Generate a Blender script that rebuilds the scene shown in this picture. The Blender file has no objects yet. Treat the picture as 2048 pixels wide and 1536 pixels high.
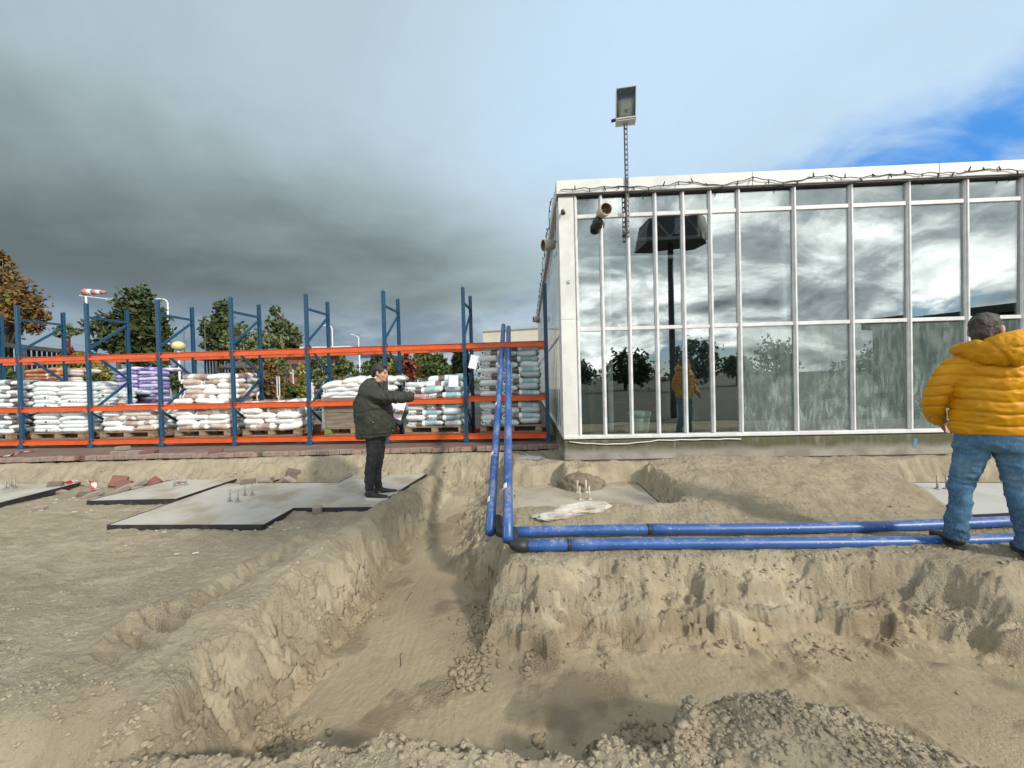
import bpy, bmesh, math, random
import numpy as np
from mathutils import Vector, Matrix, noise as mnoise

SC = bpy.context.scene
COL = SC.collection
R = math.radians
random.seed(7)
RNG = np.random.default_rng(7)

# ------------------------------------------------------------------ camera
cam_data = bpy.data.cameras.new('camera')
cam_data.sensor_width = 36.0
cam_data.lens = 800 / 2048 * 36
cam_data.clip_start = 0.05
cam_data.clip_end = 3000
cam = bpy.data.objects.new('camera', cam_data)
COL.objects.link(cam)
CAM_ROT = Matrix.Rotation(R(90 - 0.8), 3, 'X') @ Matrix.Rotation(R(-1.45), 3, 'Z')
EYE = Vector((0, 0, 1.55))
cam.matrix_world = Matrix.Translation(EYE) @ CAM_ROT.to_4x4()
SC.camera = cam

# ------------------------------------------------------------------ sun, exposure
SUN_AZ, SUN_EL = R(136), R(31)      # azimuth clockwise from the view direction (+y): right, a little behind
sun_dir = Vector((math.sin(SUN_AZ) * math.cos(SUN_EL), math.cos(SUN_AZ) * math.cos(SUN_EL), math.sin(SUN_EL)))
sd = bpy.data.lights.new('sun', 'SUN')
sd.energy = 3.7
sd.angle = R(4)
sd.color = (1.0, 0.93, 0.82)
sun = bpy.data.objects.new('sun', sd)
sun.rotation_euler = sun_dir.to_track_quat('Z', 'Y').to_euler()
COL.objects.link(sun)
SC.view_settings.view_transform = 'Standard'
SC.view_settings.look = 'None'
SC.view_settings.gamma = 1
SC.view_settings.exposure = 0
SC.view_settings.use_curve_mapping = False
SC.cycles.max_bounces = 8
SC.cycles.transparent_max_bounces = 24
SC.cycles.use_denoising = True


# ------------------------------------------------------------------ node helper
class NT:
    def __init__(self, tree):
        self.t = tree

    def n(self, kind, **kw):
        nd = self.t.nodes.new(kind)
        ins = kw.pop('ins', {})
        for k, v in kw.items():
            setattr(nd, k, v)
        for k, v in ins.items():
            self.put(nd, k, v)
        return nd

    def put(self, nd, k, v):
        s = nd.inputs[k]
        if isinstance(v, bpy.types.NodeSocket):
            self.t.links.new(v, s)
        elif isinstance(v, bpy.types.Node):
            self.t.links.new(v.outputs[0], s)
        else:
            s.default_value = v

    def m(self, op, a, b=None, c=None, clamp=False):
        nd = self.n('ShaderNodeMath', operation=op, use_clamp=clamp)
        for i, v in enumerate((a, b, c)):
            if v is not None:
                self.put(nd, i, v)
        return nd.outputs[0]

    def vm(self, op, a, b=None, s=None):
        nd = self.n('ShaderNodeVectorMath', operation=op)
        self.put(nd, 0, a)
        if b is not None:
            self.put(nd, 1, b)
        if s is not None:
            self.put(nd, 'Scale', s)
        return nd.outputs['Value'] if op in ('DOT_PRODUCT', 'LENGTH', 'DISTANCE') else nd.outputs[0]

    def ss(self, v, lo, hi, a=0.0, b=1.0):
        nd = self.n('ShaderNodeMapRange', interpolation_type='SMOOTHSTEP')
        for k, x in (('Value', v), ('From Min', lo), ('From Max', hi), ('To Min', a), ('To Max', b)):
            self.put(nd, k, x)
        return nd.outputs[0]

    def noise(self, vec, scale, detail=4, rough=0.5, dist=0.0, w=None):
        nd = self.n('ShaderNodeTexNoise')
        if w is not None:
            nd.noise_dimensions = '4D'
            self.put(nd, 'W', w)
        self.put(nd, 'Vector', vec)
        nd.inputs['Scale'].default_value = scale
        nd.inputs['Detail'].default_value = detail
        nd.inputs['Roughness'].default_value = rough
        nd.inputs['Distortion'].default_value = dist
        return nd.outputs['Fac']

    def mix(self, f, a, b, blend='MIX'):
        nd = self.n('ShaderNodeMix', data_type='RGBA', blend_type=blend)
        self.put(nd, 0, f)
        self.put(nd, 6, a if not isinstance(a, tuple) or len(a) == 4 else a + (1,))
        self.put(nd, 7, b if not isinstance(b, tuple) or len(b) == 4 else b + (1,))
        return nd.outputs[2]

    def ramp(self, f, stops, interp='LINEAR'):
        nd = self.n('ShaderNodeValToRGB')
        nd.color_ramp.interpolation = interp
        el = nd.color_ramp.elements
        while len(el) < len(stops):
            el.new(0.5)
        for e, (p, c) in zip(el, stops):
            e.position = p
            e.color = tuple(c) + ((1,) if len(c) == 3 else ())
        self.put(nd, 0, f)
        return nd.outputs[0]


# ------------------------------------------------------------------ sky
world = bpy.data.worlds.new('World')
SC.world = world
world.use_nodes = True
wt = NT(world.node_tree)
world.node_tree.nodes.clear()
w_out = wt.n('ShaderNodeOutputWorld')
w_bg = wt.n('ShaderNodeBackground')
w_bg.inputs['Strength'].default_value = 0.1
wt.t.links.new(w_bg.outputs[0], w_out.inputs[0])
sky = wt.n('ShaderNodeTexSky', sky_type='NISHITA', sun_disc=False)
sky.sun_elevation = SUN_EL
sky.sun_rotation = SUN_AZ
sky.air_density = 1.0
sky.dust_density = 0.3
tc = wt.n('ShaderNodeTexCoord').outputs['Generated']
sx = wt.n('ShaderNodeSeparateXYZ', ins={0: tc})
X, Y, Z = sx.outputs
zc = wt.m('MAXIMUM', Z, 0.0)
q = wt.vm('SCALE', tc, s=wt.m('DIVIDE', 1.0, wt.m('ADD', zc, 0.22)))
nA = wt.noise(q, 0.55, 5, 0.5, 0.4)
nB = wt.noise(q, 1.7, 8, 0.55, 0.3)
nC = wt.noise(wt.vm('MULTIPLY', q, (1.0, 1.35, 1.0)), 0.95, 7, 0.55, 0.6)


def dirpx(px, py):
    return (CAM_ROT @ Vector(((px - 1024) / 800, -(py - 768) / 800, -1))).normalized()


nF0 = wt.noise(wt.vm('MULTIPLY', q, (1.0, 1.6, 1.0)), 3.2, 7, 0.55, 0.5)
# front half: one thick grey deck whose dark base hangs low on the left, thinning to the right
c_dark = dirpx(300, 545)
dv = wt.vm('SUBTRACT', tc, tuple(c_dark))
dvs = wt.vm('MULTIPLY', dv, (0.45, 0.45, 1.9))
d_dark = wt.m('ADD', wt.vm('LENGTH', dvs), wt.m('MULTIPLY', wt.m('SUBTRACT', nB, 0.5), 0.22))
k_dark = wt.ss(d_dark, -0.02, 0.68)                      # 0 in the dark base, 1 outside
right = wt.ss(wt.m('ADD', wt.vm('DOT_PRODUCT', tc, tuple(dirpx(1900, 330))), wt.m('MULTIPLY', wt.m('SUBTRACT', nA, 0.5), 0.25)), 0.45, 0.90)
lum = wt.m('ADD', wt.m('MULTIPLY', k_dark, 0.60), wt.m('MULTIPLY', wt.m('SUBTRACT', nC, 0.5), 0.50))
lum = wt.m('ADD', lum, wt.m('MULTIPLY', wt.m('SUBTRACT', nB, 0.5), 0.26))
lum = wt.m('ADD', lum, wt.m('MULTIPLY', right, 0.34), clamp=True)
deck = wt.ramp(lum, [(0.0, (1.45, 1.85, 1.93)), (0.22, (2.35, 2.98, 3.12)), (0.50, (3.9, 4.95, 5.3)), (0.74, (5.2, 6.6, 7.6)), (1.0, (5.8, 7.7, 9.6))])
# brighter strip of far sky under the deck
lift = wt.ss(wt.m('ADD', Z, wt.m('MULTIPLY', wt.m('SUBTRACT', nB, 0.5), 0.07)), 0.115, 0.205)
far_r = wt.ss(wt.m('ADD', X, wt.m('MULTIPLY', wt.m('SUBTRACT', nB, 0.5), 0.5)), -0.55, 0.05)
far = wt.mix(wt.ss(nB, 0.38, 0.66), wt.mix(far_r, (2.0, 2.75, 3.5), (3.2, 4.0, 4.6)), wt.mix(far_r, (3.2, 4.1, 4.9), (5.4, 6.3, 6.9)))
front = wt.mix(lift, far, deck)
# veil of high cloud with a streak of open blue on the right
cb = dirpx(1960, 330)
e1 = Vector((0, 0, 1)).cross(cb).normalized()           # points left along the horizon
e2 = cb.cross(e1).normalized() * 1.0
tilt = 0.10
ea = (e1 * math.cos(tilt) - e2 * math.sin(tilt))
eb = (e2 * math.cos(tilt) + e1 * math.sin(tilt))
va = wt.vm('DOT_PRODUCT', tc, tuple(ea))
vb = wt.vm('DOT_PRODUCT', wt.vm('SUBTRACT', tc, tuple(cb)), tuple(eb))
wob = wt.m('MULTIPLY', wt.m('SUBTRACT', nB, 0.5), 0.12)
dblue = wt.m('SQRT', wt.m('ADD', wt.m('POWER', wt.m('MULTIPLY', va, 1.45), 2.0), wt.m('POWER', wt.m('MULTIPLY', wt.m('ADD', vb, wob), 8.5), 2.0)))
k_blue = wt.ss(wt.m('ADD', dblue, wt.m('MULTIPLY', wt.m('SUBTRACT', nF0, 0.5), 0.55)), 1.30, 0.40)
blue = wt.mix(0.82, wt.vm('MULTIPLY', sky.outputs[0], (0.35, 0.62, 1.15)), (0.95, 3.7, 9.2))
wisp = wt.ss(wt.m('ADD', wt.m('MULTIPLY', nF0, 0.6), wt.m('MULTIPLY', nC, 0.4)), 0.42, 0.62, 0.0, 0.62)
front = wt.mix(wt.m('MULTIPLY', k_blue, wt.m('SUBTRACT', 1.0, wisp)), front, blue)
# back half: sunlit broken cumulus with blue gaps, as the glazing mirrors it
q = wt.vm('SCALE', tc, s=wt.m('DIVIDE', 1.35, wt.m('ADD', zc, 0.42)))
nD = wt.noise(q, 1.05, 9, 0.55, 0.5)
nE = wt.noise(wt.vm('ADD', q, (0.11, -0.05, 0.0)), 1.05, 9, 0.55, 0.5)
nF = wt.noise(q, 2.6, 9, 0.6, 0.4)
body = wt.m('ADD', wt.m('MULTIPLY', nD, 0.75), wt.m('MULTIPLY', nF, 0.25))
edge = wt.m('ADD', 0.5, wt.m('MULTIPLY', wt.m('SUBTRACT', nD, nE), 3.2), clamp=True)
cum = wt.ramp(wt.m('ADD', wt.m('MULTIPLY', edge, 0.55), wt.m('MULTIPLY', wt.ss(nF, 0.3, 0.72), 0.45)),
              [(0.18, (4.6, 5.2, 5.5)), (0.43, (11.5, 12.3, 12.5)), (0.72, (34, 34, 33))])
gap = wt.ss(body, 0.425, 0.48)
back = wt.mix(gap, wt.vm('SCALE', wt.vm('MULTIPLY', sky.outputs[0], (0.6, 0.8, 1.1)), s=1.1), cum)
fb = wt.ss(wt.m('ADD', Y, wt.m('MULTIPLY', wt.m('SUBTRACT', nA, 0.5), 0.3)), -0.30, 0.12)
allsky = wt.mix(fb, back, front)
allsky = wt.mix(wt.ss(Z, -0.10, -0.02), (1.2, 1.1, 0.9), allsky)
wt.put(w_bg, 'Color', allsky)


# ------------------------------------------------------------------ helpers
def px_ray(px, py):
    return CAM_ROT @ Vector(((px - 1024) / 800, -(py - 768) / 800, -1))


def at(px, py, depth):
    d = px_ray(px, py)
    return EYE + d * (depth / d.y)


def atz(px, py, z):
    d = px_ray(px, py)
    return EYE + d * ((z - EYE.z) / d.z)


def tag(o, label=None, cat=None, group=None, kind=None):
    if label:
        o['label'] = label
    if cat:
        o['category'] = cat
    if group:
        o['group'] = group
    if kind:
        o['kind'] = kind
    return o


def empty(name, loc=(0, 0, 0), rz=0.0, label=None, cat=None, group=None):
    o = bpy.data.objects.new(name, None)
    o.empty_display_size = 0.2
    o.location = loc
    o.rotation_euler = (0, 0, rz)
    COL.objects.link(o)
    return tag(o, label, cat, group)


def link_mesh(name, me, parent=None, loc=None, rot=None):
    o = bpy.data.objects.new(name, me)
    COL.objects.link(o)
    if parent:
        o.parent = parent
    if loc is not None:
        o.location = loc
    if rot is not None:
        o.rotation_euler = rot
    return o


class MB:
    """collects verts and faces of one mesh"""

    def __init__(self):
        self.v, self.f, self.sm = [], [], []

    def add(self, vs, fs, smooth=False):
        b = len(self.v)
        self.v += [tuple(p) for p in vs]
        self.f += [tuple(i + b for i in f) for f in fs]
        self.sm += [smooth] * len(fs)
        return self

    def box(self, c, s, rot=None, bevel=0.0):
        hx, hy, hz = s[0] / 2, s[1] / 2, s[2] / 2
        M = rot if rot is not None else Matrix.Identity(3)
        c = Vector(c)
        if bevel <= 0:
            vs = [c + M @ Vector((x, y, z)) for x in (-hx, hx) for y in (-hy, hy) for z in (-hz, hz)]
            fs = [(0, 1, 3, 2), (4, 6, 7, 5), (0, 4, 5, 1), (2, 3, 7, 6), (0, 2, 6, 4), (1, 5, 7, 3)]
            return self.add(vs, fs)
        b = min(bevel, hx * .8, hy * .8, hz * .8)
        vs, idx = [], {}
        for sx_ in (-1, 1):
            for sy_ in (-1, 1):
                for sz_ in (-1, 1):
                    for ax in range(3):
                        p = [sx_ * (hx - (0 if ax == 0 else b)), sy_ * (hy - (0 if ax == 1 else b)), sz_ * (hz - (0 if ax == 2 else b))]
                        idx[(sx_, sy_, sz_, ax)] = len(vs)
                        vs.append(c + M @ Vector(p))
        fs = []
        sg = (-1, 1)
        for a in range(3):
            u, w = [i for i in range(3) if i != a]
            for s_ in sg:
                def key(su, sw, ax):
                    k = [0, 0, 0]
                    k[a], k[u], k[w] = s_, su, sw
                    return idx[(k[0], k[1], k[2], ax)]
                fs.append((key(-1, -1, a), key(1, -1, a), key(1, 1, a), key(-1, 1, a)))
        for a in range(3):                                # edges along axis a
            u, w = [i for i in range(3) if i != a]
            for su in sg:
                for sw in sg:
                    def key2(sa, ax):
                        k = [0, 0, 0]
                        k[a], k[u], k[w] = sa, su, sw
                        return idx[(k[0], k[1], k[2], ax)]
                    fs.append((key2(-1, u), key2(1, u), key2(1, w), key2(-1, w)))
        for a_ in sg:
            for b_ in sg:
                for c_ in sg:
                    fs.append((idx[(a_, b_, c_, 0)], idx[(a_, b_, c_, 1)], idx[(a_, b_, c_, 2)]))
        return self.add(vs, fs)

    def bar(self, p0, p1, w, h, up=(0, 0, 1)):
        p0, p1 = Vector(p0), Vector(p1)
        t = (p1 - p0)
        L = t.length
        t.normalize()
        u = Vector(up)
        s = t.cross(u)
        if s.length < 1e-4:
            s = t.cross(Vector((1, 0, 0)))
        s.normalize()
        u = s.cross(t)
        M = Matrix((t, s, u)).transposed()
        return self.box((p0 + p1) / 2, (L, w, h), M)

    def loft(self, pts, ra, rb=None, ref=(0, 0, 1), n=12, cap=True, smooth=True, close=False):
        pts = [Vector(p) for p in pts]
        K = len(pts)
        if not hasattr(ra, '__len__'):
            ra = [ra] * K
        rb = ra if rb is None else (rb if hasattr(rb, '__len__') else [rb] * K)
        vs, fs = [], []
        ref = Vector(ref)
        pa = pb = None
        for k, p in enumerate(pts):
            t = pts[min(k + 1, K - 1)] - pts[max(k - 1, 0)]
            if close:
                t = pts[(k + 1) % K] - pts[(k - 1) % K]
            t.normalize()
            a = ref - t * ref.dot(t)
            if a.length < 1e-3:
                a = Vector((1, 0, 0)) - t * t.x
                if a.length < 1e-3:
                    a = Vector((0, 1, 0)) - t * t.y
            a.normalize()
            b = t.cross(a)
            if pb is not None and b.dot(pb) < 0 and a.dot(pa) > 0:
                b = -b                                   # the run doubles back: keep the ring's sense
            pa, pb = a, b
            for i in range(n):
                th = 2 * math.pi * i / n
                vs.append(p + a * (ra[k] * math.cos(th)) + b * (rb[k] * math.sin(th)))
        for k in range(K if close else K - 1):
            k2 = (k + 1) % K
            for i in range(n):
                j = (i + 1) % n
                fs.append((k * n + i, k * n + j, k2 * n + j, k2 * n + i))
        if cap and not close:
            fs.append(tuple(range(n - 1, -1, -1)))
            fs.append(tuple((K - 1) * n + i for i in range(n)))
        return self.add(vs, fs, smooth)

    def tube(self, p0, p1, r0, r1=None, n=10, smooth=True):
        return self.loft([p0, p1], [r0, r0 if r1 is None else r1], n=n, smooth=smooth)

    def ball(self, c, r, nu=14, nv=10, rot=None):
        c = Vector(c)
        r = (r, r, r) if not hasattr(r, '__len__') else r
        M = rot if rot is not None else Matrix.Identity(3)
        vs = [c + M @ Vector((0, 0, r[2]))]
        for j in range(1, nv):
            ph = math.pi * j / nv
            for i in range(nu):
                th = 2 * math.pi * i / nu
                vs.append(c + M @ Vector((r[0] * math.sin(ph) * math.cos(th), r[1] * math.sin(ph) * math.sin(th), r[2] * math.cos(ph))))
        vs.append(c + M @ Vector((0, 0, -r[2])))
        fs = []
        for i in range(nu):
            fs.append((0, 1 + i, 1 + (i + 1) % nu))
            e = 1 + (nv - 2) * nu
            fs.append((len(vs) - 1, e + (i + 1) % nu, e + i))
        for j in range(nv - 2):
            for i in range(nu):
                a = 1 + j * nu
                fs.append((a + i, a + nu + i, a + nu + (i + 1) % nu, a + (i + 1) % nu))
        return self.add(vs, fs, True)

    def prism(self, poly, z0, z1):
        n = len(poly)
        vs = [(p[0], p[1], z0) for p in poly] + [(p[0], p[1], z1) for p in poly]
        fs = [tuple(range(n - 1, -1, -1)), tuple(range(n, 2 * n))]
        fs += [(i, (i + 1) % n, n + (i + 1) % n, n + i) for i in range(n)]
        return self.add(vs, fs)

    def mesh(self, name, mat):
        me = bpy.data.meshes.new(name)
        me.from_pydata(self.v, [], self.f)
        me.polygons.foreach_set('use_smooth', self.sm)
        for m_ in (mat if isinstance(mat, (list, tuple)) else [mat]):
            me.materials.append(m_)
        me.update()
        return me

    def build(self, name, mat, parent=None, loc=None, rot=None):
        return link_mesh(name, self.mesh(name, mat), parent, loc, rot)


def fix_normals(o):
    bm = bmesh.new()
    bm.from_mesh(o.data)
    bmesh.ops.recalc_face_normals(bm, faces=bm.faces)
    bm.to_mesh(o.data)
    bm.free()
    return o


def copy_tree(o, parent=None):
    c = o.copy()
    COL.objects.link(c)
    if parent is not None:
        c.parent = parent
    for ch in list(o.children):
        copy_tree(ch, c)
    return c


# ------------------------------------------------------------------ materials
MATS = {}


def mat(name, c1, c2=None, scale=8.0, rough=0.7, bump=0.0, bscale=60.0, metal=0.0, detail=5, stretch=None, spec=0.5, lo=0.35, hi=0.65, coat=0.0):
    if name in MATS:
        return MATS[name]
    m_ = bpy.data.materials.new(name)
    m_.use_nodes = True
    t = NT(m_.node_tree)
    p = m_.node_tree.nodes['Principled BSDF']
    v = t.n('ShaderNodeTexCoord').outputs['Object']
    if stretch:
        v = t.vm('MULTIPLY', v, stretch)
    if c2 is not None:
        f = t.ss(t.noise(v, scale, detail, 0.55), lo, hi)
        t.put(p, 'Base Color', t.mix(f, c1, c2))
    else:
        p.inputs['Base Color'].default_value = tuple(c1) + (1,)
    p.inputs['Roughness'].default_value = rough
    p.inputs['Metallic'].default_value = metal
    p.inputs['Specular IOR Level'].default_value = spec
    if coat:
        p.inputs['Coat Weight'].default_value = coat
    if bump:
        b = t.n('ShaderNodeBump', ins={'Strength': bump, 'Distance': 0.01})
        t.put(b, 'Height', t.noise(v, bscale, 5, 0.6))
        t.put(p, 'Normal', b.outputs[0])
    MATS[name] = m_
    return m_


def sand_material(name, dry, damp, fine=1.0):
    m_ = bpy.data.materials.new(name)
    m_.use_nodes = True
    t = NT(m_.node_tree)
    p = m_.node_tree.nodes['Principled BSDF']
    v = t.n('ShaderNodeTexCoord').outputs['Object']
    big = t.noise(v, 0.9, 6, 0.6, 0.5)
    mid = t.noise(v, 6.0, 8, 0.65)
    grain = t.noise(v, 260.0, 3, 0.7)
    spk = t.noise(v, 70.0, 6, 0.75)
    col = t.mix(t.ss(t.m('ADD', t.m('MULTIPLY', big, 0.6), t.m('MULTIPLY', mid, 0.4)), 0.40, 0.60), damp, dry)
    col = t.mix(t.ss(spk, 0.60, 0.75, 0.0, 0.55), col, tuple(c * 0.62 for c in damp))
    col = t.mix(t.ss(spk, 0.40, 0.27, 0.0, 0.45), col, tuple(min(1, c * 1.25) for c in dry))
    col = t.mix(0.35, col, t.mix(grain, tuple(c * 0.45 for c in damp), tuple(min(1, c * 1.5) for c in dry)))
    # damp, browner sand low down in the excavation (moisture, as soil really has it with depth)
    z = t.n('ShaderNodeSeparateXYZ', ins={0: v}).outputs[2]
    deep = t.ss(t.m('ADD', z, t.m('MULTIPLY', t.m('SUBTRACT', t.noise(v, 1.6, 6, 0.6), 0.5), 0.35)), -0.14, -0.34, 0.0, 0.62)
    col = t.mix(deep, col, tuple(a * b for a, b in zip(damp, (0.90, 0.84, 0.76))))
    t.put(p, 'Base Color', col)
    p.inputs['Roughness'].default_value = 0.95
    p.inputs['Specular IOR Level'].default_value = 0.15
    h = t.m('ADD', t.m('MULTIPLY', t.noise(v, 38.0, 8, 0.72), 1.0), t.m('MULTIPLY', grain, 0.12))
    scr = t.n('ShaderNodeAttribute', attribute_name='scraped').outputs['Fac']
    crumb = t.n('ShaderNodeTexVoronoi', ins={'Vector': t.vm('ADD', v, t.vm('SCALE', t.n('ShaderNodeTexNoise', ins={'Vector': v, 'Scale': 30.0}).outputs[1], s=0.02)), 'Scale': 75.0}).outputs['Distance']
    patch = t.ss(t.noise(v, 2.3, 5, 0.6, 0.3), 0.47, 0.60)
    h = t.m('ADD', h, t.m('MULTIPLY', t.m('MULTIPLY', t.m('SUBTRACT', 1.0, crumb), patch), 0.55))
    h = t.m('ADD', h, t.m('MULTIPLY', t.noise(v, 120.0, 5, 0.7), 0.45))
    h = t.m('MULTIPLY', h, t.m('SUBTRACT', 1.0, t.m('MULTIPLY', scr, 0.78)))
    b = t.n('ShaderNodeBump', ins={'Strength': 1.0 * fine, 'Distance': 0.026, 'Height': h})
    t.put(p, 'Normal', b.outputs[0])
    return m_


SAND_CLOD = sand_material('sand_clod', (0.380, 0.328, 0.236), (0.30, 0.252, 0.178), 0.5)
SAND = sand_material('sand', (0.412, 0.358, 0.258), (0.300, 0.252, 0.174))


# ------------------------------------------------------------------ ground: excavated sand as one height field
def _hash(ix, iy, seed):
    h = (ix.astype(np.int64) * 374761393 + iy.astype(np.int64) * 668265263 + seed * 974634777) & 0xFFFFFFFF
    h = ((h ^ (h >> 13)) * 1274126177) & 0xFFFFFFFF
    return (h ^ (h >> 16)) & 0xFFFFFFFF


def pn(x, y, seed=0):
    xi, yi = np.floor(x), np.floor(y)
    xf, yf = x - xi, y - yi
    u, v = xf * xf * xf * (xf * (xf * 6 - 15) + 10), yf * yf * yf * (yf * (yf * 6 - 15) + 10)
    out = []
    for dy in (0, 1):
        row = []
        for dx in (0, 1):
            a = _hash(xi + dx, yi + dy, seed) * (2 * np.pi / 4294967296.0)
            row.append(np.cos(a) * (xf - dx) + np.sin(a) * (yf - dy))
        out.append(row[0] + (row[1] - row[0]) * u)
    return (out[0] + (out[1] - out[0]) * v) * 1.5


def fbm(x, y, f, oct_=4, g=0.5, seed=0):
    s, a = 0, 1.0
    for i in range(oct_):
        s = s + a * pn(x * f + 17.3 * i, y * f - 9.1 * i, seed + i)
        f *= 2.03
        a *= g
    return s


def ridged(x, y, f, oct_=3, g=0.5, seed=0):
    s, a = 0, 1.0
    for i in range(oct_):
        s = s + a * (1 - 2 * np.abs(pn(x * f + 3.7 * i, y * f + 5.3 * i, seed + i)))
        f *= 2.1
        a *= g
    return s


def S(t, lo=0.0, hi=1.0):
    t = np.clip((t - lo) / (hi - lo), 0, 1)
    return t * t * (3 - 2 * t)


def lin(t, lo, hi):
    return np.clip((t - lo) / (hi - lo), 0, 1)


def worley(x, y, f, seed=0):
    """cellular bump height: 1 in a clod's middle, 0 at its border"""
    x, y = x * f, y * f
    xi, yi = np.floor(x), np.floor(y)
    best = np.full(x.shape, 9.0)
    hh = np.zeros(x.shape)
    for dx in (-1, 0, 1):
        for dy in (-1, 0, 1):
            h = _hash(xi + dx, yi + dy, seed)
            px_, py_ = xi + dx + (h & 0xFFFF) / 65536.0, yi + dy + ((h >> 16) & 0xFFFF) / 65536.0
            d = (x - px_) ** 2 + (y - py_) ** 2
            k = d < best
            best = np.where(k, d, best)
            hh = np.where(k, ((h >> 7) & 0xFF) / 255.0, hh)
    return np.clip(1.1 - np.sqrt(best) * 1.25, 0, 1) * (0.25 + 0.75 * hh)


XLR_Y = [1.2, 2.3, 2.8, 3.6, 4.2, 5.65, 6.9]
XLR_X = [-1.80, -1.74, -1.66, -1.52, -1.44, -1.18, -1.0]


def terrain(x, y):
    n1 = fbm(x, y, 0.55, 3, 0.5, 1)
    n2 = fbm(x, y, 1.7, 4, 0.5, 11)
    n3 = fbm(x, y, 6.0, 4, 0.55, 21)
    wx = x + 0.05 * pn(x * 2.2, y * 2.2, 31) + 0.03 * pn(x * 6.1, y * 6.1, 32)
    wy = y + 0.05 * pn(x * 2.2 + 50, y * 2.2, 33) + 0.03 * pn(x * 6.1 + 50, y * 6.1, 34)
    # left working level
    zl = -0.09 + 0.025 * n1 + 0.012 * n2 + 0.12 * S(-y, -3.9, -2.2) + 0.02 * S(x, -9, -5)
    # right working level: pipe strip, then a hump up to the plinth
    zr = 0.085 + 0.05 * S(x, 2.2, 3.4) * S(-y, -3.9, -3.3) + 0.008 * n2 + 0.185 * S(wy, 3.75, 5.2) + 0.03 * n2 * S(wy, 3.7, 4.2)
    zr = zr + 0.05 * S(x, 2.0, 2.6) * S(-x, -4.4, -3.4) * S(wy, 4.0, 5.0)
    # front of the left pit slopes gently from the pipes down to the slab
    p1x = np.minimum(wx + 0.20, 2.02 + 0.10 * n3 + 0.12 * n2 - wx)
    p1y = np.minimum((wy - 4.30) * 0.8, 5.98 + 0.05 * n2 - wy)
    t1 = S(np.minimum(p1x / 0.30, np.minimum(p1y / 0.26, 1.0)))
    lump = 0.27 * np.exp(-(((wx - 0.93) / 0.30) ** 2 + ((wy - 5.85) / 0.40) ** 2) ** 4)
    zr = zr * (1 - t1) + (-0.075 + 0.03 * S(y, 4.9, 5.9) + 0.012 * n2) * t1
    zr = np.maximum(zr, lump + 0.03 * n3 * (lump > 0.01))
    lft = 4.40 + (wy - 4.0) * 0.36
    p2x = np.minimum(wx - lft, 12 - wx)
    p2y = np.minimum((wy - 3.80), 5.68 + 0.04 * n3 - wy)
    t2 = S(np.minimum(p2x / 0.42, np.minimum(p2y / 0.24, 1.0)))
    zr = zr * (1 - t2) + (-0.07 + 0.01 * n2) * t2
    # sand stepping up right behind the right slab
    zr = zr + t2 * 0.20 * S(wx - (wy - 4.2) * -0.9, 7.35, 7.9)
    k = S(wx, -0.30, 0.02)
    z = zl * (1 - k) + zr * k
    # west of the building the ground runs back to the pavement bank
    kb = S(-x, -0.95, -0.7)
    under = 0.18 + 0.02 * n1
    bank_t = lin(wy + 0.05 * n3 + 0.07 * n2, 6.62, 6.98)
    bank = z + (under + 0.08 - z) * np.clip(0.12 * S(lin(wy, 6.2, 6.75)) + 0.88 * bank_t ** 0.8, 0, 1)
    z = z * (1 - kb) + bank * kb
    z = np.where((y > 7.12) & (x < 0.9), 0.18, z)
    # spoil berm along the trench
    xr = np.interp(y, XLR_Y, XLR_X)
    bermh = 0.17 * S(y, 2.2, 3.4) + 0.03 * n2
    berm = np.maximum(bermh, 0) * np.exp(-((wx - xr + 0.16) / 0.22) ** 2) * S(-y, -6.6, -6.0)
    berm = berm + 0.05 * np.exp(-((wx - xr + 0.45) / 0.5) ** 2) * S(-y, -4.4, -3.0)
    z = z + berm
    # tyre track pressed beside the berm
    trk = np.interp(y, [1.5, 2.3, 3.0, 3.7, 4.3], [-2.35, -2.22, -2.18, -2.16, -2.02])
    dtr = (wx - trk) / 0.15
    along = y + 0.5 * (x - trk)
    bars = np.abs(((along / 0.15) % 1.0) - 0.5) * 2
    trw = np.exp(-dtr ** 4) * S(y, 1.9, 2.5) * S(-y, -4.4, -3.9)
    z = z - trw * (0.115 - 0.075 * S(bars, 0.25, 0.6))
    z = z + 0.035 * np.exp(-((np.abs(dtr) - 1.35) / 0.4) ** 2) * S(y, 1.9, 2.5) * S(-y, -4.4, -3.9) * (0.6 + 0.6 * n2)
    # near rim and the spoil heap at lower right
    near = S(-y, -1.85, -1.6)
    heap = 0.13 * np.exp(-((x - 1.06) / 0.27) ** 2 - ((y - 1.60) / 0.20) ** 2) + 0.07 * np.exp(-((x - 1.55) / 0.35) ** 2 - ((y - 1.45) / 0.24) ** 2)
    heap = heap + 0.07 * np.exp(-((x - 0.70) / 0.07) ** 2 - ((y - 1.70) / 0.10) ** 2)
    zn = -0.015 + 0.02 * n2
    z = z * (1 - near) + zn * near
    z = z - 0.16 * np.exp(-((x + 1.95) / 0.28) ** 2 - ((y - 1.62) / 0.22) ** 2)
    # ---- L-shaped trench
    scoop = ridged(wx, wy * 0.35, 1.15, 2, 0.5, 41)
    scoop2 = ridged(wx * 0.4, wy, 1.3, 2, 0.5, 45)
    chip = S(fbm(wx + 0.4 * y, wy * 2.3, 2.0, 4, 0.6, 53), -0.03, 0.05)
    chipA = S(fbm(wx * 2.0, wy, 2.2, 4, 0.6, 54), -0.03, 0.05)
    ragA = 0.040 * fbm(x * 2.0, y, 5.0, 4, 0.55, 22) + 0.016 * fbm(x * 1.5, y, 15, 3, 0.5, 51) + 0.035 * (chipA - 0.5)
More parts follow.
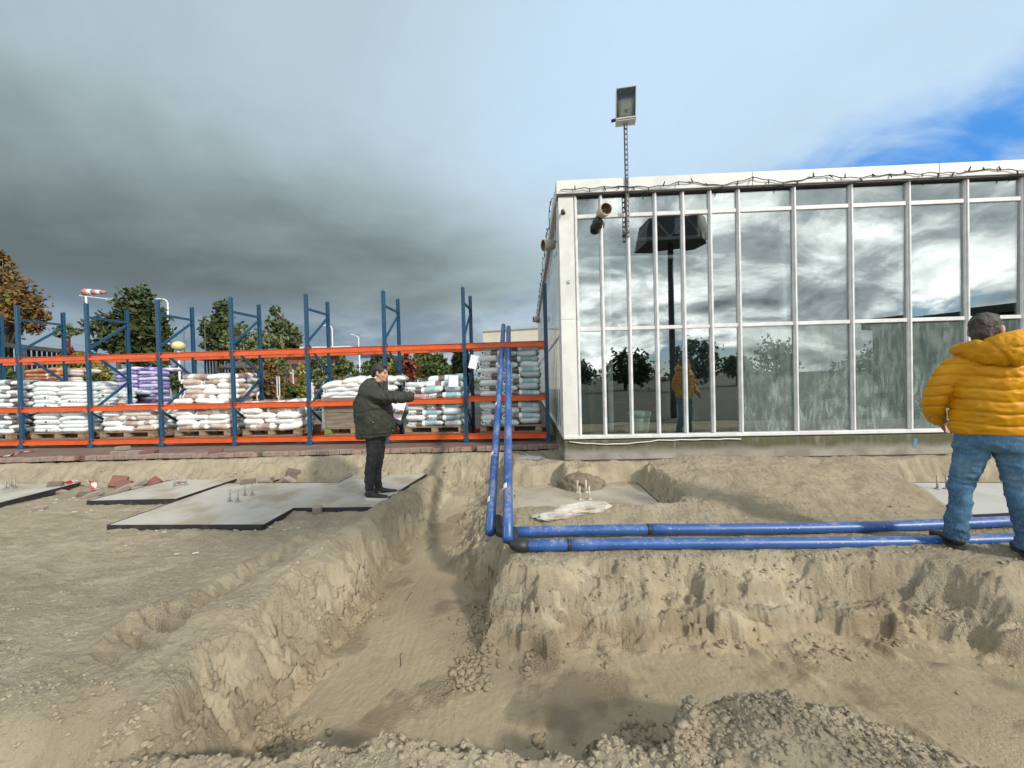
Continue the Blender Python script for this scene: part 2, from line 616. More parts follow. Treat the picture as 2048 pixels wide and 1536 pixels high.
    rag = 0.035 * fbm(x, y * 2.2, 4.5, 4, 0.55, 23) + 0.012 * fbm(x, y * 2.0, 15, 3, 0.5, 52) + 0.045 * (chip - 0.5)
    wl = 0.42 - 0.20 * S(y, 2.6, 3.8)
    aL = (wx - xr + 0.05 * scoop2 + 0.7 * ragA) / wl
    xrr = np.interp(y, [2.6, 3.2, 3.6, 4.4, 5.6, 6.8], [-0.12, -0.10, -0.10, -0.12, -0.05, 0.0])
    aR = (xrr - wx + 0.7 * ragA + 0.02 * scoop2) / (0.17 + 0.45 * S(y, 3.4, 4.2))
    aE = (6.72 - wy + rag) / 0.22
    tA = np.minimum(np.minimum(aL, aR), np.minimum(aE, (wy - 2.4) / 0.2))
    yt = 3.20 + 0.03 * n2 - 0.36 * S(x, 2.5, 3.3)
    butt = 0.0
    for bx, bw, bl in ((0.13, 0.34, 0.34), (0.95, 0.20, 0.12), (1.50, 0.16, 0.20), (2.35, 0.20, 0.16), (3.25, 0.28, 0.30), (4.2, 0.4, 0.3)):
        butt = np.maximum(butt, bl * np.clip(1 - np.abs(wx - bx - 0.15 * (3.2 - y)) / bw, 0, 1))
    far = yt - wy + 0.03 * scoop + 0.8 * rag
    # the cut face: steep top, slumped shelf, steep foot
    f1 = np.clip((far - 0.45 * butt) / 0.46, 0, 1)
    shelf = 0.10 * np.sin(np.clip((f1 - 0.30) / 0.5, 0, 1) * np.pi * 2) * S(fbm(x, y, 1.1, 2, 0.5, 61), -0.2, 0.35)
    f1 = np.clip(f1 + shelf + 0.03 * np.sin(2 * np.pi * (1.8 * f1 + 0.8 * fbm(x, y, 0.9, 3, 0.5, 62))) * (f1 > 0) * (f1 < 1), 0, 1)
    # scraped face, a ledge two thirds down, then a short steep foot
    gB = np.interp(f1, [0, 0.34, 0.62, 0.76, 1.0], [0, 0.56, 0.68, 0.97, 1.0])
    ms_ = S(fbm(x, y * 0.2, 0.8, 2, 0.5, 63), -0.45, 0.1)
    f1 = f1 * (1 - ms_) + gB * ms_
    yn = 1.64 + 0.03 * n2 + 0.05 * np.exp(-((x - 1.1) / 0.4) ** 2) - 1.1 * S(x, 1.55, 2.15)
    bN = (wy - yn + 0.8 * rag) / (0.20 + 0.35 * S(x, 0.6, 1.6))
    bW = (wx - xr + 0.05 * scoop2 + 0.7 * ragA) / wl
    tB = np.minimum(np.minimum(f1, bN), bW)
    t = np.clip(np.maximum(tA, tB), 0, 1)
    tt = t * t * (3 - 2 * t) * 0.55 + t * 0.45
    flo = -0.385 + 0.20 * S(y, 4.0, 6.4) + 0.010 * n2 + 0.012 * n1
    flo = flo + 0.05 * S(x, 1.5, 4.0) + 0.05 * S(-y, -2.7, -1.9) * S(x, 0.4, 1.2)
    # low ridges that the digger's bucket left on the floor
    for bx, sl, hh in ((0.05, 0.10, 0.035), (1.55, 0.55, 0.05), (2.35, 0.9, 0.055), (0.62, 0.1, 0.02)):
        flo = flo + hh * np.exp(-((wx - bx - sl * (2.85 - wy)) / 0.045) ** 2) * S(-y, -3.0, -2.7) * S(fbm(x, y, 3.0, 2, 0.5, 71), -0.5, 0.3)
    comb = pn(x * 26 + 5 * n1, y * 0.8, 72)
    flo = flo + 0.0022 * comb
    # crumbled sand at the foot of the faces
    foot = np.exp(-((t - 0.92) / 0.14) ** 2)
    z0 = z
    z = z0 + (flo - z0) * tt
    z = z + 0.03 * foot * S(n2, -0.1, 0.5) * (t < 1.0)
    z = z + np.where(t < 0.4, heap, heap * (1 - t)) * 1.0
    # ---- surface relief
    wall = np.clip(4 * t * (1 - t), 0, 1)
    wet = np.clip(t, 0, 1) * (1 - wall)
    flat_pits = np.maximum(t1 * k, t2 * k)
    rough = (1 - wet) * (1 - 0.7 * flat_pits)
    leftc = S(-x, 1.3, 2.2) * S(-y, -4.6, -2.4)
    cl = worley(x + 0.02 * n3, y, 15.0, 81)
    cl2 = worley(x, y + 0.02 * n3, 31.0, 82)
    cl3 = worley(x, y, 60.0, 83)
    heapm = np.clip(heap * 9, 0, 1) + near * 0.7 * (1 - np.clip(t * 2, 0, 1))
    heapm = np.clip(heapm, 0, 1)
    crest = np.exp(-((t - 0.08) / 0.11) ** 2)
    cm = np.clip(heapm + 0.75 * leftc + 0.35 * crest * S(n2, -0.3, 0.3) + 0.45 * foot * (t < 0.995) * S(n2, -0.2, 0.4), 0, 1)
    z = z + rough * (0.010 * n3 + 0.006 * fbm(x, y, 22, 3, 0.55, 91))
    z = z + cm * rough * (0.020 * cl * (0.06 + 0.94 * heapm) + 0.010 * cl2 + 0.006 * cl3)
    for ax_, bx_, ay_, by_ in ((0.03, 1.76, 4.56, 5.62), (4.9, 7.9, 4.25, 5.3)):
        ins = S(x, ax_, ax_ + 0.06) * S(-x, -bx_, -bx_ + 0.06) * S(y, ay_, ay_ + 0.05) * S(-y, -by_, -by_ + 0.25)
        z = z * (1 - ins) + np.minimum(z, -0.02) * ins
    z = z + 0.004 * cl3 * S(fbm(x, y, 2.6, 3, 0.5, 95), 0.15, 0.5) * (1 - cm)
    # wind/boot ripples on the left level
    z = z + 0.012 * ridged(x * 0.6, y * 1.5, 2.6, 3, 0.55, 97) * S(-x, 1.6, 2.4) * S(y, 2.6, 3.6) * S(-y, -6.4, -5.2) * (1 - np.clip(t * 3, 0, 1))
    # cracks and fins running down the cut faces
    z = z + wall * (0.017 * ridged(wx + 0.9 * y + 0.15 * n2, y * 1.5 - 0.5 * wx, 2.6, 3, 0.5, 98) * S(fbm(x, y, 1.3, 2, 0.5, 198), -0.45, 0.25) + 0.020 * (chip - 0.5) + 0.016 * chip * cl2 + (0.003 + 0.012 * chip) * ridged(x, y * 1.6, 12, 3, 0.6, 99) + 0.022 * crest * cl2 + 0.010 * crest * cl3)
    # drag-line tooth marks, faint
    z = z + wet * 0.0018 * fbm(x, y, 30, 3, 0.6, 100)
    terrain.scraped = np.clip(wet * 1.0 + wall * (1 - np.where(tA > tB, chipA, chip)) * 0.8 + 0.4 * flat_pits, 0, 1) * (1 - heapm) * S(fbm(x, y, 1.9, 4, 0.55, 103), -0.75, -0.1)
    terrain.scraped = np.maximum(terrain.scraped, 0.75 * heapm)
    return z


def axis_x():
    a = list(np.arange(0, 1.5, 0.0058))
    v = 1.5
    while v < 13.5:
        a.append(v)
        v += 0.0036 * v
    a = np.array(a)
    return np.concatenate([-a[:0:-1], a])


def axis_y():
    a = list(np.linspace(-1.2, 1.35, 40, endpoint=False))
    v = 1.35
    while v < 7.4:
        a.append(v)
        v += max(0.0034 * v, 0.005)
    a.append(7.4)
    return np.array(a)


gx, gy = axis_x(), axis_y()
GX, GY = np.meshgrid(gx, gy)
GZ = terrain(GX, GY)
ny_, nx_ = GZ.shape


def grid_mesh(name, GX, GY, GZ, material):
    ny, nx = GZ.shape
    me = bpy.data.meshes.new(name)
    me.vertices.add(nx * ny)
    co = np.stack([GX, GY, GZ], -1).reshape(-1).astype(np.float32)
    me.vertices.foreach_set('co', co)
    i = np.arange((ny - 1) * nx).reshape(ny - 1, nx)[:, :-1].ravel()
    quads = np.stack([i, i + 1, i + nx + 1, i + nx], -1).astype(np.int32)
    nf = len(quads)
    me.loops.add(nf * 4)
    me.polygons.add(nf)
    me.loops.foreach_set('vertex_index', quads.ravel())
    me.polygons.foreach_set('loop_start', np.arange(nf, dtype=np.int32) * 4)
    me.polygons.foreach_set('loop_total', np.full(nf, 4, np.int32))
    me.polygons.foreach_set('use_smooth', np.ones(nf, bool))
    me.materials.append(material)
    me.update(calc_edges=True)
    return me


_gm = grid_mesh('sand_ground', GX, GY, GZ, SAND)
_gm.attributes.new('scraped', 'FLOAT', 'POINT').data.foreach_set('value', terrain.scraped.astype(np.float32).ravel())
tag(link_mesh('sand_ground', _gm), kind='structure')


def gz(x, y):
    i = int(np.clip(np.searchsorted(gx, x), 1, nx_ - 1))
    j = int(np.clip(np.searchsorted(gy, y), 1, ny_ - 1))
    fx = (x - gx[i - 1]) / (gx[i] - gx[i - 1])
    fy = (y - gy[j - 1]) / (gy[j] - gy[j - 1])
    a = GZ[j - 1, i - 1] * (1 - fx) + GZ[j - 1, i] * fx
    b = GZ[j, i - 1] * (1 - fx) + GZ[j, i] * fx
    return float(a * (1 - fy) + b * fy)


# land behind and beside the excavation, out to the horizon, as one frame-shaped sheet round it
def far_ground():
    xs = [-1500, -60, gx[0], gx[-1], 60, 1500]
    ys = [-1500, -60, gy[0], gy[-1], 60, 1500]
    m_ = MB()
    for a in range(5):
        for b in range(5):
            if a == 2 and b == 2:
                continue
            zz = 0.02 if b <= 1 or (b == 2) else 0.16
            m_.add([(xs[a], ys[b], zz), (xs[a + 1], ys[b], zz), (xs[a + 1], ys[b + 1], zz), (xs[a], ys[b + 1], zz)], [(0, 1, 2, 3)])
    o = m_.build('ground', mat('far_ground', (0.055, 0.052, 0.036), (0.038, 0.045, 0.022), 0.15, 0.95))
    tag(o, kind='structure')


far_ground()


# loose clods: crumbs of sand nobody could count
def clods():
    shapes = []
    for s in range(10):
        bm = bmesh.new()
        bmesh.ops.create_icosphere(bm, subdivisions=1 if s < 6 else 2, radius=1.0)
        for v in bm.verts:
            d = 1 + (random.uniform(-0.42, 0.38) if s < 6 else random.uniform(-0.17, 0.17)) + 0.7 * mnoise.noise(v.co * 1.3 + Vector((s * 7.1, 0, 0))) + 0.40 * mnoise.noise(v.co * 3.1 + Vector((0, s * 5.3, 0)))
            v.co *= d
            v.co.z *= 0.62
        bm.verts.ensure_lookup_table()
        shapes.append((np.array([v.co[:] for v in bm.verts]), np.array([[v.index for v in f.verts] for f in bm.faces])))
        bm.free()
    rng = np.random.default_rng(5)
    pts = []

    def scatter(n, fx, fy, r0, r1, keep=None):
        x, y = fx(n), fy(n)
        r = r0 + (r1 - r0) * rng.random(n) ** 4.0
        if keep is not None:
            kk = keep(x, y) > rng.random(n)
            x, y, r = x[kk], y[kk], r[kk]
        pts.extend(zip(x, y, r))

    U = lambda a, b: (lambda n: rng.uniform(a, b, n))
    Nn = lambda m_, s: (lambda n: rng.normal(m_, s, n))
    patch = lambda x, y: S(fbm(x, y, 2.4, 3, 0.5, 201), -0.15, 0.55)
    scatter(2600, Nn(1.10, 0.30), Nn(1.66, 0.13), 0.003, 0.016)
    scatter(1500, Nn(1.55, 0.30), Nn(1.50, 0.15), 0.003, 0.016)
    scatter(500, Nn(0.66, 0.12), Nn(1.75, 0.09), 0.005, 0.026)
    scatter(1700, U(-1.9, 0.9), Nn(1.72, 0.09), 0.004, 0.020)
    scatter(2600, U(-4.2, -1.5), lambda n: 1.5 + 2.3 * rng.random(n) ** 1.5, 0.003, 0.015, patch)
    scatter(900, U(-3.2, -1.6), U(1.4, 2.1), 0.003, 0.016, patch)
    scatter(1500, U(-0.05, 4.6), lambda n: 2.76 + rng.normal(0, 0.07, n), 0.004, 0.022, patch)
    scatter(1100, U(0.0, 4.6), lambda n: 3.13 + rng.normal(0, 0.05, n), 0.004, 0.018)
    scatter(500, Nn(-0.30, 0.08), U(2.5, 3.4), 0.004, 0.024)
    scatter(260, Nn(-0.32, 0.05), U(2.45, 2.75), 0.008, 0.03)
    scatter(900, lambda n: rng.normal(-1.32, 0.07, n), U(2.0, 4.6), 0.004, 0.026, patch)
    scatter(220, Nn(-1.28, 0.08), Nn(2.15, 0.06), 0.005, 0.024)
    scatter(320, lambda n: 0.06 + rng.normal(0, 0.05, n), U(1.95, 2.8), 0.004, 0.028, patch)
    scatter(300, Nn(0.62, 0.10), Nn(2.05, 0.14), 0.005, 0.03, patch)
    scatter(1300, U(-1.75, -1.0), U(2.8, 6.3), 0.004, 0.022, patch)
    scatter(600, U(0.0, 4.5), U(1.9, 2.8), 0.003, 0.014, patch)
    scatter(500, U(-6, -1.9), U(3.6, 6.7), 0.006, 0.022, patch)
    scatter(400, U(0.2, 4.6), U(3.7, 5.6), 0.006, 0.02, patch)
    scatter(350, U(-7, 0.6), U(6.45, 6.75), 0.008, 0.03)
    scatter(260, lambda n: 3.3 + rng.normal(0, 0.5, n), lambda n: 2.45 + rng.normal(0, 0.3, n), 0.005, 0.03, patch)
    V, F, off = [], [], 0
    for i, (x, y, r) in enumerate(pts):
        vs, fs = shapes[rng.integers(0, 6) if r < 0.018 else rng.integers(4, 10)]
        a = rng.uniform(0, 6.28)
        ca, sa = math.cos(a), math.sin(a)
        w = vs * (r * (0.75 + 0.5 * rng.random(3)))
        w = np.stack([w[:, 0] * ca - w[:, 1] * sa, w[:, 0] * sa + w[:, 1] * ca, w[:, 2]], 1)
        w += (x, y, gz(x, y) + r * 0.12)
        V.append(w)
        F.append(fs + off)
        off += len(vs)
    V, F = np.concatenate(V), np.concatenate(F)
    me = bpy.data.meshes.new('sand_clods')
    me.vertices.add(len(V))
    me.vertices.foreach_set('co', V.astype(np.float32).ravel())
    me.loops.add(F.size)
    me.polygons.add(len(F))
    me.loops.foreach_set('vertex_index', F.astype(np.int32).ravel())
    me.polygons.foreach_set('loop_start', np.arange(len(F), dtype=np.int32) * 3)
    me.polygons.foreach_set('loop_total', np.full(len(F), 3, np.int32))
    me.materials.append(SAND_CLOD)
    me.update(calc_edges=True)
    tag(link_mesh('sand_clods', me), kind='stuff')


clods()


# ------------------------------------------------------------------ shared materials
WHITE = mat('white_paint', (0.66, 0.66, 0.635), (0.56, 0.56, 0.53), 3.0, 0.45, 0.05, 40)
ALU = mat('white_aluminium', (0.66, 0.67, 0.665), (0.55, 0.56, 0.555), 6.0, 0.35)
DARKMETAL = mat('dark_metal', (0.035, 0.035, 0.04), (0.07, 0.065, 0.06), 20, 0.55)
BLACKPLASTIC = mat('black_plastic', (0.018, 0.018, 0.02), None, rough=0.5)
GALV = mat('galvanised_steel', (0.42, 0.43, 0.44), (0.28, 0.29, 0.30), 12, 0.4, metal=0.6)
BEIGEPL = mat('beige_plastic', (0.50, 0.46, 0.37), (0.38, 0.35, 0.28), 9, 0.5)
PAPER = mat('paper', (0.78, 0.79, 0.84), None, rough=0.7)


def plinth_material():
    m_ = bpy.data.materials.new('mossy_concrete')
    m_.use_nodes = True
    t = NT(m_.node_tree)
    p = m_.node_tree.nodes['Principled BSDF']
    v = t.n('ShaderNodeTexCoord').outputs['Object']
    z = t.n('ShaderNodeSeparateXYZ', ins={0: v}).outputs[2]
    n1 = t.noise(v, 2.2, 8, 0.62)
    n2 = t.noise(t.vm('MULTIPLY', v, (9, 9, 2.0)), 1.0, 6, 0.6)
    con = t.mix(t.ss(n1, 0.35, 0.65), (0.19, 0.175, 0.145), (0.30, 0.285, 0.245))
    moss = t.mix(t.ss(n2, 0.35, 0.65), (0.036, 0.040, 0.014), (0.095, 0.092, 0.045))
    up = t.ss(t.m('ADD', z, t.m('MULTIPLY', t.m('SUBTRACT', n1, 0.5), 0.28)), 0.37, 0.50)
    col = t.mix(t.m('MULTIPLY', up, t.ss(n2, 0.25, 0.55, 0.45, 0.97)), con, moss)
    t.put(p, 'Base Color', col)
    p.inputs['Roughness'].default_value = 0.9
    b = t.n('ShaderNodeBump', ins={'Strength': 0.5, 'Distance': 0.02, 'Height': t.noise(v, 14, 8, 0.7)})
    t.put(p, 'Normal', b.outputs[0])
    return m_


def glass_material(name, dirt):
    m_ = bpy.data.materials.new(name)
    m_.use_nodes = True
    t = NT(m_.node_tree)
    m_.node_tree.nodes.clear()
    out = t.n('ShaderNodeOutputMaterial')
    tr = t.n('ShaderNodeBsdfTransparent', ins={'Color': (0.76, 0.82, 0.81, 1)})
    gl = t.n('ShaderNodeBsdfGlossy', ins={'Color': (0.93, 0.97, 0.97, 1), 'Roughness': 0.0})
    v = t.n('ShaderNodeTexCoord').outputs['Object']
    rnd = t.n('ShaderNodeObjectInfo').outputs['Random']
    b = t.n('ShaderNodeBump', ins={'Strength': 0.10, 'Distance': 0.004, 'Height': t.noise(v, 1.1, 2, 0.4, w=t.m('MULTIPLY', rnd, 30))})
    t.put(gl, 'Normal', b.outputs[0])
    fr = t.m('ADD', 0.235, t.m('MULTIPLY', t.m('POWER', t.n('ShaderNodeLayerWeight', ins={'Blend': 0.5}).outputs['Facing'], 4.0), 0.75))
    mx = t.n('ShaderNodeMixShader', ins={0: fr, 1: tr, 2: gl})
    res = mx
    if dirt:
        w = t.m('MULTIPLY', rnd, 60)
        st = t.noise(t.vm('MULTIPLY', v, (15, 15, 3.2)), 1.0, 8, 0.66, 0.9, w)
        bl = t.noise(v, 2.6, 6, 0.6, 0.4, w)
        df = t.n('ShaderNodeBsdfDiffuse', ins={'Color': t.mix(t.ss(t.m('ADD', t.m('MULTIPLY', st, 0.6), t.m('MULTIPLY', bl, 0.4)), 0.38, 0.64), (0.125, 0.165, 0.155), (0.31, 0.375, 0.355))})
        z = t.n('ShaderNodeSeparateXYZ', ins={0: v}).outputs[2]
        low = t.ss(t.m('ADD', z, t.m('MULTIPLY', t.m('SUBTRACT', bl, 0.5), 1.6)), 0.55, -0.65)
        f = t.m('MULTIPLY', t.m('MULTIPLY', t.ss(st, 0.34, 0.72), t.ss(bl, 0.36, 0.66)), t.m('ADD', 0.25, t.m('MULTIPLY', low, 0.75)))
        f = t.m('ADD', t.m('MULTIPLY', f, dirt * 0.8), 0.40 * dirt, clamp=True)
        res = t.n('ShaderNodeMixShader', ins={0: f, 1: mx, 2: df})
    t.t.links.new(res.outputs[0], out.inputs[0])
    return m_


PLINTH = plinth_material()
GLASS = glass_material('window_glass', 0.0)
GLASS_DIRTY = glass_material('limed_glass', 0.85)

# ------------------------------------------------------------------ greenhouse building
B0 = at(1131, 881, 6.1)
B_ROT = -math.atan(0.0412)
GH = empty('greenhouse', (B0.x, B0.y, 0), B_ROT, 'white framed glass greenhouse hall on a mossy concrete plinth', 'building')
_u = Vector((math.cos(B_ROT), math.sin(B_ROT), 0))
_n = Vector((-math.sin(B_ROT), math.cos(B_ROT), 0))


def fac(px, py):
    """a point on the facade plane in the greenhouse's own x (along the glass) and z"""
    d = px_ray(px, py)
    o = Vector((B0.x, B0.y, 0))
    k = (o - EYE).dot(_n) / d.dot(_n)
    p = EYE + d * k
    return (p - o).dot(_u), p.z


def ghw(x, y, z):
    """greenhouse coordinates to the world"""
    p = _u * x + _n * y
    return Vector((B0.x + p.x, B0.y + p.y, z))


Z_SILL, Z_MID, Z_TOP, Z_FAS, Z_ROOF = 0.60, 2.26, 3.96, 4.27, 4.47
mpx = [1155, 1205.5, 1259, 1313, 1368, 1422.5, 1478.5, 1589, 1702, 1816, 1931, 2044]
ms = [fac(p, 640)[0] for p in mpx]
for _ in range(5):
    ms.append(ms[-1] + 0.83)
S_END = ms[-1]
MW = 0.052

mb = MB().box((0, 0, 0), (MW, 0.07, Z_FAS - Z_SILL - 0.06), bevel=0.006)
mb.box((0, -0.045, 0), (0.028, 0.022, Z_FAS - Z_SILL - 0.06), bevel=0.005)
mull_me = mb.mesh('mullion', ALU)
for s in ms:
    link_mesh('mullion', mull_me, GH, (s, 0, (Z_FAS + Z_SILL) / 2 + 0.03))
for i in range(len(ms) - 1):
    a, b = ms[i] + MW / 2 + 0.0015, ms[i + 1] - MW / 2 - 0.0015
    for zz, hh in ((Z_MID, 0.055), (Z_TOP, 0.06)):
        MB().box((0, 0, 0), (b - a, 0.055, hh), bevel=0.005).build('transom', ALU, GH, ((a + b) / 2, 0, zz))
    rows = ((Z_SILL + 0.06, Z_MID - 0.0275), (Z_MID + 0.0275, Z_TOP - 0.03), (Z_TOP + 0.03, Z_FAS))
    for k, (z0, z1) in enumerate(rows):
        dirty = k == 0 and i >= 6
        o = MB().box((0, 0, 0), (b - a, 0.012, z1 - z0 - 0.004)).build('window_pane', GLASS_DIRTY if dirty else GLASS, GH, ((a + b) / 2, 0.004, (z0 + z1) / 2))
        o.rotation_euler = (R(random.uniform(-0.22, 0.22) + (0.3 if k == 1 else 0.0)), 0, R(random.uniform(-0.25, 0.25)))
        if dirty:
            o['label'] = 'pane clouded by milky lime streaks'
MB().box((S_END / 2, -0.01, Z_SILL + 0.032), (S_END + 0.06, 0.12, 0.055), bevel=0.008).build('window_sill', ALU, GH)
# corner post clad in two white panels
MB().box(((ms[0] - 0.058) / 2, 0.05, (Z_SILL + 2.42) / 2), (ms[0] + 0.002, 0.20, 2.42 - Z_SILL - 0.004), bevel=0.004).build('corner_panel', WHITE, GH)
MB().box(((ms[0] - 0.058) / 2, 0.05, (Z_FAS + 2.42) / 2), (ms[0] + 0.002, 0.20, Z_FAS - 2.42), bevel=0.004).build('corner_panel', WHITE, GH)
# fascia boards along the front, joined every 2.5 m
x0 = -0.06
k = 0
while x0 < S_END:
    x1 = min(x0 + (2.62 if k else 2.86), S_END + 0.03)
    MB().box(((x0 + x1) / 2, 0.03, (Z_FAS + Z_ROOF) / 2 + 0.012), (x1 - x0 - 0.004, 0.26, Z_ROOF - Z_FAS), bevel=0.006).build('fascia_board', WHITE, GH)
    x0 = x1
    k += 1
MB().box((S_END / 2, 0.02, Z_FAS + 0.002), (S_END + 0.08, 0.20, 0.018)).build('drip_rail', DARKMETAL, GH)
DEPTH = 13.8
# plinth along the front and the side
MB().box((S_END / 2 + 0.0, 0.09, 0.435), (S_END + 0.06, 0.30, 0.305), bevel=0.012).build('plinth', PLINTH, GH)
MB().box((S_END / 2 + 0.0, 0.10, 0.215), (S_END + 0.02, 0.24, 0.13)).build('footing', mat('footing_concrete', (0.33, 0.30, 0.25), (0.22, 0.20, 0.16), 4, 0.95, 0.5, 20), GH)
MB().box((0.09, DEPTH / 2 + 0.25, 0.43), (0.26, DEPTH, 0.30), bevel=0.01).build('plinth', PLINTH, GH)
# side wall: closely set mullions with glass between them
side_me = MB().box((0.012, 0, 0), (0.045, 0.05, Z_FAS - Z_SILL), bevel=0.006).mesh('mullion', ALU)
pane_me = MB().box((0, 0, 0), (0.012, 0.376, 1.58)).mesh('window_pane', GLASS)
pane_me2 = MB().box((0, 0, 0), (0.012, 0.376, 1.98)).mesh('window_pane', GLASS)
ns = int(DEPTH / 0.43)
for i in range(ns + 1):
    link_mesh('mullion', side_me, GH, (0.01, 0.40 + i * 0.43, (Z_FAS + Z_SILL) / 2))
    if i < ns:
        link_mesh('window_pane', pane_me, GH, (0.012, 0.615 + i * 0.43, 1.42))
        link_mesh('window_pane', pane_me2, GH, (0.012, 0.615 + i * 0.43, 3.26))
        MB().box((0, 0, 0), (0.05, 0.376, 0.05)).build('transom', ALU, GH, (0.012, 0.615 + i * 0.43, Z_MID))
MB().box((0.0, 0.28, (Z_FAS + Z_SILL) / 2), (0.06, 0.18, Z_FAS - Z_SILL)).build('corner_panel', WHITE, GH)
MB().box((-0.01, DEPTH / 2 + 0.2, (Z_FAS + Z_ROOF) / 2 + 0.01), (0.12, DEPTH, Z_ROOF - Z_FAS), bevel=0.006).build('fascia_board', WHITE, GH)
MB().box((0.03, DEPTH / 2 + 0.2, Z_SILL + 0.01), (0.11, DEPTH, 0.03)).build('window_sill', ALU, GH)
# roof and the dim hall inside
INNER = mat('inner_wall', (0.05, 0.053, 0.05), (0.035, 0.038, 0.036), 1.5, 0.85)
MB().box((S_END / 2 + 0.02, DEPTH / 2 + 0.2, Z_ROOF - 0.06), (S_END - 0.1, DEPTH - 0.1, 0.05)).build('roof', mat('roof_sheet', (0.30, 0.31, 0.31), None, rough=0.7), GH)
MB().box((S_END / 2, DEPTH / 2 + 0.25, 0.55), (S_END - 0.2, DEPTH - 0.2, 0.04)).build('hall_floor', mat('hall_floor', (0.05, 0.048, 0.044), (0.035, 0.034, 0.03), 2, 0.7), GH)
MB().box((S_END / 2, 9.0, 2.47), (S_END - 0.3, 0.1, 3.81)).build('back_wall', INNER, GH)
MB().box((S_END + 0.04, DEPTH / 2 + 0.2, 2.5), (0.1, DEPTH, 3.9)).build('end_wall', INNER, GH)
for i in range(5):
    xx = 0.9 + 3.0 * i
    MB().box((0, 0, 0), (0.08, 0.08, 3.75), bevel=0.01).build('inner_column', ALU, GH, (xx, 1.0, 2.43))
# lattice girder behind the top panes
m_ = MB()
m_.box((S_END / 2, 1.0, 3.93), (S_END - 0.3, 0.05, 0.05)).box((S_END / 2, 1.0, 4.33), (S_END - 0.3, 0.05, 0.05))
xx, up = 0.3, True
while xx < S_END - 0.6:
    m_.bar((xx, 1.0, 3.95 if up else 4.31), (xx + 0.28, 1.0, 4.31 if up else 3.95), 0.025, 0.025)
    xx += 0.28
    up = not up
m_.build('roof_girder', ALU, GH)
# white heating pipe that bends down behind the left panes
MB().loft([(0.28, 0.35, 0.85), (0.28, 0.35, 3.25), (0.30, 0.35, 3.36), (0.40, 0.35, 3.42), (0.6, 0.35, 3.43), (2.6, 0.35, 3.40)], 0.035, n=10).build('heating_pipe', ALU, GH)
# small fixtures on the corner post
MB().box((0.10, -0.06, 2.98), (0.035, 0.02, 0.04)).build('junction_box', GALV, GH)

# boarded partition close behind the lower panes on the right
PT = empty('partition', tuple(ghw(1.62, 0.42, 0.57)), B_ROT, 'low grey boarded partition standing inside behind the streaked lower panes', 'partition')
PB = mat('grey_board', (0.085, 0.088, 0.08), (0.06, 0.064, 0.058), 2.5, 0.8)
for c in range(7):
    for r in range(3):
        w_ = 1.24
        MB().box((w_ * (c + 0.5), 0, 0.26 + 0.52 * r), (w_ - 0.012, 0.03, 0.508), bevel=0.004).build('panel', PB, PT)
for c in (0, 1, 3, 5):
    MB().box((c * 1.24 + 0.06, -0.04, 0.82), (0.05, 0.035, 1.62)).build('perforated_post', DARKMETAL, PT)


# ------------------------------------------------------------------ things on the greenhouse
# plant pot inside
px_, _ = fac(1286, 870)
p = ghw(px_ + 0.03, 0.27, 0.572)
POT = empty('plant_pot', tuple(p), 0, 'large pale green plastic plant pot standing inside behind a lower pane', 'plant pot')
PM = mat('pale_green_plastic', (0.66, 0.76, 0.70), (0.56, 0.66, 0.60), 6, 0.5)
MB().loft([(0, 0, 0.0), (0, 0, 0.002), (0, 0, 0.20), (0, 0, 0.215), (0, 0, 0.32)], [0.01, 0.115, 0.142, 0.146, 0.155], n=28, cap=True).build('pot_body', PM, POT)
MB().loft([(0, 0, 0.322), (0, 0, 0.325), (0, 0, 0.40), (0, 0, 0.402), (0, 0, 0.36), (0, 0, 0.34)], [0.15, 0.168, 0.176, 0.160, 0.155, 0.01], n=28).build('pot_rim', PM, POT)
# wooden stake inside on the left
sx_, _ = fac(1193, 800)
WOODD = mat('old_wood', (0.21, 0.155, 0.10), (0.12, 0.085, 0.055), 3, 0.85, 0.3, 30, stretch=(8, 8, 1))
tag(MB().box((0, 0, 0.45), (0.09, 0.07, 0.9), bevel=0.008).build('wooden_post', WOODD, None, tuple(ghw(sx_, 0.5, 0.572)), (0, 0, B_ROT)),
    'short brown wooden post standing inside behind the leftmost lower pane', 'post')


def horn(name, loc, direction, label, scale=1.0):
    """a round horn loudspeaker: bell, dark throat with a cone, bracket"""
    d = Vector(direction).normalized()
    q_ = d.to_track_quat('Z', 'Y').to_matrix()
    o = empty(name, tuple(loc), 0, label, 'loudspeaker', 'horn loudspeakers on the greenhouse')
    s = scale

    def T(pts):
        return [q_ @ Vector(p_) for p_ in pts]
    m1 = MB().loft(T([(0, 0, -0.16 * s), (0, 0, -0.15 * s), (0, 0, -0.04 * s), (0, 0, 0.05 * s), (0, 0, 0.055 * s), (0, 0, 0.045 * s)]), [0.02 * s, 0.07 * s, 0.085 * s, 0.098 * s, 0.092 * s, 0.080 * s], ref=q_ @ Vector((1, 0, 0)), n=24, cap=False)
    m1.build('bell', BEIGEPL, o)
    MB().loft(T([(0, 0, 0.048 * s), (0, 0, -0.02 * s), (0, 0, -0.03 * s)]), [0.081 * s, 0.060 * s, 0.01 * s], ref=q_ @ Vector((1, 0, 0)), n=24, cap=False).build('throat', mat('horn_throat', (0.07, 0.028, 0.02), (0.11, 0.07, 0.05), 18, 0.6, lo=0.45, hi=0.55), o)
    MB().ball(q_ @ Vector((0, 0, 0.0)), 0.014 * s).build('cone', BLACKPLASTIC, o)
    return o


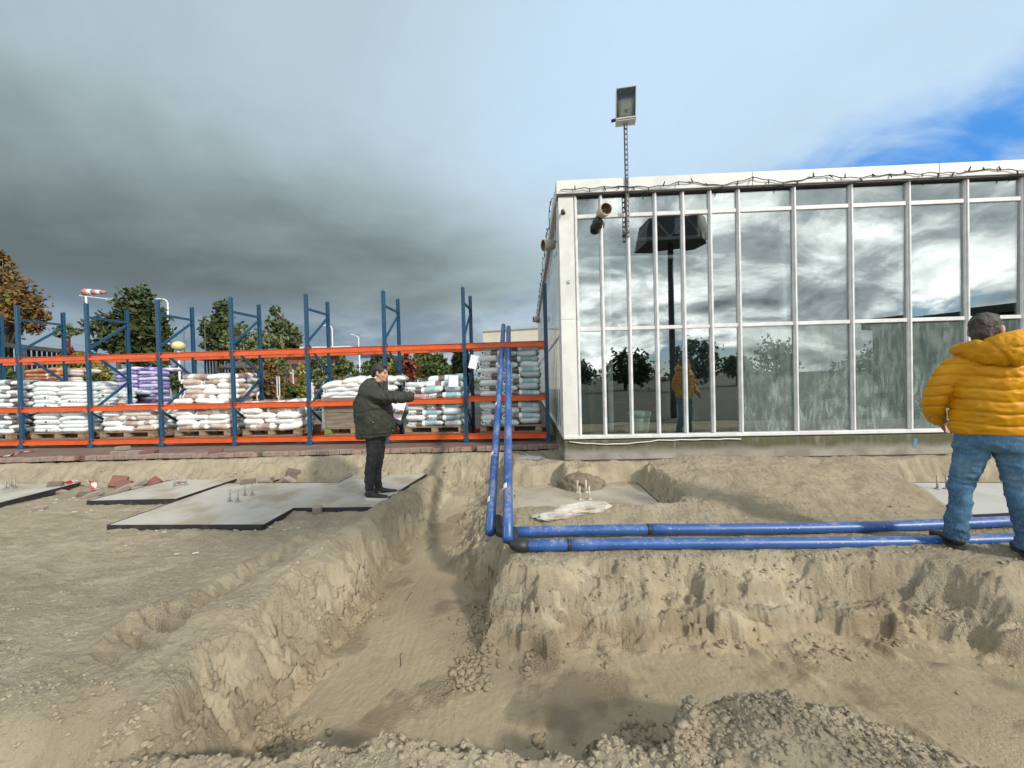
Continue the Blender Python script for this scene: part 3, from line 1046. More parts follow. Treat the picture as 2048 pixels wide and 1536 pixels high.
hs, hz = fac(1203, 432)
h1 = horn('horn_loudspeaker', ghw(hs, -0.26, hz - 0.02), (0.22, -1, 0.02), 'round beige horn loudspeaker over the leftmost front mullion, reddish throat facing forward', 1.0)
MB().loft([(-0.02, 0.10, -0.02), (-0.05, 0.15, -0.12), (-0.03, 0.24, -0.16)], 0.02, n=8).build('bracket', DARKMETAL, h1)
MB().loft([(-0.06, 0.12, -0.03), (-0.07, 0.15, -0.10), (-0.08, 0.2, -0.18), (-0.08, 0.2, -0.2)], [0.03, 0.08, 0.075, 0.02], n=16).build('driver', BLACKPLASTIC, h1)
p = ghw(-0.20, 0.55, 3.74)
h2 = horn('horn_loudspeaker', p, (-1, -0.35, -0.12), 'beige horn loudspeaker pointing left from the greenhouse side wall near its corner', 1.0)
MB().loft([(0.03, 0.03, 0.09), (0.12, 0.03, 0.085), (0.2, 0.04, 0.06)], 0.014, n=8).build('bracket', GALV, h2)
p = ghw(-0.24, 9.0, 3.75)
h3 = horn('horn_loudspeaker', p, (-1, -0.2, 0.1), 'farther horn loudspeaker seen end-on high on the greenhouse side wall', 1.2)
MB().loft([(0.03, 0.0, -0.03), (0.12, 0.0, -0.10), (0.24, 0.0, -0.12)], 0.02, n=8).build('bracket', GALV, h3)
# little dark camera on the corner panel
cs_, cz_ = fac(1131, 432)
SCAM = empty('security_camera', tuple(ghw(0.03, -0.13, cz_)), 0, 'small dark security camera on the white corner post under the fascia', 'camera')
MB().loft([(0, 0.05, 0.03), (0, 0.02, 0.03), (0, -0.03, -0.02), (0, -0.035, -0.026)], [0.01, 0.03, 0.034, 0.01], n=14).build('camera_body', DARKMETAL, SCAM)
MB().loft([(0, 0.05, 0.02), (0, 0.09, 0.045)], 0.014, n=8).build('bracket', DARKMETAL, SCAM)

# floodlight on a perforated steel strut in front of the third mullion
fs, fz0 = fac(1255, 480)
ft, fz1 = fac(1251, 252)
FL = empty('floodlight', tuple(ghw(fs - 0.02, -0.12, fz0)), B_ROT, 'grey box floodlight on a tall perforated steel strut rising above the roof edge', 'floodlight')
Ht = (fz1 - fz0) * 0.985
m_ = MB()
for k in range(int(Ht / 0.075)):
    z = k * 0.075
    m_.box((0, 0, z + 0.0125), (0.042, 0.010, 0.025))
    m_.box((-0.0165, 0, z + 0.05), (0.009, 0.010, 0.05))
    m_.box((0.0165, 0, z + 0.05), (0.009, 0.010, 0.05))
m_.box((-0.022, 0.02, Ht / 2), (0.004, 0.036, Ht)).box((0.022, 0.02, Ht / 2), (0.004, 0.036, Ht))
m_.build('strut', mat('strut_steel', (0.10, 0.10, 0.11), (0.06, 0.055, 0.05), 8, 0.5, metal=0.5), FL)
for zb_ in (0.10, 0.72):
    MB().box((0.0, 0.045, zb_), (0.075, 0.03, 0.035)).build('clamp', GALV, FL)
HZ = Ht + 0.0
rot = Matrix.Rotation(R(8), 3, 'X') @ Matrix.Rotation(R(-10), 3, 'Z')
FH = mat('floodlight_housing', (0.46, 0.47, 0.41), (0.52, 0.52, 0.44), 6, 0.5)
c = Vector((0.0, -0.02, HZ + 0.22))
m_ = MB()
m_.box(c + rot @ Vector((0, 0.09, 0)), (0.27, 0.012, 0.42), rot)
m_.box(c + rot @ Vector((-0.135, 0, 0)), (0.012, 0.19, 0.43), rot).box(c + rot @ Vector((0.135, 0, 0)), (0.012, 0.19, 0.43), rot)
m_.box(c + rot @ Vector((0, 0, 0.215)), (0.282, 0.19, 0.012), rot).box(c + rot @ Vector((0, 0, -0.215)), (0.282, 0.19, 0.012), rot)
m_.box(c + rot @ Vector((0, -0.092, -0.19)), (0.285, 0.02, 0.022), rot)
m_.build('housing', FH, FL)
MB().box(c + rot @ Vector((0.0, -0.035, -0.05)), (0.20, 0.08, 0.27), rot, 0.03).build('reflector', mat('reflector', (0.66, 0.63, 0.45), (0.58, 0.56, 0.42), 7, 0.35), FL)
MB().loft([c + rot @ Vector((0.0, -0.070, -0.09)), c + rot @ Vector((0.0, -0.080, -0.09)), c + rot @ Vector((0, -0.082, -0.09))], [0.024, 0.024, 0.01], n=14).build('lamp_holder', mat('lamp_holder', (0.33, 0.31, 0.24), None), FL)
lens_m = bpy.data.materials.new('floodlight_glass')
lens_m.use_nodes = True
lt = NT(lens_m.node_tree)
lens_m.node_tree.nodes.clear()
lo_ = lt.n('ShaderNodeOutputMaterial')
lt.t.links.new(lt.n('ShaderNodeMixShader', ins={0: lt.n('ShaderNodeFresnel', ins={'IOR': 1.45}), 1: lt.n('ShaderNodeBsdfTransparent', ins={'Color': (0.97, 0.98, 0.96, 1)}), 2: lt.n('ShaderNodeBsdfGlossy', ins={'Roughness': 0.05})}).outputs[0], lo_.inputs[0])
MB().box(c + rot @ Vector((0, -0.098, 0)), (0.262, 0.004, 0.40), rot).build('lens', lens_m, FL)
MB().tube(c + rot @ Vector((-0.14, 0.0, -0.16)), c + rot @ Vector((-0.20, 0.02, -0.16)), 0.022).build('cable_gland', BLACKPLASTIC, FL)


# string of fairy lights along the fascia: one wire with small dark bulbs
def fairy_lights(name, pts_fn, length, label, step):
    o = empty(name, (0, 0, 0), 0, label, 'string lights')
    pts = [pts_fn(k * step / 3) for k in range(int(length / step * 3))]
    MB().loft(pts, 0.0065, n=5, smooth=False).build('wire', BLACKPLASTIC, o)
    bm_ = MB().loft([(0, 0, 0.01), (0, 0, 0.0), (0, 0, -0.05), (0, 0, -0.065)], [0.004, 0.010, 0.008, 0.003], n=6).mesh('bulb', BLACKPLASTIC)
    for k in range(1, int(length / step)):
        p_ = pts_fn(k * step)
        link_mesh('bulb', bm_, o, tuple(p_), (R(random.uniform(-30, 30)), R(random.choice([0, 0, 15, -30, 150, 170, 200]) + random.uniform(-15, 15)), 0))
    return o


def wire_front(s):
    ph = (s + 0.35) / 1.05
    sag = (ph % 1.0)
    return ghw(s, -0.12 - 0.01 * math.sin(s * 5), 4.345 + 0.05 * (abs(sag - 0.5) * 2) ** 1.5 - 0.03 + 0.014 * math.sin(s * 7.3) + 0.010 * math.sin(s * 23))


fairy_lights('string_lights', wire_front, S_END, 'black string of fairy lights sagging along the front white fascia', 0.215)
fairy_lights('string_lights', lambda s: ghw(-0.10 - 0.025 * abs(math.sin(s * 3.1)), 0.1 + s, 4.31 + 0.04 * math.sin(s * 4.3) + 0.02 * math.sin(s * 17)), 13.0,
             'black string of fairy lights running back along the side wall eaves', 0.26)
# white cable hanging loose along the sill
cb_ = [ghw(0.05 + k * 0.11, -0.085, 0.575 - 0.045 * math.sin(min(k, 12) / 12 * math.pi) - 0.004 * (k % 3)) for k in range(24)]
tag(MB().loft(cb_, 0.008, n=6).build('cable', WHITE), 'thin white cable sagging under the sill at the greenhouse corner', 'cable')
# blue paint mark on the plinth, a flat daub
bs, bz = fac(1822, 890)
tag(MB().box((0, 0, 0), (0.05, 0.003, 0.13)).build('paint_mark', mat('blue_paint', (0.03, 0.22, 0.33), (0.10, 0.20, 0.22), 20, 0.7), None, tuple(ghw(bs, -0.0625, 0.46)), (0, R(12), B_ROT)), 'blue paint daub on the concrete plinth beside the yellow jacket', 'paint mark')
# fluorescent tube burning inside on the right
ls, lz = fac(1985, 519)
p = ghw(ls * 1.3, 1.8, 3.55)
lamp_m = bpy.data.materials.new('lit_tube')
lamp_m.use_nodes = True
lb = lamp_m.node_tree.nodes['Principled BSDF']
lb.inputs['Emission Color'].default_value = (1, 0.82, 0.42, 1)
lb.inputs['Emission Strength'].default_value = 1.6
TL = empty('tube_light', tuple(p), B_ROT, 'yellowish lit tube light hanging inside behind the upper right pane', 'light')
MB().box((0, 0, 0.03), (0.62, 0.08, 0.035)).build('fitting', ALU, TL)
MB().tube((-0.29, 0, 0), (0.29, 0, 0), 0.016).build('tube', lamp_m, TL)
MB().bar((0, 0, 0.05), (0, 0, 0.85), 0.01, 0.01).build('hanger', DARKMETAL, TL)

# ------------------------------------------------------------------ brick pavement edge
PAVE_Z = 0.35


def pave_material():
    m_ = bpy.data.materials.new('brick_pavement')
    m_.use_nodes = True
    t = NT(m_.node_tree)
    p = m_.node_tree.nodes['Principled BSDF']
    v = t.n('ShaderNodeTexCoord').outputs['Object']
    br = t.n('ShaderNodeTexBrick', ins={'Vector': v, 'Color1': (0.17, 0.085, 0.065, 1), 'Color2': (0.12, 0.075, 0.062, 1), 'Mortar': (0.13, 0.11, 0.085, 1), 'Scale': 4.8, 'Mortar Size': 0.02})
    d = t.ss(t.noise(v, 1.2, 8, 0.65), 0.40, 0.62)
    col = t.mix(t.m('MULTIPLY', d, 0.85), br.outputs[0], (0.17, 0.145, 0.11))
    t.put(p, 'Base Color', col)
    p.inputs['Roughness'].default_value = 0.9
    return m_


def edge_y(x):
    return 7.08 + 0.02 * math.sin(x * 1.7) + (0.012 * max(0, -x - 4))


PV = MB()
xs = [-13.4, -10, -7, -4, -2, -0.5, 0.86]
vs = []
PV.prism([(x, edge_y(x) + 0.11) for x in xs] + [(0.95, 7.4), (1.0, 9), (-13.4, 9.2)], PAVE_Z - 0.10, PAVE_Z - 0.003)
PV.prism([(-13.4, 9.2), (1.0, 9.0), (1.3, 16.5), (-13.4, 16.5)], PAVE_Z - 0.10, PAVE_Z - 0.004)
pav = tag(fix_normals(PV.build('pavement', pave_material())), kind='structure')
BR1 = mat('edge_brick_pale', (0.30, 0.235, 0.20), (0.21, 0.155, 0.13), 6, 0.92, 0.35, 40)
BR2 = mat('edge_brick_red', (0.20, 0.105, 0.085), (0.28, 0.20, 0.165), 6, 0.92, 0.35, 40)
bms = {}
for w_ in (0.10, 0.20, 0.15):
    for k, m_ in enumerate((BR1, BR2)):
        bms[(w_, k)] = MB().box((0, 0, 0), (w_ - 0.007, 0.11, 0.078), bevel=0.006).mesh('brick', m_)
x = -11.5
while x < 0.80:
    w_ = random.choice([0.10, 0.10, 0.20, 0.20, 0.15])
    if random.random() > 0.05:
        y = edge_y(x + w_ / 2) + 0.05 + random.uniform(-0.012, 0.012)
        link_mesh('brick', bms[(w_, 1 if random.random() < 0.25 else 0)], pav, (x + w_ / 2, y, PAVE_Z - 0.036 + random.uniform(-0.005, 0.004)),
                  (R(random.uniform(-2, 2)), R(random.uniform(-1.5, 1.5)), R(random.uniform(-2, 2))))
    x += w_

# large paving far behind the rack, sheet of ground of the plant yard
yd = MB().add([(-60, 14, 0.352), (20, 14, 0.352), (20, 60, 0.352), (-60, 60, 0.352)], [(0, 1, 2, 3)])
yd.add([(-60, 8.6, 0.352), (-13.3, 8.6, 0.352), (-13.3, 14, 0.352), (-60, 14, 0.352)], [(0, 1, 2, 3)])
tag(yd.build('yard', mat('yard_paving', (0.13, 0.12, 0.10), (0.09, 0.085, 0.07), 0.8, 0.95)), kind='structure')

# ------------------------------------------------------------------ concrete slabs with black formwork edges
CONC = mat('fresh_concrete', (0.415, 0.40, 0.355), (0.315, 0.275, 0.20), 1.6, 0.85, 0.15, 60, detail=10, lo=0.42, hi=0.62)
CONCB = mat('clean_concrete', (0.43, 0.43, 0.41), (0.36, 0.355, 0.33), 1.1, 0.85, 0.1, 60, detail=8)
SANDC = mat('sandy_concrete', (0.40, 0.37, 0.30), (0.27, 0.23, 0.165), 1.3, 0.9, 0.2, 50, detail=8)
FORM = mat('formwork_board', (0.016, 0.016, 0.018), (0.05, 0.048, 0.045), 9, 0.5, lo=0.5, hi=0.8)
STEEL = mat('bolt_steel', (0.36, 0.35, 0.33), (0.22, 0.20, 0.18), 20, 0.5, metal=0.4)
STEEL_PALE = mat('pale_bolt', (0.52, 0.48, 0.40), (0.40, 0.36, 0.28), 20, 0.6)
bolt_me = {}


def slab(poly, label, m, bolts, top=0.0, bh=0.16, form=0.20, bm_=STEEL):
    o = empty('concrete_slab', (poly[0][0], poly[0][1], top), 0, label, 'slab', 'concrete foundation slabs')
    P = [(p_[0] - poly[0][0], p_[1] - poly[0][1]) for p_ in poly]
    fix_normals(MB().prism(P, -form + 0.01, 0.0).build('slab_top', m, o))
    n = len(P)
    area = sum(P[i][0] * P[(i + 1) % n][1] - P[(i + 1) % n][0] * P[i][1] for i in range(n))
    sg = 1 if area > 0 else -1
    for i in range(n):
        a, b = Vector((*P[i], 0)), Vector((*P[(i + 1) % n], 0))
        d = (b - a).normalized()
        out = Vector((d.y, -d.x, 0)) * sg
        MB().bar(a + out * 0.010 + Vector((0, 0, -form / 2 + 0.003)), b + out * 0.010 + Vector((0, 0, -form / 2 + 0.003)), 0.018, form).build('formwork', FORM, o)
    if bolts:
        key = (bh, bm_.name)
        if key not in bolt_me:
            bolt_me[key] = MB().tube((0, 0, -0.01), (0, 0, bh), 0.011, n=8).tube((0, 0, 0), (0, 0, 0.012), 0.032, n=8).mesh('anchor_bolt', bm_)
        for x_, y_ in bolts:
            link_mesh('anchor_bolt', bolt_me[key], o, (x_ - poly[0][0], y_ - poly[0][1], 0.0), (R(random.uniform(-2, 2)), R(random.uniform(-2, 2)), random.uniform(0, 3)))
    return o


def pz(lst, z=0.0):
    return [tuple(atz(a, b, z)[:2]) for a, b in lst]


slabA = pz([(217, 1050), (527, 1049), (587, 1016), (745, 1014), (857, 945), (713, 948), (678, 965), (456, 967)])
bA = pz([(460, 1003), (476, 1004), (490, 991), (505, 991)])
slab(slabA, 'stepped concrete slab with black edges on which the man in the green parka stands', CONC, bA + [slabA[4]][:0])
slabB = pz([(176, 1001), (352, 997), (452, 964), (487, 952.5), (368, 954)])
slab(slabB, 'smaller concrete slab behind the stepped one, black front edge, three bolts', CONC, pz([(350, 972), (361, 970.5), (372, 970)]), top=-0.004)
slabC = pz([(-160, 1046), (159, 965), (-150, 966)])
sC = slabC[0]
slab([sC, slabC[1], (slabC[1][0] - 3.4, slabC[1][1] + 0.15), (sC[0] - 1.2, sC[1] + 0.6)], 'concrete slab with black edge cut by the left picture border', CONC, pz([(12, 978), (30, 977), (22, 974)]))
slabD = pz([(1028, 1019), (1329, 1016), (1266, 962)])
slab([slabD[0], slabD[1], (slabD[2][0] + 0.02, 6.02), (slabD[0][0] + 0.03, 6.25)], 'square concrete slab dusted with sand beside the leaning pipes', SANDC,
     pz([(1160, 999), (1179, 999), (1155, 985), (1172, 985)]), bh=0.17, bm_=STEEL_PALE)
slabE = pz([(1905, 1031), (1765, 965), (1945, 966)])
slab([slabE[0], slabE[1], slabE[2], (7.9, 5.15), (8.2, 4.35)], 'clean pale concrete slab behind the man in yellow', CONCB, pz([(1875, 978), (1893, 978)]), bh=0.17)

# ------------------------------------------------------------------ blue pipes
PIPE = None


def pipe_material():
    m_ = bpy.data.materials.new('blue_pipe')
    m_.use_nodes = True
    t = NT(m_.node_tree)
    p = m_.node_tree.nodes['Principled BSDF']
    v = t.n('ShaderNodeTexCoord').outputs['Object']
    n1 = t.noise(v, 3.0, 8, 0.65)
    n2 = t.noise(v, 24.0, 6, 0.7)
    col = t.mix(t.ss(n1, 0.35, 0.65), (0.020, 0.072, 0.235), (0.032, 0.10, 0.305))
    nz = t.n('ShaderNodeNewGeometry').outputs['Normal']
    topf = t.ss(t.n('ShaderNodeSeparateXYZ', ins={0: nz}).outputs[2], 0.35, 0.95)
    dust = t.m('MULTIPLY', t.ss(t.m('ADD', t.m('MULTIPLY', n1, 0.55), t.m('MULTIPLY', n2, 0.45)), 0.50, 0.60), topf)
    col = t.mix(t.m('MULTIPLY', dust, 0.45), col, (0.36, 0.32, 0.25))
    smear = t.ss(n2, 0.62, 0.72, 0.0, 0.22)
    col = t.mix(smear, col, (0.36, 0.38, 0.44))
    # printed white line with worn lettering along the pipe
    sn = t.n('ShaderNodeSeparateXYZ', ins={0: nz})
    ln_ = t.m('MULTIPLY', t.m('GREATER_THAN', sn.outputs[2], 0.28), t.m('LESS_THAN', sn.outputs[2], 0.40))
    ln_ = t.m('MULTIPLY', ln_, t.m('LESS_THAN', sn.outputs[1], 0.0))
    dash = t.ss(t.noise(t.vm('MULTIPLY', v, (22, 0.2, 0.2)), 1.0, 4, 0.8), 0.55, 0.60, 0.0, 0.6)
    col = t.mix(t.m('MULTIPLY', ln_, dash), col, (0.55, 0.60, 0.68))
    t.put(p, 'Base Color', col)
    t.put(p, 'Roughness', t.m('ADD', 0.38, t.m('MULTIPLY', dust, 0.4)))
    return m_


PIPE = pipe_material()
PR = 0.046


def pipe(label, pts, joints, marks=True, cap_end=None):
    o = empty('pipe', tuple(pts[0]), 0, label, 'pipe', 'blue plastic pipes')
    b = Vector(pts[0])
    L = [Vector(p_) - b for p_ in pts]
    MB().loft(L, PR, n=20).build('pipe_body', PIPE, o)
    for j in joints:
        # position along the polyline
        acc = 0
        for k in range(len(L) - 1):
            sl = (L[k + 1] - L[k]).length
            if acc + sl >= j:
                d = (L[k + 1] - L[k]) / sl
                p_ = L[k] + d * (j - acc)
                MB().loft([p_ - d * 0.012, p_ - d * 0.010, p_ + d * 0.010, p_ + d * 0.012], [PR, PR + 0.005, PR + 0.005, PR], n=20).build('joint_ring', BLACKPLASTIC, o)
                MB().loft([p_ + d * 0.013, p_ + d * 0.19, p_ + d * 0.2], [PR + 0.003, PR + 0.003, PR], n=20).build('socket', PIPE, o)
                break
            acc += sl
    return o


def ground_pipe(px_list, depth_list, zoff=0.0):
    out = []
    for (x_, y_), d_ in zip(px_list, depth_list):
        p_ = at(x_, y_, d_)
        out.append(p_)
    return out


# resting on the sand: front and back run
fy = lambda x: 3.33 - 0.02 * x
xs = [0.04 + 0.24 * k for k in range(28)]
front_run = [Vector((x_, fy(x_) + 0.028 * math.sin(x_ * 1.1 + 0.3), 0.130 + 0.016 * math.sin(x_ * 0.9 + 2.2) + 0.006 * x_)) for x_ in xs]
back_run = [Vector((x_ - 0.16, 3.60 - 0.015 * x_ + 0.030 * math.sin(x_ * 0.95 + 1), 0.132 + 0.016 * math.sin(x_ * 1.0 + 1.5) + 0.012 * x_)) for x_ in xs]
lean1 = [at(980, 1066, 3.60), at(1007, 651, 8.75)]
lean2 = [at(1015.5, 1080, 3.33), at(1017, 655, 8.75)]


def run_between(a, b, sag, n=14):
    return [a.lerp(b, k / (n - 1)) - Vector((0, 0, sag * math.sin(math.pi * k / (n - 1)))) for k in range(n)]


p1 = pipe('left of the two blue pipes leaning against the rack top beam', run_between(lean1[0], lean1[1], 0.008), [])
p2 = pipe('right of the two leaning blue pipes, scuffed white, rising from the corner elbow', run_between(lean2[0], lean2[1], 0.008), [])
STK = mat('white_sticker', (0.75, 0.77, 0.80), None, rough=0.6)
for o_, ln, fr, sd_ in ((p1, lean1, (0.07, 0.20, 0.40, 0.62, 0.80), -0.35), (p2, lean2, (0.11,), -0.1)):
    a, b = ln
    d = (b - a).normalized()
    side = d.cross(Vector((0, 0, 1))).normalized()
    nrm = side.cross(d).normalized()
    for f in fr:
        c_ = (b - a) * f - Vector((0, 0, 0.008 * math.sin(math.pi * f)))
        ang = sd_ - 0.6
        m_ = MB()
        vs, fs_ = [], []
        for i in range(5):
            th = ang + 0.5 * (i - 2) / 2
            rr = side * math.sin(th) + nrm * math.cos(th)
            for e in (-0.035, 0.035):
                for hgt in (PR - 0.001, PR + 0.0012):
                    vs.append(c_ + rr * hgt + d * e)
        for i in range(4):
            b0 = i * 4
            fs_ += [(b0 + 1, b0 + 5, b0 + 7, b0 + 3), (b0, b0 + 2, b0 + 6, b0 + 4), (b0, b0 + 4, b0 + 5, b0 + 1), (b0 + 2, b0 + 3, b0 + 7, b0 + 6)]
        m_.add(vs, fs_).build('sticker', STK, o_)
ELB = BLACKPLASTIC


def elbow(o, corner, d_up, d_out):
    b = Vector(o.location)
    c_ = Vector(corner) - b
    u, w = Vector(d_up).normalized(), Vector(d_out).normalized()
    pts = [c_ + u * 0.17, c_ + u * 0.06, c_ + u * 0.02 + w * 0.02, c_ + w * 0.06, c_ + w * 0.13]
    MB().loft(pts, PR + 0.006, n=18).build('elbow', ELB, o)


elbow(p1, Vector(back_run[0]) + Vector((-0.05, -0.0, 0.0)), lean1[1] - lean1[0], Vector((1, 0, 0)))
elbow(p2, Vector(front_run[0]) + Vector((-0.07, 0.0, 0.0)), lean2[1] - lean2[0], Vector((1, 0, 0)))
pipe('back of the two blue pipes lying on the sand', back_run, [1.32])
pipe('front of the two blue pipes lying on the sand, dusted with sand', front_run, [0.40])


# ------------------------------------------------------------------ pallet rack
BLUE = mat('rack_blue', (0.008, 0.050, 0.105), (0.012, 0.065, 0.13), 5, 0.5, 0.0)


def perforated_blue():
    m_ = bpy.data.materials.new('rack_blue_perforated')
    m_.use_nodes = True
    t = NT(m_.node_tree)
    p = m_.node_tree.nodes['Principled BSDF']
    v = t.n('ShaderNodeTexCoord').outputs['Object']
    s_ = t.n('ShaderNodeSeparateXYZ', ins={0: v})
    col = t.mix(t.noise(v, 4, 5), (0.008, 0.050, 0.105), (0.013, 0.066, 0.13))
    col = t.mix(t.ss(t.noise(v, 30, 6, 0.7), 0.62, 0.72, 0.0, 0.35), col, (0.20, 0.22, 0.24))
    t.put(p, 'Base Color', col)
    p.inputs['Roughness'].default_value = 0.45
    return m_


ORANGE = mat('rack_orange', (0.62, 0.105, 0.018), (0.52, 0.08, 0.014), 3, 0.42)
ORANGED = mat('rack_orange_deep', (0.42, 0.052, 0.012), (0.34, 0.045, 0.012), 3, 0.5)
PBLUE = perforated_blue()
RA, RB = Vector((-10.2, 8.30, 0)), Vector((0.66, 7.52, 0))
RU = (RB - RA).normalized()
RN = Vector((-RU.y, RU.x, 0))
BAY = (RB - RA).length / 7
R_ROT = math.atan2(RU.y, RU.x)
RD = 0.80
HP = 2.95
RACK = empty('pallet_rack', (RA.x, RA.y, PAVE_Z), R_ROT, 'long pallet rack with blue perforated posts and orange beams beside the greenhouse', 'pallet rack')


def rw(s, d, z):
    """rack coordinates (along, behind the front posts, above the pavement) to the world"""
    p = RA + RU * s + RN * d
    return Vector((p.x, p.y, PAVE_Z + z))


# post: C section with punched holes in its front flange
m_ = MB()
pw, pd = 0.066, 0.048
for sx_ in (-1, 1):
    m_.box((sx_ * (pw / 2 - 0.0025), 0, HP / 2), (0.005, pd, HP))
    m_.box((sx_ * (pw / 2 - 0.013), -pd / 2 + 0.0025, HP / 2), (0.016, 0.005, HP))
m_.box((0, -pd / 2 + 0.0028, HP / 2), (0.014, 0.004, HP))
k = 0
while k * 0.075 < HP:
    z = k * 0.075
    m_.box((-0.011, -pd / 2 + 0.003, z + 0.022), (0.012, 0.004, 0.044)).box((0.011, -pd / 2 + 0.003, z + 0.022), (0.012, 0.004, 0.044))
    k += 1
m_.box((0, 0.0, HP / 2), (pw - 0.02, 0.004, HP - 0.01))
post_me = m_.mesh('post', PBLUE)
foot_me = MB().box((0, 0, 0.006), (0.14, 0.12, 0.012)).box((0, -0.012, 0.05), (0.10, 0.085, 0.09), bevel=0.01).mesh('foot_plate', BLUE)
NODES = [0.55, 0.95, 1.5, 2.05]
br_me = {}


def brace(z0, z1):
    key = (round(z0, 2), round(z1, 2))
    if key not in br_me:
        br_me[key] = MB().bar((0, 0.03, z0), (0, RD - 0.03, z1), 0.028, 0.045).mesh('brace', BLUE)
    return br_me[key]


for i in range(-1, 8):
    s = i * BAY
    for d in (0.0, RD):
        o = link_mesh('post', post_me, RACK, (s, d, 0), (0, 0, 0 if d == 0 else math.pi))
        link_mesh('foot_plate', foot_me, RACK, (s, d, 0))
    link_mesh('brace', brace(HP - 0.28, HP - 0.28), RACK, (s, 0, 0))
    zz = [HP - 0.90, HP - 0.38]
    for z0, z1 in ((HP - 0.92, HP - 0.36), (HP - 0.98, HP - 1.55), (HP - 2.2, HP - 1.62), (HP - 2.26, HP - 2.75)):
        link_mesh('brace', brace(z0, z1), RACK, (s, 0, 0))
# beams: stepped box section, lighter lower lip and deeper recessed upper half
bm1 = MB()
bl = BAY - pw - 0.004
bm1.box((0, 0, -0.028), (bl, 0.052, 0.052), bevel=0.004)
bm1.box((0, 0.014, 0.024), (bl, 0.026, 0.050), bevel=0.003)
bm1.box((0, 0.004, 0.0505), (bl, 0.045, 0.006))
beam_me = bm1.mesh('beam', ORANGE)
bm2 = MB().box((0, -0.030, 0), (0.007, 0.012, 0.15))
clip_me = bm2.mesh('connector', ORANGED)
levels = (0.115, 0.80, 1.84)
for i in range(-1, 7):
    for d in (0.0, RD):
        for li, z in enumerate(levels):
            zz = z + (0.03 if i == 6 and li == 1 else 0)
            o = link_mesh('beam', beam_me, RACK, ((i + 0.5) * BAY, d, zz), (0, 0, 0 if d == 0 else math.pi))
            for sx_ in (-1, 1):
                link_mesh('connector', clip_me, o, (sx_ * (bl / 2 - 0.003), 0, 0))

# ------------------------------------------------------------------ pallets
PWOOD = mat('pallet_wood', (0.27, 0.20, 0.13), (0.17, 0.125, 0.085), 2.5, 0.85, 0.3, 30, stretch=(3, 10, 10))
GREENW = mat('green_wood', (0.10, 0.24, 0.03), (0.14, 0.20, 0.05), 6, 0.8)
board_me = MB().box((0, 0, 0), (1.2, 0.10, 0.02)).mesh('board', PWOOD)
block_me = MB().box((0, 0, 0), (0.13, 0.11, 0.09), bevel=0.005).mesh('block', PWOOD)
blockg_me = MB().box((0, 0, 0), (0.13, 0.11, 0.09), bevel=0.005).mesh('block', GREENW)
PAL_Z = 0.17


def pallet(s, d, z, label, green=False, w=1.2):
    o = empty('pallet', tuple(rw(s, d, z)), R_ROT, label, 'pallet', 'wooden pallets in the rack')
    k = w / 1.2
    for y in (0.05, 0.225, 0.40, 0.575, 0.75):
        b = link_mesh('board', board_me, o, (0, y, 0.13))
        b.scale = (k, 1, 1)
    for y in (0.055, 0.40, 0.745):
        b = link_mesh('board', board_me, o, (0, y, 0.01))
        b.scale = (k, 1, 1)
        for x_ in (-0.53 * k, 0, 0.53 * k):
            g = green and x_ < 0 and y < 0.1
            link_mesh('block', blockg_me if g else block_me, o, (x_, y, 0.068))
    return o


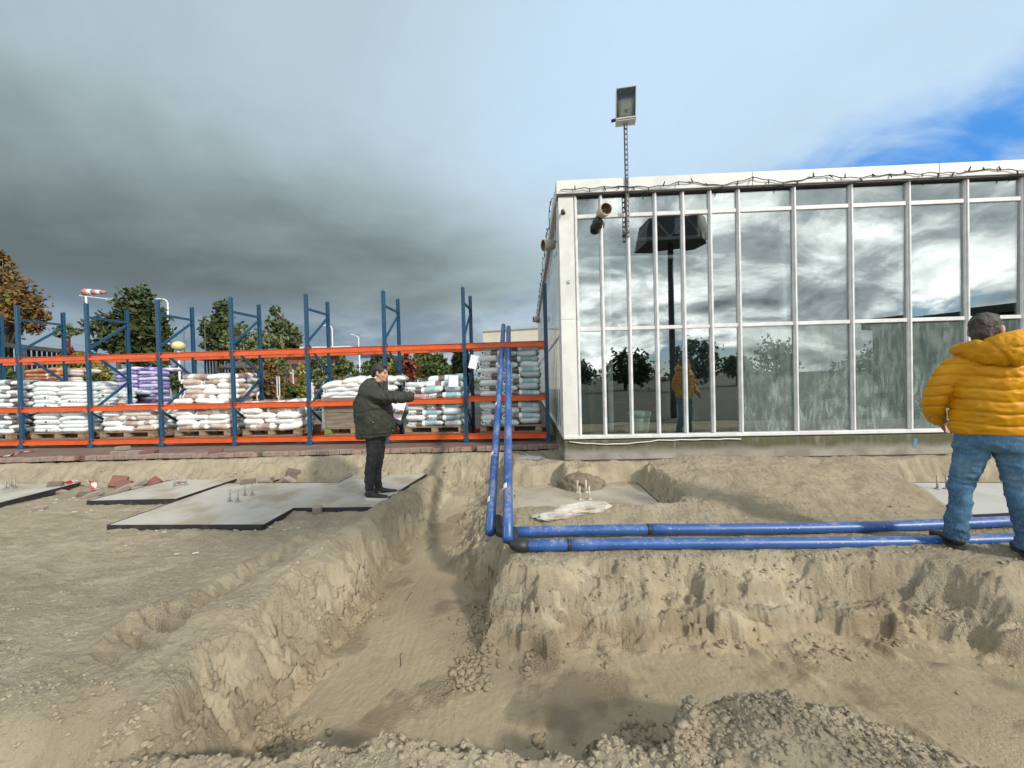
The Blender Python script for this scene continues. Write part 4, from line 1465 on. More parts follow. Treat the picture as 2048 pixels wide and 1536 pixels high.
# ------------------------------------------------------------------ bags
def bag_print(name, base, bands, dot=None, rough=0.38, base2=None):
    """woven/plastic sack: flat print as colour bands along the bag"""
    m_ = bpy.data.materials.new(name)
    m_.use_nodes = True
    t = NT(m_.node_tree)
    p = m_.node_tree.nodes['Principled BSDF']
    v = t.n('ShaderNodeTexCoord').outputs['Object']
    s_ = t.n('ShaderNodeSeparateXYZ', ins={0: v})
    rnd = t.n('ShaderNodeObjectInfo').outputs['Random']
    x = t.m('ADD', t.m('MULTIPLY', s_.outputs[0], 1.25), 0.5)
    col = t.mix(t.noise(v, 3, 3), base, base2 or tuple(c * 0.9 for c in base))
    if bands:
        r = t.ramp(x, bands, 'CONSTANT')
        col = r
    fine = t.noise(t.vm('MULTIPLY', v, (60, 6, 30)), 1.0, 3, 0.6)
    if bands:
        col = t.mix(t.ss(fine, 0.56, 0.62, 0.0, 0.35), col, (0.7, 0.72, 0.72))
    if dot:
        dx = t.m('SUBTRACT', s_.outputs[0], dot)
        d = t.m('SQRT', t.m('ADD', t.m('POWER', dx, 2.0), t.m('POWER', t.m('SUBTRACT', s_.outputs[2], 0.004), 2.0)))
        front = t.m('LESS_THAN', s_.outputs[1], -0.12)
        k = t.m('MULTIPLY', t.m('LESS_THAN', d, 0.026), front)
        col = t.mix(k, col, (0.02, 0.022, 0.025))
        # a row of little grey pictograms beside the dot
        u = t.m('FRACT', t.m('MULTIPLY', t.m('SUBTRACT', dx, 0.05), 14.0))
        on = t.m('MULTIPLY', t.m('MULTIPLY', t.m('GREATER_THAN', dx, 0.05), t.m('LESS_THAN', dx, 0.26)), t.m('LESS_THAN', t.m('ABSOLUTE', t.m('SUBTRACT', u, 0.5)), 0.26))
        on = t.m('MULTIPLY', on, t.m('LESS_THAN', t.m('ABSOLUTE', t.m('SUBTRACT', s_.outputs[2], 0.006)), 0.014))
        col = t.mix(t.m('MULTIPLY', on, t.m('MULTIPLY', front, 0.6)), col, (0.10, 0.11, 0.12))
        lid = t.m('MULTIPLY', t.m('LESS_THAN', dx, -0.06), t.m('LESS_THAN', t.m('ABSOLUTE', t.m('SUBTRACT', s_.outputs[2], 0.006)), 0.004))
        col = t.mix(t.m('MULTIPLY', t.m('MULTIPLY', lid, front), 0.4), col, (0.12, 0.13, 0.14))
    dirt = t.ss(t.noise(v, 5.0, 7, 0.65, w=t.m('MULTIPLY', rnd, 20)) if False else t.noise(v, 5.0, 7, 0.65), 0.52, 0.75, 0.0, 0.30)
    col = t.mix(dirt, col, (0.30, 0.27, 0.23))
    col = t.mix(t.m('MULTIPLY', rnd, 0.18), col, (0.42, 0.44, 0.45))
    t.put(p, 'Base Color', col)
    p.inputs['Roughness'].default_value = rough
    b = t.n('ShaderNodeBump', ins={'Strength': 0.5, 'Distance': 0.02, 'Height': t.noise(t.vm('MULTIPLY', v, (14, 20, 26)), 1.0, 5, 0.6, 0.6)})
    t.put(p, 'Normal', b.outputs[0])
    return m_


WB = (0.80, 0.82, 0.82)
BM = {
    'dot': bag_print('bag_white_dot', (0.76, 0.81, 0.81), None, 0.03, base2=(0.68, 0.75, 0.76)),
    'dark': bag_print('bag_white_dark', WB, [(0.0, WB), (0.12, (0.06, 0.06, 0.07)), (0.36, WB), (0.60, (0.50, 0.60, 0.62)), (0.80, (0.10, 0.10, 0.11)), (0.93, WB)]),
    'beige': bag_print('bag_beige', WB, [(0.0, (0.80, 0.80, 0.78)), (0.16, (0.30, 0.20, 0.165)), (0.38, (0.44, 0.34, 0.27)), (0.55, (0.72, 0.70, 0.66)), (0.72, (0.36, 0.255, 0.215)), (0.86, (0.82, 0.81, 0.79))]),
    'beige_back': bag_print('bag_beige_back', (0.82, 0.82, 0.80), [(0.0, (0.46, 0.35, 0.29)), (0.08, (0.82, 0.82, 0.80)), (0.92, (0.72, 0.69, 0.65))]),
    'sol': bag_print('bag_sol', WB, [(0.0, (0.74, 0.77, 0.77)), (0.30, (0.072, 0.040, 0.032)), (0.45, (0.76, 0.81, 0.81)), (0.53, (0.24, 0.40, 0.43)), (0.80, (0.44, 0.58, 0.60)), (0.92, (0.74, 0.78, 0.78))]),
    'sol_back': bag_print('bag_sol_back', (0.58, 0.61, 0.61), [(0.0, (0.66, 0.70, 0.70)), (0.12, (0.76, 0.79, 0.79)), (0.5, (0.62, 0.69, 0.70)), (0.85, (0.42, 0.47, 0.48))]),
    'purple': bag_print('bag_purple', (0.16, 0.10, 0.42), [(0.0, (0.16, 0.11, 0.44)), (0.20, (0.24, 0.17, 0.55)), (0.32, (0.13, 0.085, 0.37)), (0.62, (0.40, 0.35, 0.66)), (0.75, (0.15, 0.10, 0.42))]),
    'lilac': bag_print('bag_lilac', (0.55, 0.53, 0.68), [(0.0, (0.22, 0.16, 0.50)), (0.22, (0.60, 0.58, 0.70)), (0.86, (0.30, 0.22, 0.55))]),
    'orange': bag_print('bag_orange', (0.55, 0.20, 0.07), [(0.0, (0.62, 0.55, 0.50)), (0.18, (0.50, 0.17, 0.06)), (0.45, (0.62, 0.34, 0.10)), (0.58, (0.48, 0.14, 0.05)), (0.82, (0.66, 0.60, 0.56))]),
    'white': bag_print('bag_plain', (0.74, 0.76, 0.75), None),
}


def edge_prof(u, r):
    """0..1 thickness near an edge; u is the distance from the edge"""
    k = np.clip(u / r, 0, 1)
    return np.sqrt(np.clip(1 - (1 - k) ** 2, 0, 1))


def bag_mesh(L, W, T, kind, seed, plump=1.0, nx=15, ny=9):
    rng = np.random.default_rng(seed)
    tx = np.linspace(-1, 1, nx)
    ty = np.linspace(-1, 1, ny)
    tx = np.sign(tx) * np.abs(tx) ** 0.75
    ty = np.sign(ty) * np.abs(ty) ** 0.7
    vs, idx = [], {}
    wob = rng.normal(0, 1, 6)
    for side in (1, -1):
        for j, b in enumerate(ty):
            for i, a in enumerate(tx):
                edge = i in (0, nx - 1) or j in (0, ny - 1)
                if side == -1 and edge:
                    idx[(side, i, j)] = idx[(1, i, j)]
                    continue
                x, y = a * L / 2, b * W / 2
                # rounded, slightly drawn-in corners
                cc = abs(a) ** 6 * abs(b) ** 6
                x *= 1 - 0.09 * cc
                y *= 1 - 0.12 * cc - 0.05 * abs(a) ** 8
                rx, ry = 0.10 + 0.08 * (plump - 1), min(W * 0.45, 0.085 * plump + 0.02)
                t = edge_prof(L / 2 - abs(a * L / 2), rx) * edge_prof(W / 2 - abs(b * W / 2), ry)
                nz = mnoise.noise(Vector((x * 6 + seed * 3.1, y * 7, side * 2.0)))
                nz2 = mnoise.noise(Vector((x * 17 + seed, y * 15, side * 5.0)))
                z = side * T / 2 * t * (1 + 0.22 * nz + 0.17 * nz2)
                z += 0.010 * wob[0] * a * a + 0.008 * wob[1] * a + 0.010 * wob[2] * math.sin(a * 2.6 + wob[3])
                if edge and i in (0, nx - 1):
                    z += 0.016 * mnoise.noise(Vector((y * 25, seed, 0)))
                idx[(side, i, j)] = len(vs)
                vs.append((x + 0.006 * nz2, y + 0.008 * nz2, z))
    fs = []
    for side in (1, -1):
        for j in range(ny - 1):
            for i in range(nx - 1):
                q_ = [idx[(side, i, j)], idx[(side, i + 1, j)], idx[(side, i + 1, j + 1)], idx[(side, i, j + 1)]]
                fs.append(tuple(q_ if side == 1 else q_[::-1]))
    m_ = MB()
    m_.add(vs, fs, True)
    return m_.mesh('bag', BM[kind])


BAG_CACHE = {}


def bag_me(L, W, T, kind, var, plump=1.0):
    key = (round(L, 2), round(W, 2), round(T, 3), kind, var, plump)
    if key not in BAG_CACHE:
        BAG_CACHE[key] = bag_mesh(L, W, T, kind, var * 7 + len(BAG_CACHE), plump)
    return BAG_CACHE[key]


# printed letters, wrapped over a bag's front edge
def letters_mesh(text, x0, size, W, T, colour):
    cu = bpy.data.curves.new('letters', 'FONT')
    cu.body = text
    cu.size = size
    cu.resolution_u = 3
    ob = bpy.data.objects.new('letters', cu)
    COL.objects.link(ob)
    dg = bpy.context.evaluated_depsgraph_get()
    me = bpy.data.meshes.new_from_object(ob.evaluated_get(dg))
    bpy.data.objects.remove(ob)
    bpy.data.curves.remove(cu)
    bm = bmesh.new()
    bm.from_mesh(me)
    bmesh.ops.subdivide_edges(bm, edges=bm.edges, cuts=2)
    r = min(W * 0.45, 0.105)
    for v in bm.verts:
        th = (v.co.y - size * 0.32) / (T * 0.62)
        th = max(-1.2, min(1.3, th))
        v.co = Vector((x0 + v.co.x, -(W / 2 - r) - r * math.cos(th) - 0.006, T / 2 * math.sin(th) + (0.006 if th > 0 else -0.006)))
    bm.to_mesh(me)
    bm.free()
    me.materials.clear()
    me.materials.append(colour)
    return me


INK = mat('print_ink', (0.035, 0.038, 0.04), None, rough=0.6)
SOL_L = {}
STACK_N = [0]


def put_bag(me, s, d, z, rz, label, group, jit=1.0, tilt=(0, 0)):
    o = bpy.data.objects.new('bag', me)
    COL.objects.link(o)
    o.location = rw(s, d, z)
    o.rotation_euler = (R(random.uniform(-2, 2) * jit) + tilt[0], R(random.uniform(-2, 2) * jit) + tilt[1], R_ROT + rz + R(random.uniform(-4, 4) * jit))
    tag(o, label, 'bag', group)
    return o


def stack(s0, d0, z0, layers, pitch, Ll, Ws, fronts, backs, label, group, T=None, jit=1.0, top_extra=True, letter=False, Wl=None, hidden_back=True, shrink=0.0):
    """interlocked stack: each layer one long bag pair and one bag endwise, alternating sides; s0 centre"""
    T = T or pitch * 1.22
    Wl = Wl or 0.40
    tot = Ll + Ws
    ordn = ['bottom', 'second', 'third', 'fourth', 'fifth', 'sixth', 'seventh', 'eighth', 'ninth', 'tenth', 'eleventh', 'twelfth', 'thirteenth', 'fourteenth']
    lb = lambda k, how: label + ', ' + (ordn[k] if k < layers - 1 or layers == 1 else 'topmost') + ' layer, ' + how
    for k in range(layers):
        z = z0 + pitch * (k + 0.5)
        flip = k % 2
        lean = random.uniform(-0.012, 0.012) * jit
        sh = 1 - shrink * (k / layers) ** 3
        sl = s0 + lean + (Ws / 2 if flip else -Ws / 2) * sh
        se = s0 + lean + (-Ll / 2 if flip else Ll / 2) * sh
        f = fronts[(k // 2 + flip) % len(fronts)]
        b_ = backs[k % len(backs)]
        var = random.randrange(4)
        fl = flip if letter else random.random() < 0.5
        o = put_bag(bag_me(Ll * 0.99, Wl, T, f, var), sl, d0 + Wl / 2 - random.uniform(0, 0.03) * jit, z, math.pi if (fl and not letter) else 0, lb(k, 'right' if flip else 'left'), group, jit)
        if letter:
            key = fl
            if key not in SOL_L:
                SOL_L[key] = letters_mesh('SOL', -0.285 if not fl else -0.285, 0.085, Wl, T, INK)
            l_ = link_mesh('lettering', SOL_L[key], o)
            l2 = MB().loft([(-0.318, -Wl / 2 - 0.000, 0.012), (-0.318, -Wl / 2 - 0.008, 0.012)], 0.019, n=10).mesh('emblem', INK) if 'e' not in SOL_L else SOL_L['e']
            SOL_L['e'] = l2
            link_mesh('emblem', l2, o)
        if hidden_back and (flip == 1 or k >= layers - 2):
            put_bag(bag_me(Ll * 0.99, Wl, T, f, (var + 1) % 4), sl, d0 + Wl * 1.5, z, 0, lb(k, 'rear'), group, jit)
        put_bag(bag_me(0.78, Ws * 1.0, T, b_, random.randrange(4)), se, d0 + 0.39 - random.uniform(0, 0.04) * jit, z + 0.004, math.pi / 2 * (1 if random.random() < 0.5 else -1), lb(k, 'left' if flip else 'right'), group, jit)


Z0 = PAL_Z + 0.142
c = lambda i: (i + 0.5) * BAY


def pxs(px, py, d):
    """where the ray through a picture point meets the upright plane d behind the front posts: (along, height)"""
    ray = px_ray(px, py)
    o = RA + RN * d
    k = (o - EYE).dot(RN) / ray.dot(RN)
    p = EYE + ray * k
    return (p - RA).dot(RU), p.z - PAVE_Z


DI = 0.06
specs = []
# bay at the left border
s_, _ = pxs(-32, 820, DI)
pallet(s_, DI, PAL_Z, 'pallet at the left border under white and dark grey bags')
stack(s_, DI, Z0, 12, 0.092, 0.77, 0.41, ['dark', 'dark'], ['dark', 'dot'], 'white and dark grey bag at left border', 'white and dark grey bags at the left border')
# white bags with a black dot
s_, _ = pxs(112, 820, DI)
pallet(s_, DI, PAL_Z, 'pallet under the white bags marked with black dots')
stack(s_, DI, Z0, 12, 0.086, 0.62, 0.56, ['dot'], ['dot'], 'white black-dotted bag in tall front stack', 'white bags with black dots', jit=0.5, Wl=0.40)
# low white and brown stack
s_, _ = pxs(252, 850, DI)
pallet(s_, DI, PAL_Z, 'pallet under the low white and brown stack between third and fourth post')
stack(s_, DI, Z0, 5, 0.103, 0.73, 0.43, ['beige_back', 'beige'], ['beige_back', 'beige'], 'brownish bag in low neat stack', 'low stack of white and brown bags')
# tall white and brown stack
s_, _ = pxs(402, 820, DI)
pallet(s_, DI, PAL_Z, 'pallet under the tall white and brown stack in the middle of the rack')
stack(s_ - 0.02, DI, Z0, 6, 0.105, 0.73, 0.44, ['beige', 'beige_back'], ['beige_back', 'beige'], 'brownish bag in tall middle stack under beam', 'tall stack of white and brown bags', jit=1.3)
stack(s_ + 0.10, DI + 0.06, Z0 + 0.63, 5, 0.10, 0.73, 0.44, ['beige', 'beige_back'], ['beige', 'beige_back'], 'brownish bag in tall middle stack above beam', 'tall stack of white and brown bags', jit=1.3)
# slumped white and brown stack
s_, _ = pxs(541, 850, DI)
pallet(s_, DI, PAL_Z, 'pallet under the slumped white and brown stack')
stack(s_, DI, Z0, 5, 0.105, 0.72, 0.46, ['beige', 'beige_back'], ['beige_back', 'beige'], 'brownish bag in slumped stack beside crate', 'slumped stack of white and brown bags', jit=3.0, T=0.145)
# wooden crate with plain white pillows
s_, _ = pxs(706, 830, DI)
pallet(s_, DI, PAL_Z, 'pallet with a green corner block under the wooden crate', green=True)
CR = empty('wooden_crate', tuple(rw(s_, DI, Z0)), R_ROT, 'weathered plank crate behind the man in the green parka, full of plain white bags', 'crate')
CRW = mat('weathered_plank', (0.235, 0.195, 0.155), (0.135, 0.108, 0.085), 1.6, 0.9, 0.35, 24, stretch=(1.5, 6, 12))
for k in range(4):
    for d_ in (0.0, 0.76):
        MB().box((0, d_ + 0.012, 0.075 + 0.15 * k), (1.18, 0.024, 0.145), bevel=0.004).build('plank', CRW, CR)
    for x_ in (-0.58, 0.58):
        MB().box((x_, 0.39, 0.075 + 0.15 * k), (0.024, 0.72, 0.145), bevel=0.004).build('plank', CRW, CR)
for x_ in (-0.60, 0.60):
    MB().box((x_, -0.004, 0.30), (0.045, 0.03, 0.62)).box((x_, 0.79, 0.30), (0.045, 0.03, 0.62)).build('corner_post', GALV, CR)
for k in range(6):
    n_ = 4 if k % 2 else 4
    for j in range(n_):
        sx_ = s_ - 0.50 + j * 0.31 + (0.12 if k % 2 else 0) + 0.01 * k
        if k == 5 and j < 1:
            continue
        put_bag(bag_me(0.46, 0.34, 0.135, 'white', random.randrange(4), 1.5), sx_, DI + 0.24 - 0.01 * k, Z0 + 0.50 + 0.087 * k, math.pi / 2 * 0 + R(random.uniform(-14, 14)),
                'plump plain white bag in the crate, ' + ['lowest', 'second', 'third', 'fourth', 'fifth', 'topmost'][k] + ' layer, ' + ['far left', 'middle left', 'middle right', 'far right'][j], 'plain white bags in the crate', 1.5, (R(6), R(random.uniform(-9, 9))))
        if k >= 4:
            put_bag(bag_me(0.46, 0.34, 0.135, 'white', random.randrange(4), 1.5), sx_ + 0.1, DI + 0.56, Z0 + 0.50 + 0.087 * k, R(random.uniform(-14, 14)),
                    'plump plain white bag in the crate rear, ' + ('lower', 'upper')[k - 4] + ' layer, ' + ['far left', 'middle left', 'middle right', 'far right'][j], 'plain white bags in the crate', 1.5)
# teal and brown printed bags
s_, _ = pxs(868, 820, DI)
pallet(s_, DI, PAL_Z, 'pallet under the half-height stack of teal printed bags')
stack(s_, DI, Z0, 7, 0.108, 0.77, 0.41, ['sol'], ['sol_back'], 'teal printed bag in half-height stack', 'half-height stack of printed bags', letter=True, jit=1.6)
for k in range(2):
    put_bag(bag_me(0.77, 0.40, 0.132, 'sol', k), s_ + 0.17 + 0.04 * k, DI + 0.24 + 0.08 * k, Z0 + 0.108 * (7.5 + k), 0.02, 'teal printed bag on top of the half-height stack, ' + ('lower one', 'upper one')[k], 'half-height stack of printed bags', 2)
put_bag(bag_me(0.72, 0.40, 0.12, 'sol_back', 2), s_ - 0.34, DI + 0.35, Z0 + 0.108 * 7.4, R(80), 'greyish bag lying endwise on the left of the half-height stack top', 'half-height stack of printed bags', 2)
s_, _ = pxs(1021, 820, DI)
pallet(s_, DI, PAL_Z, 'pallet at the greenhouse end of the rack, under the tallest stack')
stack(s_, DI, Z0, 14, 0.110, 0.77, 0.42, ['sol'], ['sol_back'], 'teal printed bag in tallest stack', 'tallest stack of printed bags', letter=True, jit=1.4, shrink=0.10)
# stacks on the yard behind the rack
ordw = ['bottom', 'second', 'third', 'fourth', 'fifth', 'sixth', 'seventh', 'eighth', 'ninth', 'tenth', 'eleventh', 'twelfth']
for px0, dd, zz, n_, pitch, kinds, lab, grp in (
        (112, 1.25, 1.26, 5, 0.090, ['orange', 'orange'], 'orange and white bag behind the rack', 'orange bags behind the rack'),
        (215, 1.2, 0.62, 6, 0.086, ['dot'], 'white black-dotted bag in rear stack', 'white bags behind the rack'),
        (287, 1.9, 0.72, 12, 0.082, ['purple', 'lilac'], 'purple bag in stack behind the rack', 'purple bags behind the rack')):
    s_, _ = pxs(px0, 780, dd + 0.2)
    o = empty('bag_plinth', tuple(rw(s_, dd, 0)), R_ROT, 'crate of dark boards carrying ' + {'orange': 'the orange bags', 'dot': 'the rear white bags', 'purple': 'the purple bags'}[kinds[0]] + ' behind the rack', 'crate')
    for k in range(4):
        for yy in (0.02, 0.78):
            MB().box((0, yy, zz / 4 * (k + 0.5)), (1.18, 0.03, zz / 4 - 0.012)).build('board', PWOOD, o)
    MB().box((0, 0.4, zz - 0.012), (1.2, 0.8, 0.02)).build('deck', PWOOD, o)
    for k in range(n_):
        z = zz + pitch * (k + 0.5)
        for j in (-1, 1):
            put_bag(bag_me(0.60, 0.40, pitch * 1.22, kinds[(k + (j > 0)) % len(kinds)], (k + j) % 4), s_ + 0.30 * j + random.uniform(-0.02, 0.02), dd + 0.2, z, 0, lab + ', ' + ordw[k] + ' layer, ' + ('right' if j > 0 else 'left'), grp, 1.0 if kinds[0] != 'orange' else 2.5)
            if k == n_ - 1:
                put_bag(bag_me(0.60, 0.40, pitch * 1.22, kinds[k % len(kinds)], (k + j) % 4), s_ + 0.30 * j, dd + 0.6, z, 0, lab + ', top rear ' + ('right' if j > 0 else 'left'), grp)


# paper price sheets
def sign_material():
    m_ = bpy.data.materials.new('printed_sheet')
    m_.use_nodes = True
    t = NT(m_.node_tree)
    p = m_.node_tree.nodes['Principled BSDF']
    v = t.n('ShaderNodeTexCoord').outputs['Object']
    s_ = t.n('ShaderNodeSeparateXYZ', ins={0: v})
    ln = t.m('LESS_THAN', t.m('FRACT', t.m('MULTIPLY', s_.outputs[2], 38.0)), 0.34)
    wd = t.m('GREATER_THAN', t.noise(t.vm('MULTIPLY', v, (90, 1, 38)), 1.0, 2), 0.47)
    ins = t.m('MULTIPLY', t.m('LESS_THAN', t.m('ABSOLUTE', s_.outputs[0]), 0.075), t.m('LESS_THAN', t.m('ABSOLUTE', s_.outputs[2]), 0.085))
    k = t.m('MULTIPLY', t.m('MULTIPLY', ln, wd), ins)
    t.put(p, 'Base Color', t.mix(t.m('MULTIPLY', k, 0.5), (0.72, 0.73, 0.80), (0.25, 0.26, 0.34)))
    p.inputs['Roughness'].default_value = 0.5
    return m_


SHEET = sign_material()
p = at(907, 762, 7.62)
o = MB().box((0, 0, 0), (0.185, 0.004, 0.215)).build('paper_sign', SHEET, None, tuple(p), (R(-12), 0, R_ROT))
tag(o, 'white printed sheet standing on the half-height stack of printed bags', 'paper sign')
p = at(947, 724, 7.45)
o = MB().box((0, 0, 0), (0.15, 0.004, 0.25)).build('paper_sign', SHEET, None, tuple(p), (R(-4), R(14), R_ROT))
tag(o, 'white printed sheet hung askew at the left of the tallest stack', 'paper sign')


# ------------------------------------------------------------------ loose bricks, tape and rubble by the bank
PAVR = mat('red_paver', (0.20, 0.085, 0.068), (0.145, 0.070, 0.058), 5, 0.9, 0.3, 40)
PAVG = mat('pale_paver', (0.30, 0.255, 0.215), (0.20, 0.165, 0.135), 5, 0.9, 0.3, 40)
PAVD = mat('dark_paver', (0.115, 0.085, 0.070), (0.16, 0.125, 0.10), 5, 0.9, 0.3, 40)
pm = {}
for k, m_ in (('r', PAVR), ('g', PAVG), ('d', PAVD)):
    pm[k] = MB().box((0, 0, 0), (0.20, 0.10, 0.07), bevel=0.006).mesh('loose_brick', m_)
    pm[k + '2'] = MB().box((0, 0, 0), (0.20, 0.20, 0.06), bevel=0.006).mesh('loose_brick', m_)


def brick(px, py, depth, kind, rot, label, lift=0.02, sc=1.0):
    p_ = at(px, py, depth)
    z = (gz(p_.x, p_.y) if p_.y < 6.98 else PAVE_Z) + lift
    o = link_mesh('loose_brick', pm[kind], None, (p_.x, p_.y, z), tuple(R(a) for a in rot))
    o.scale = (sc, sc, sc)
    return tag(o, label, 'brick', 'loose bricks in the sand')


BK = [
    (236, 938, 6.55, 'r2', (48, 12, 25), 'red paver tilted steeply on the sand bank, upper of a leaning pair', 0.08),
    (246, 947, 6.45, 'r2', (55, 6, -8), 'red paver leaning against the upper one on the sand bank', 0.03),
    (247, 960, 6.35, 'g', (10, -22, 30), 'pale sandy brick lying in front of the leaning red pavers', 0.03),
    (277, 949, 6.4, 'g', (12, -20, 40), 'pale brick propped on another right of the leaning red pavers', 0.07),
    (280, 958, 6.3, 'g', (2, 0, 2), 'pale brick lying flat behind the small slab', 0.03),
    (305, 939, 6.5, 'r2', (35, 15, -25), 'broad red paver tilted on the bank above the small slab', 0.05),
    (366, 949, 6.45, 'r', (25, 8, 20), 'red brick half sunk behind the three-bolt slab', 0.02),
    (184, 971, 6.0, 'g2', (10, -14, 12), 'pale square paver lying tilted behind the left slab corner', 0.03),
    (172, 963, 6.1, 'd', (14, 10, 30), 'dark brick under the tape end beside the left slab', 0.02),
    (107, 946, 6.4, 'd2', (60, 0, 10), 'dark broken paver standing on edge left of the striped tape', 0.06),
    (117, 957, 6.3, 'g', (4, 6, -6), 'pale sandy brick lying below the striped tape', 0.02),
    (58, 957, 6.35, 'g', (4, -6, 4), 'long pale brick lying behind the left slab', 0.02),
    (496, 955, 6.25, 'd2', (50, 0, 30), 'dark paver standing on edge at the corner of the three-bolt slab', 0.05),
    (533, 957, 6.5, 'g', (14, 8, 20), 'greyish brick half buried behind the stepped slab', 0.02),
    (548, 953, 6.55, 'g', (8, -20, -30), 'pale brick tilted behind the stepped slab', 0.04),
    (586, 940, 6.6, 'd2', (65, 20, 40), 'dark brown paver leaning on a pale one behind the stepped slab', 0.07),
    (580, 957, 6.45, 'g', (10, 25, -15), 'pale pinkish brick in front of the leaning dark paver', 0.03),
    (245, 893, 7.25, 'g', (0, 0, 3), 'pale brick lying on top of the small pile on the pavement edge', 0.11),
    (236, 904, 7.2, 'g', (0, 0, -4), 'pale brick at the lower left of the pile on the pavement edge', 0.035),
    (268, 904, 7.2, 'g', (0, 0, 6), 'pale brick at the lower right of the pile on the pavement edge', 0.035),
    (300, 903, 7.3, 'r2', (2, 2, 20), 'red paver lying loose on the pavement edge right of the brick pile', 0.03),
    (432, 899, 7.2, 'r2', (5, 3, 30), 'red paver lying loose on the pavement edge below the slumped stack', 0.03),
]
for a in BK:
    brick(*a)

TAPE = bpy.data.materials.new('striped_tape')
TAPE.use_nodes = True
tt_ = NT(TAPE.node_tree)
pp = TAPE.node_tree.nodes['Principled BSDF']
uvn = tt_.n('ShaderNodeAttribute', attribute_name='along')
st_ = tt_.m('LESS_THAN', tt_.m('FRACT', tt_.m('MULTIPLY', uvn.outputs['Fac'], 4.2)), 0.5)
tt_.put(pp, 'Base Color', tt_.mix(st_, (0.74, 0.72, 0.70), (0.55, 0.03, 0.035)))
pp.inputs['Roughness'].default_value = 0.35


def tape(pts, label, w=0.055):
    """thin barrier tape, twisting along its run"""
    pts = [Vector(p_) for p_ in pts]
    fine = []
    for k in range(len(pts) - 1):
        for j in range(6):
            fine.append(pts[k].lerp(pts[k + 1], j / 6))
    fine.append(pts[-1])
    vs, fs, al = [], [], []
    acc = 0
    for k, p_ in enumerate(fine):
        t_ = (fine[min(k + 1, len(fine) - 1)] - fine[max(k - 1, 0)]).normalized()
        s_ = t_.cross(Vector((0, 0, 1))).normalized()
        u_ = s_.cross(t_)
        tw = 0.7 * math.sin(k * 0.55) + 0.6
        e = s_ * math.cos(tw) + u_ * math.sin(tw)
        nn = t_.cross(e)
        if k:
            acc += (p_ - fine[k - 1]).length
        for a_ in (-w / 2, w / 2):
            for h_ in (-0.001, 0.001):
                vs.append(p_ + e * a_ + nn * h_)
                al.append(acc)
    for k in range(len(fine) - 1):
        b0 = k * 4
        fs += [(b0 + 1, b0 + 5, b0 + 7, b0 + 3), (b0, b0 + 2, b0 + 6, b0 + 4), (b0, b0 + 4, b0 + 5, b0 + 1), (b0 + 2, b0 + 3, b0 + 7, b0 + 6)]
    m2 = MB().add(vs, fs)
    me = m2.mesh('barrier_tape', TAPE)
    at_ = me.attributes.new('along', 'FLOAT', 'POINT')
    at_.data.foreach_set('value', al)
    return tag(link_mesh('barrier_tape', me), label, 'barrier tape')


def gp(px, py, depth, lift):
    p_ = at(px, py, depth)
    return Vector((p_.x, p_.y, (gz(p_.x, p_.y) if p_.y < 6.98 else PAVE_Z) + lift))


tape([gp(-25, 935, 7.2, 0.06), gp(5, 920, 7.15, 0.03), gp(22, 908, 7.3, 0.03), gp(45, 905, 7.6, 0.03), gp(72, 900, 7.9, 0.03)], 'red and white barrier tape trailing over the pavement edge at the left border')
tape([gp(130, 945, 6.5, 0.10), gp(150, 941, 6.5, 0.13), gp(170, 940, 6.45, 0.14), gp(186, 942, 6.4, 0.13), gp(189, 952, 6.35, 0.06), gp(184, 958, 6.3, 0.06), gp(205, 960, 6.25, 0.05)], 'crumpled loop of red and white barrier tape among the loose bricks')
tape([gp(-30, 958, 6.3, 0.04), gp(0, 955, 6.3, 0.05), gp(28, 954, 6.3, 0.05)], 'short red and white tape end lying behind the left slab')

# pale crusty concrete spill in front of the sandy slab
SPILL = mat('concrete_crust', (0.50, 0.48, 0.43), (0.35, 0.32, 0.26), 7, 0.9, 0.6, 30)


def lump_mesh(name, size, seed, m_, sub=3, amp=0.35, f=2.2):
    bm = bmesh.new()
    bmesh.ops.create_icosphere(bm, subdivisions=sub, radius=1.0)
    for v in bm.verts:
        d = 1 + amp * mnoise.fractal(v.co * f + Vector((seed * 3.3, 0, 0)), 0.8, 2.0, 4)
        v.co = Vector((v.co.x * size[0] * d, v.co.y * size[1] * d, v.co.z * size[2] * d))
    me = bpy.data.meshes.new(name)
    bm.to_mesh(me)
    bm.free()
    me.materials.append(m_)
    return me


for (px0, py0, dep, sz, rz, lab) in ((1165, 1040, 4.22, (0.34, 0.10, 0.06), 14, 'long pale crust of spilled concrete in front of the sandy slab'),
                                     (1105, 1052, 4.08, (0.20, 0.09, 0.035), 8, 'broken pale concrete crust behind the back pipe'),
                                     (1270, 1027, 4.42, (0.34, 0.05, 0.025), 3, 'thin pale concrete crust along the sandy slab front edge')):
    p_ = at(px0, py0, dep)
    tag(link_mesh('concrete_crust', lump_mesh('concrete_crust', sz, px0, SPILL), None, (p_.x, p_.y, gz(p_.x, p_.y) + sz[2] * 0.35), (0, 0, R(rz))), lab, 'rubble')
p_ = at(1060, 938, 6.25)
tag(link_mesh('concrete_crust', lump_mesh('concrete_crust', (0.24, 0.10, 0.03), 8, mat('grey_crust', (0.25, 0.27, 0.29), (0.18, 0.19, 0.20), 6, 0.8), 3, 0.25), None, (p_.x, p_.y, gz(p_.x, p_.y) + 0.01), (0, 0, R(6))),
    'flat grey concrete lump in the sand between pipes and greenhouse corner', 'rubble')
p_ = at(635, 1030, 4.9)
tag(MB().box((0, 0, 0), (0.10, 0.08, 0.12), bevel=0.008).build('stone_block', PAVG, None, (p_.x, p_.y, gz(p_.x, p_.y) + 0.04), (0.1, 0.05, 0.2)), 'small beige block standing against the slab front edge left of the berm', 'block')
p_ = at(79, 995, 5.35)
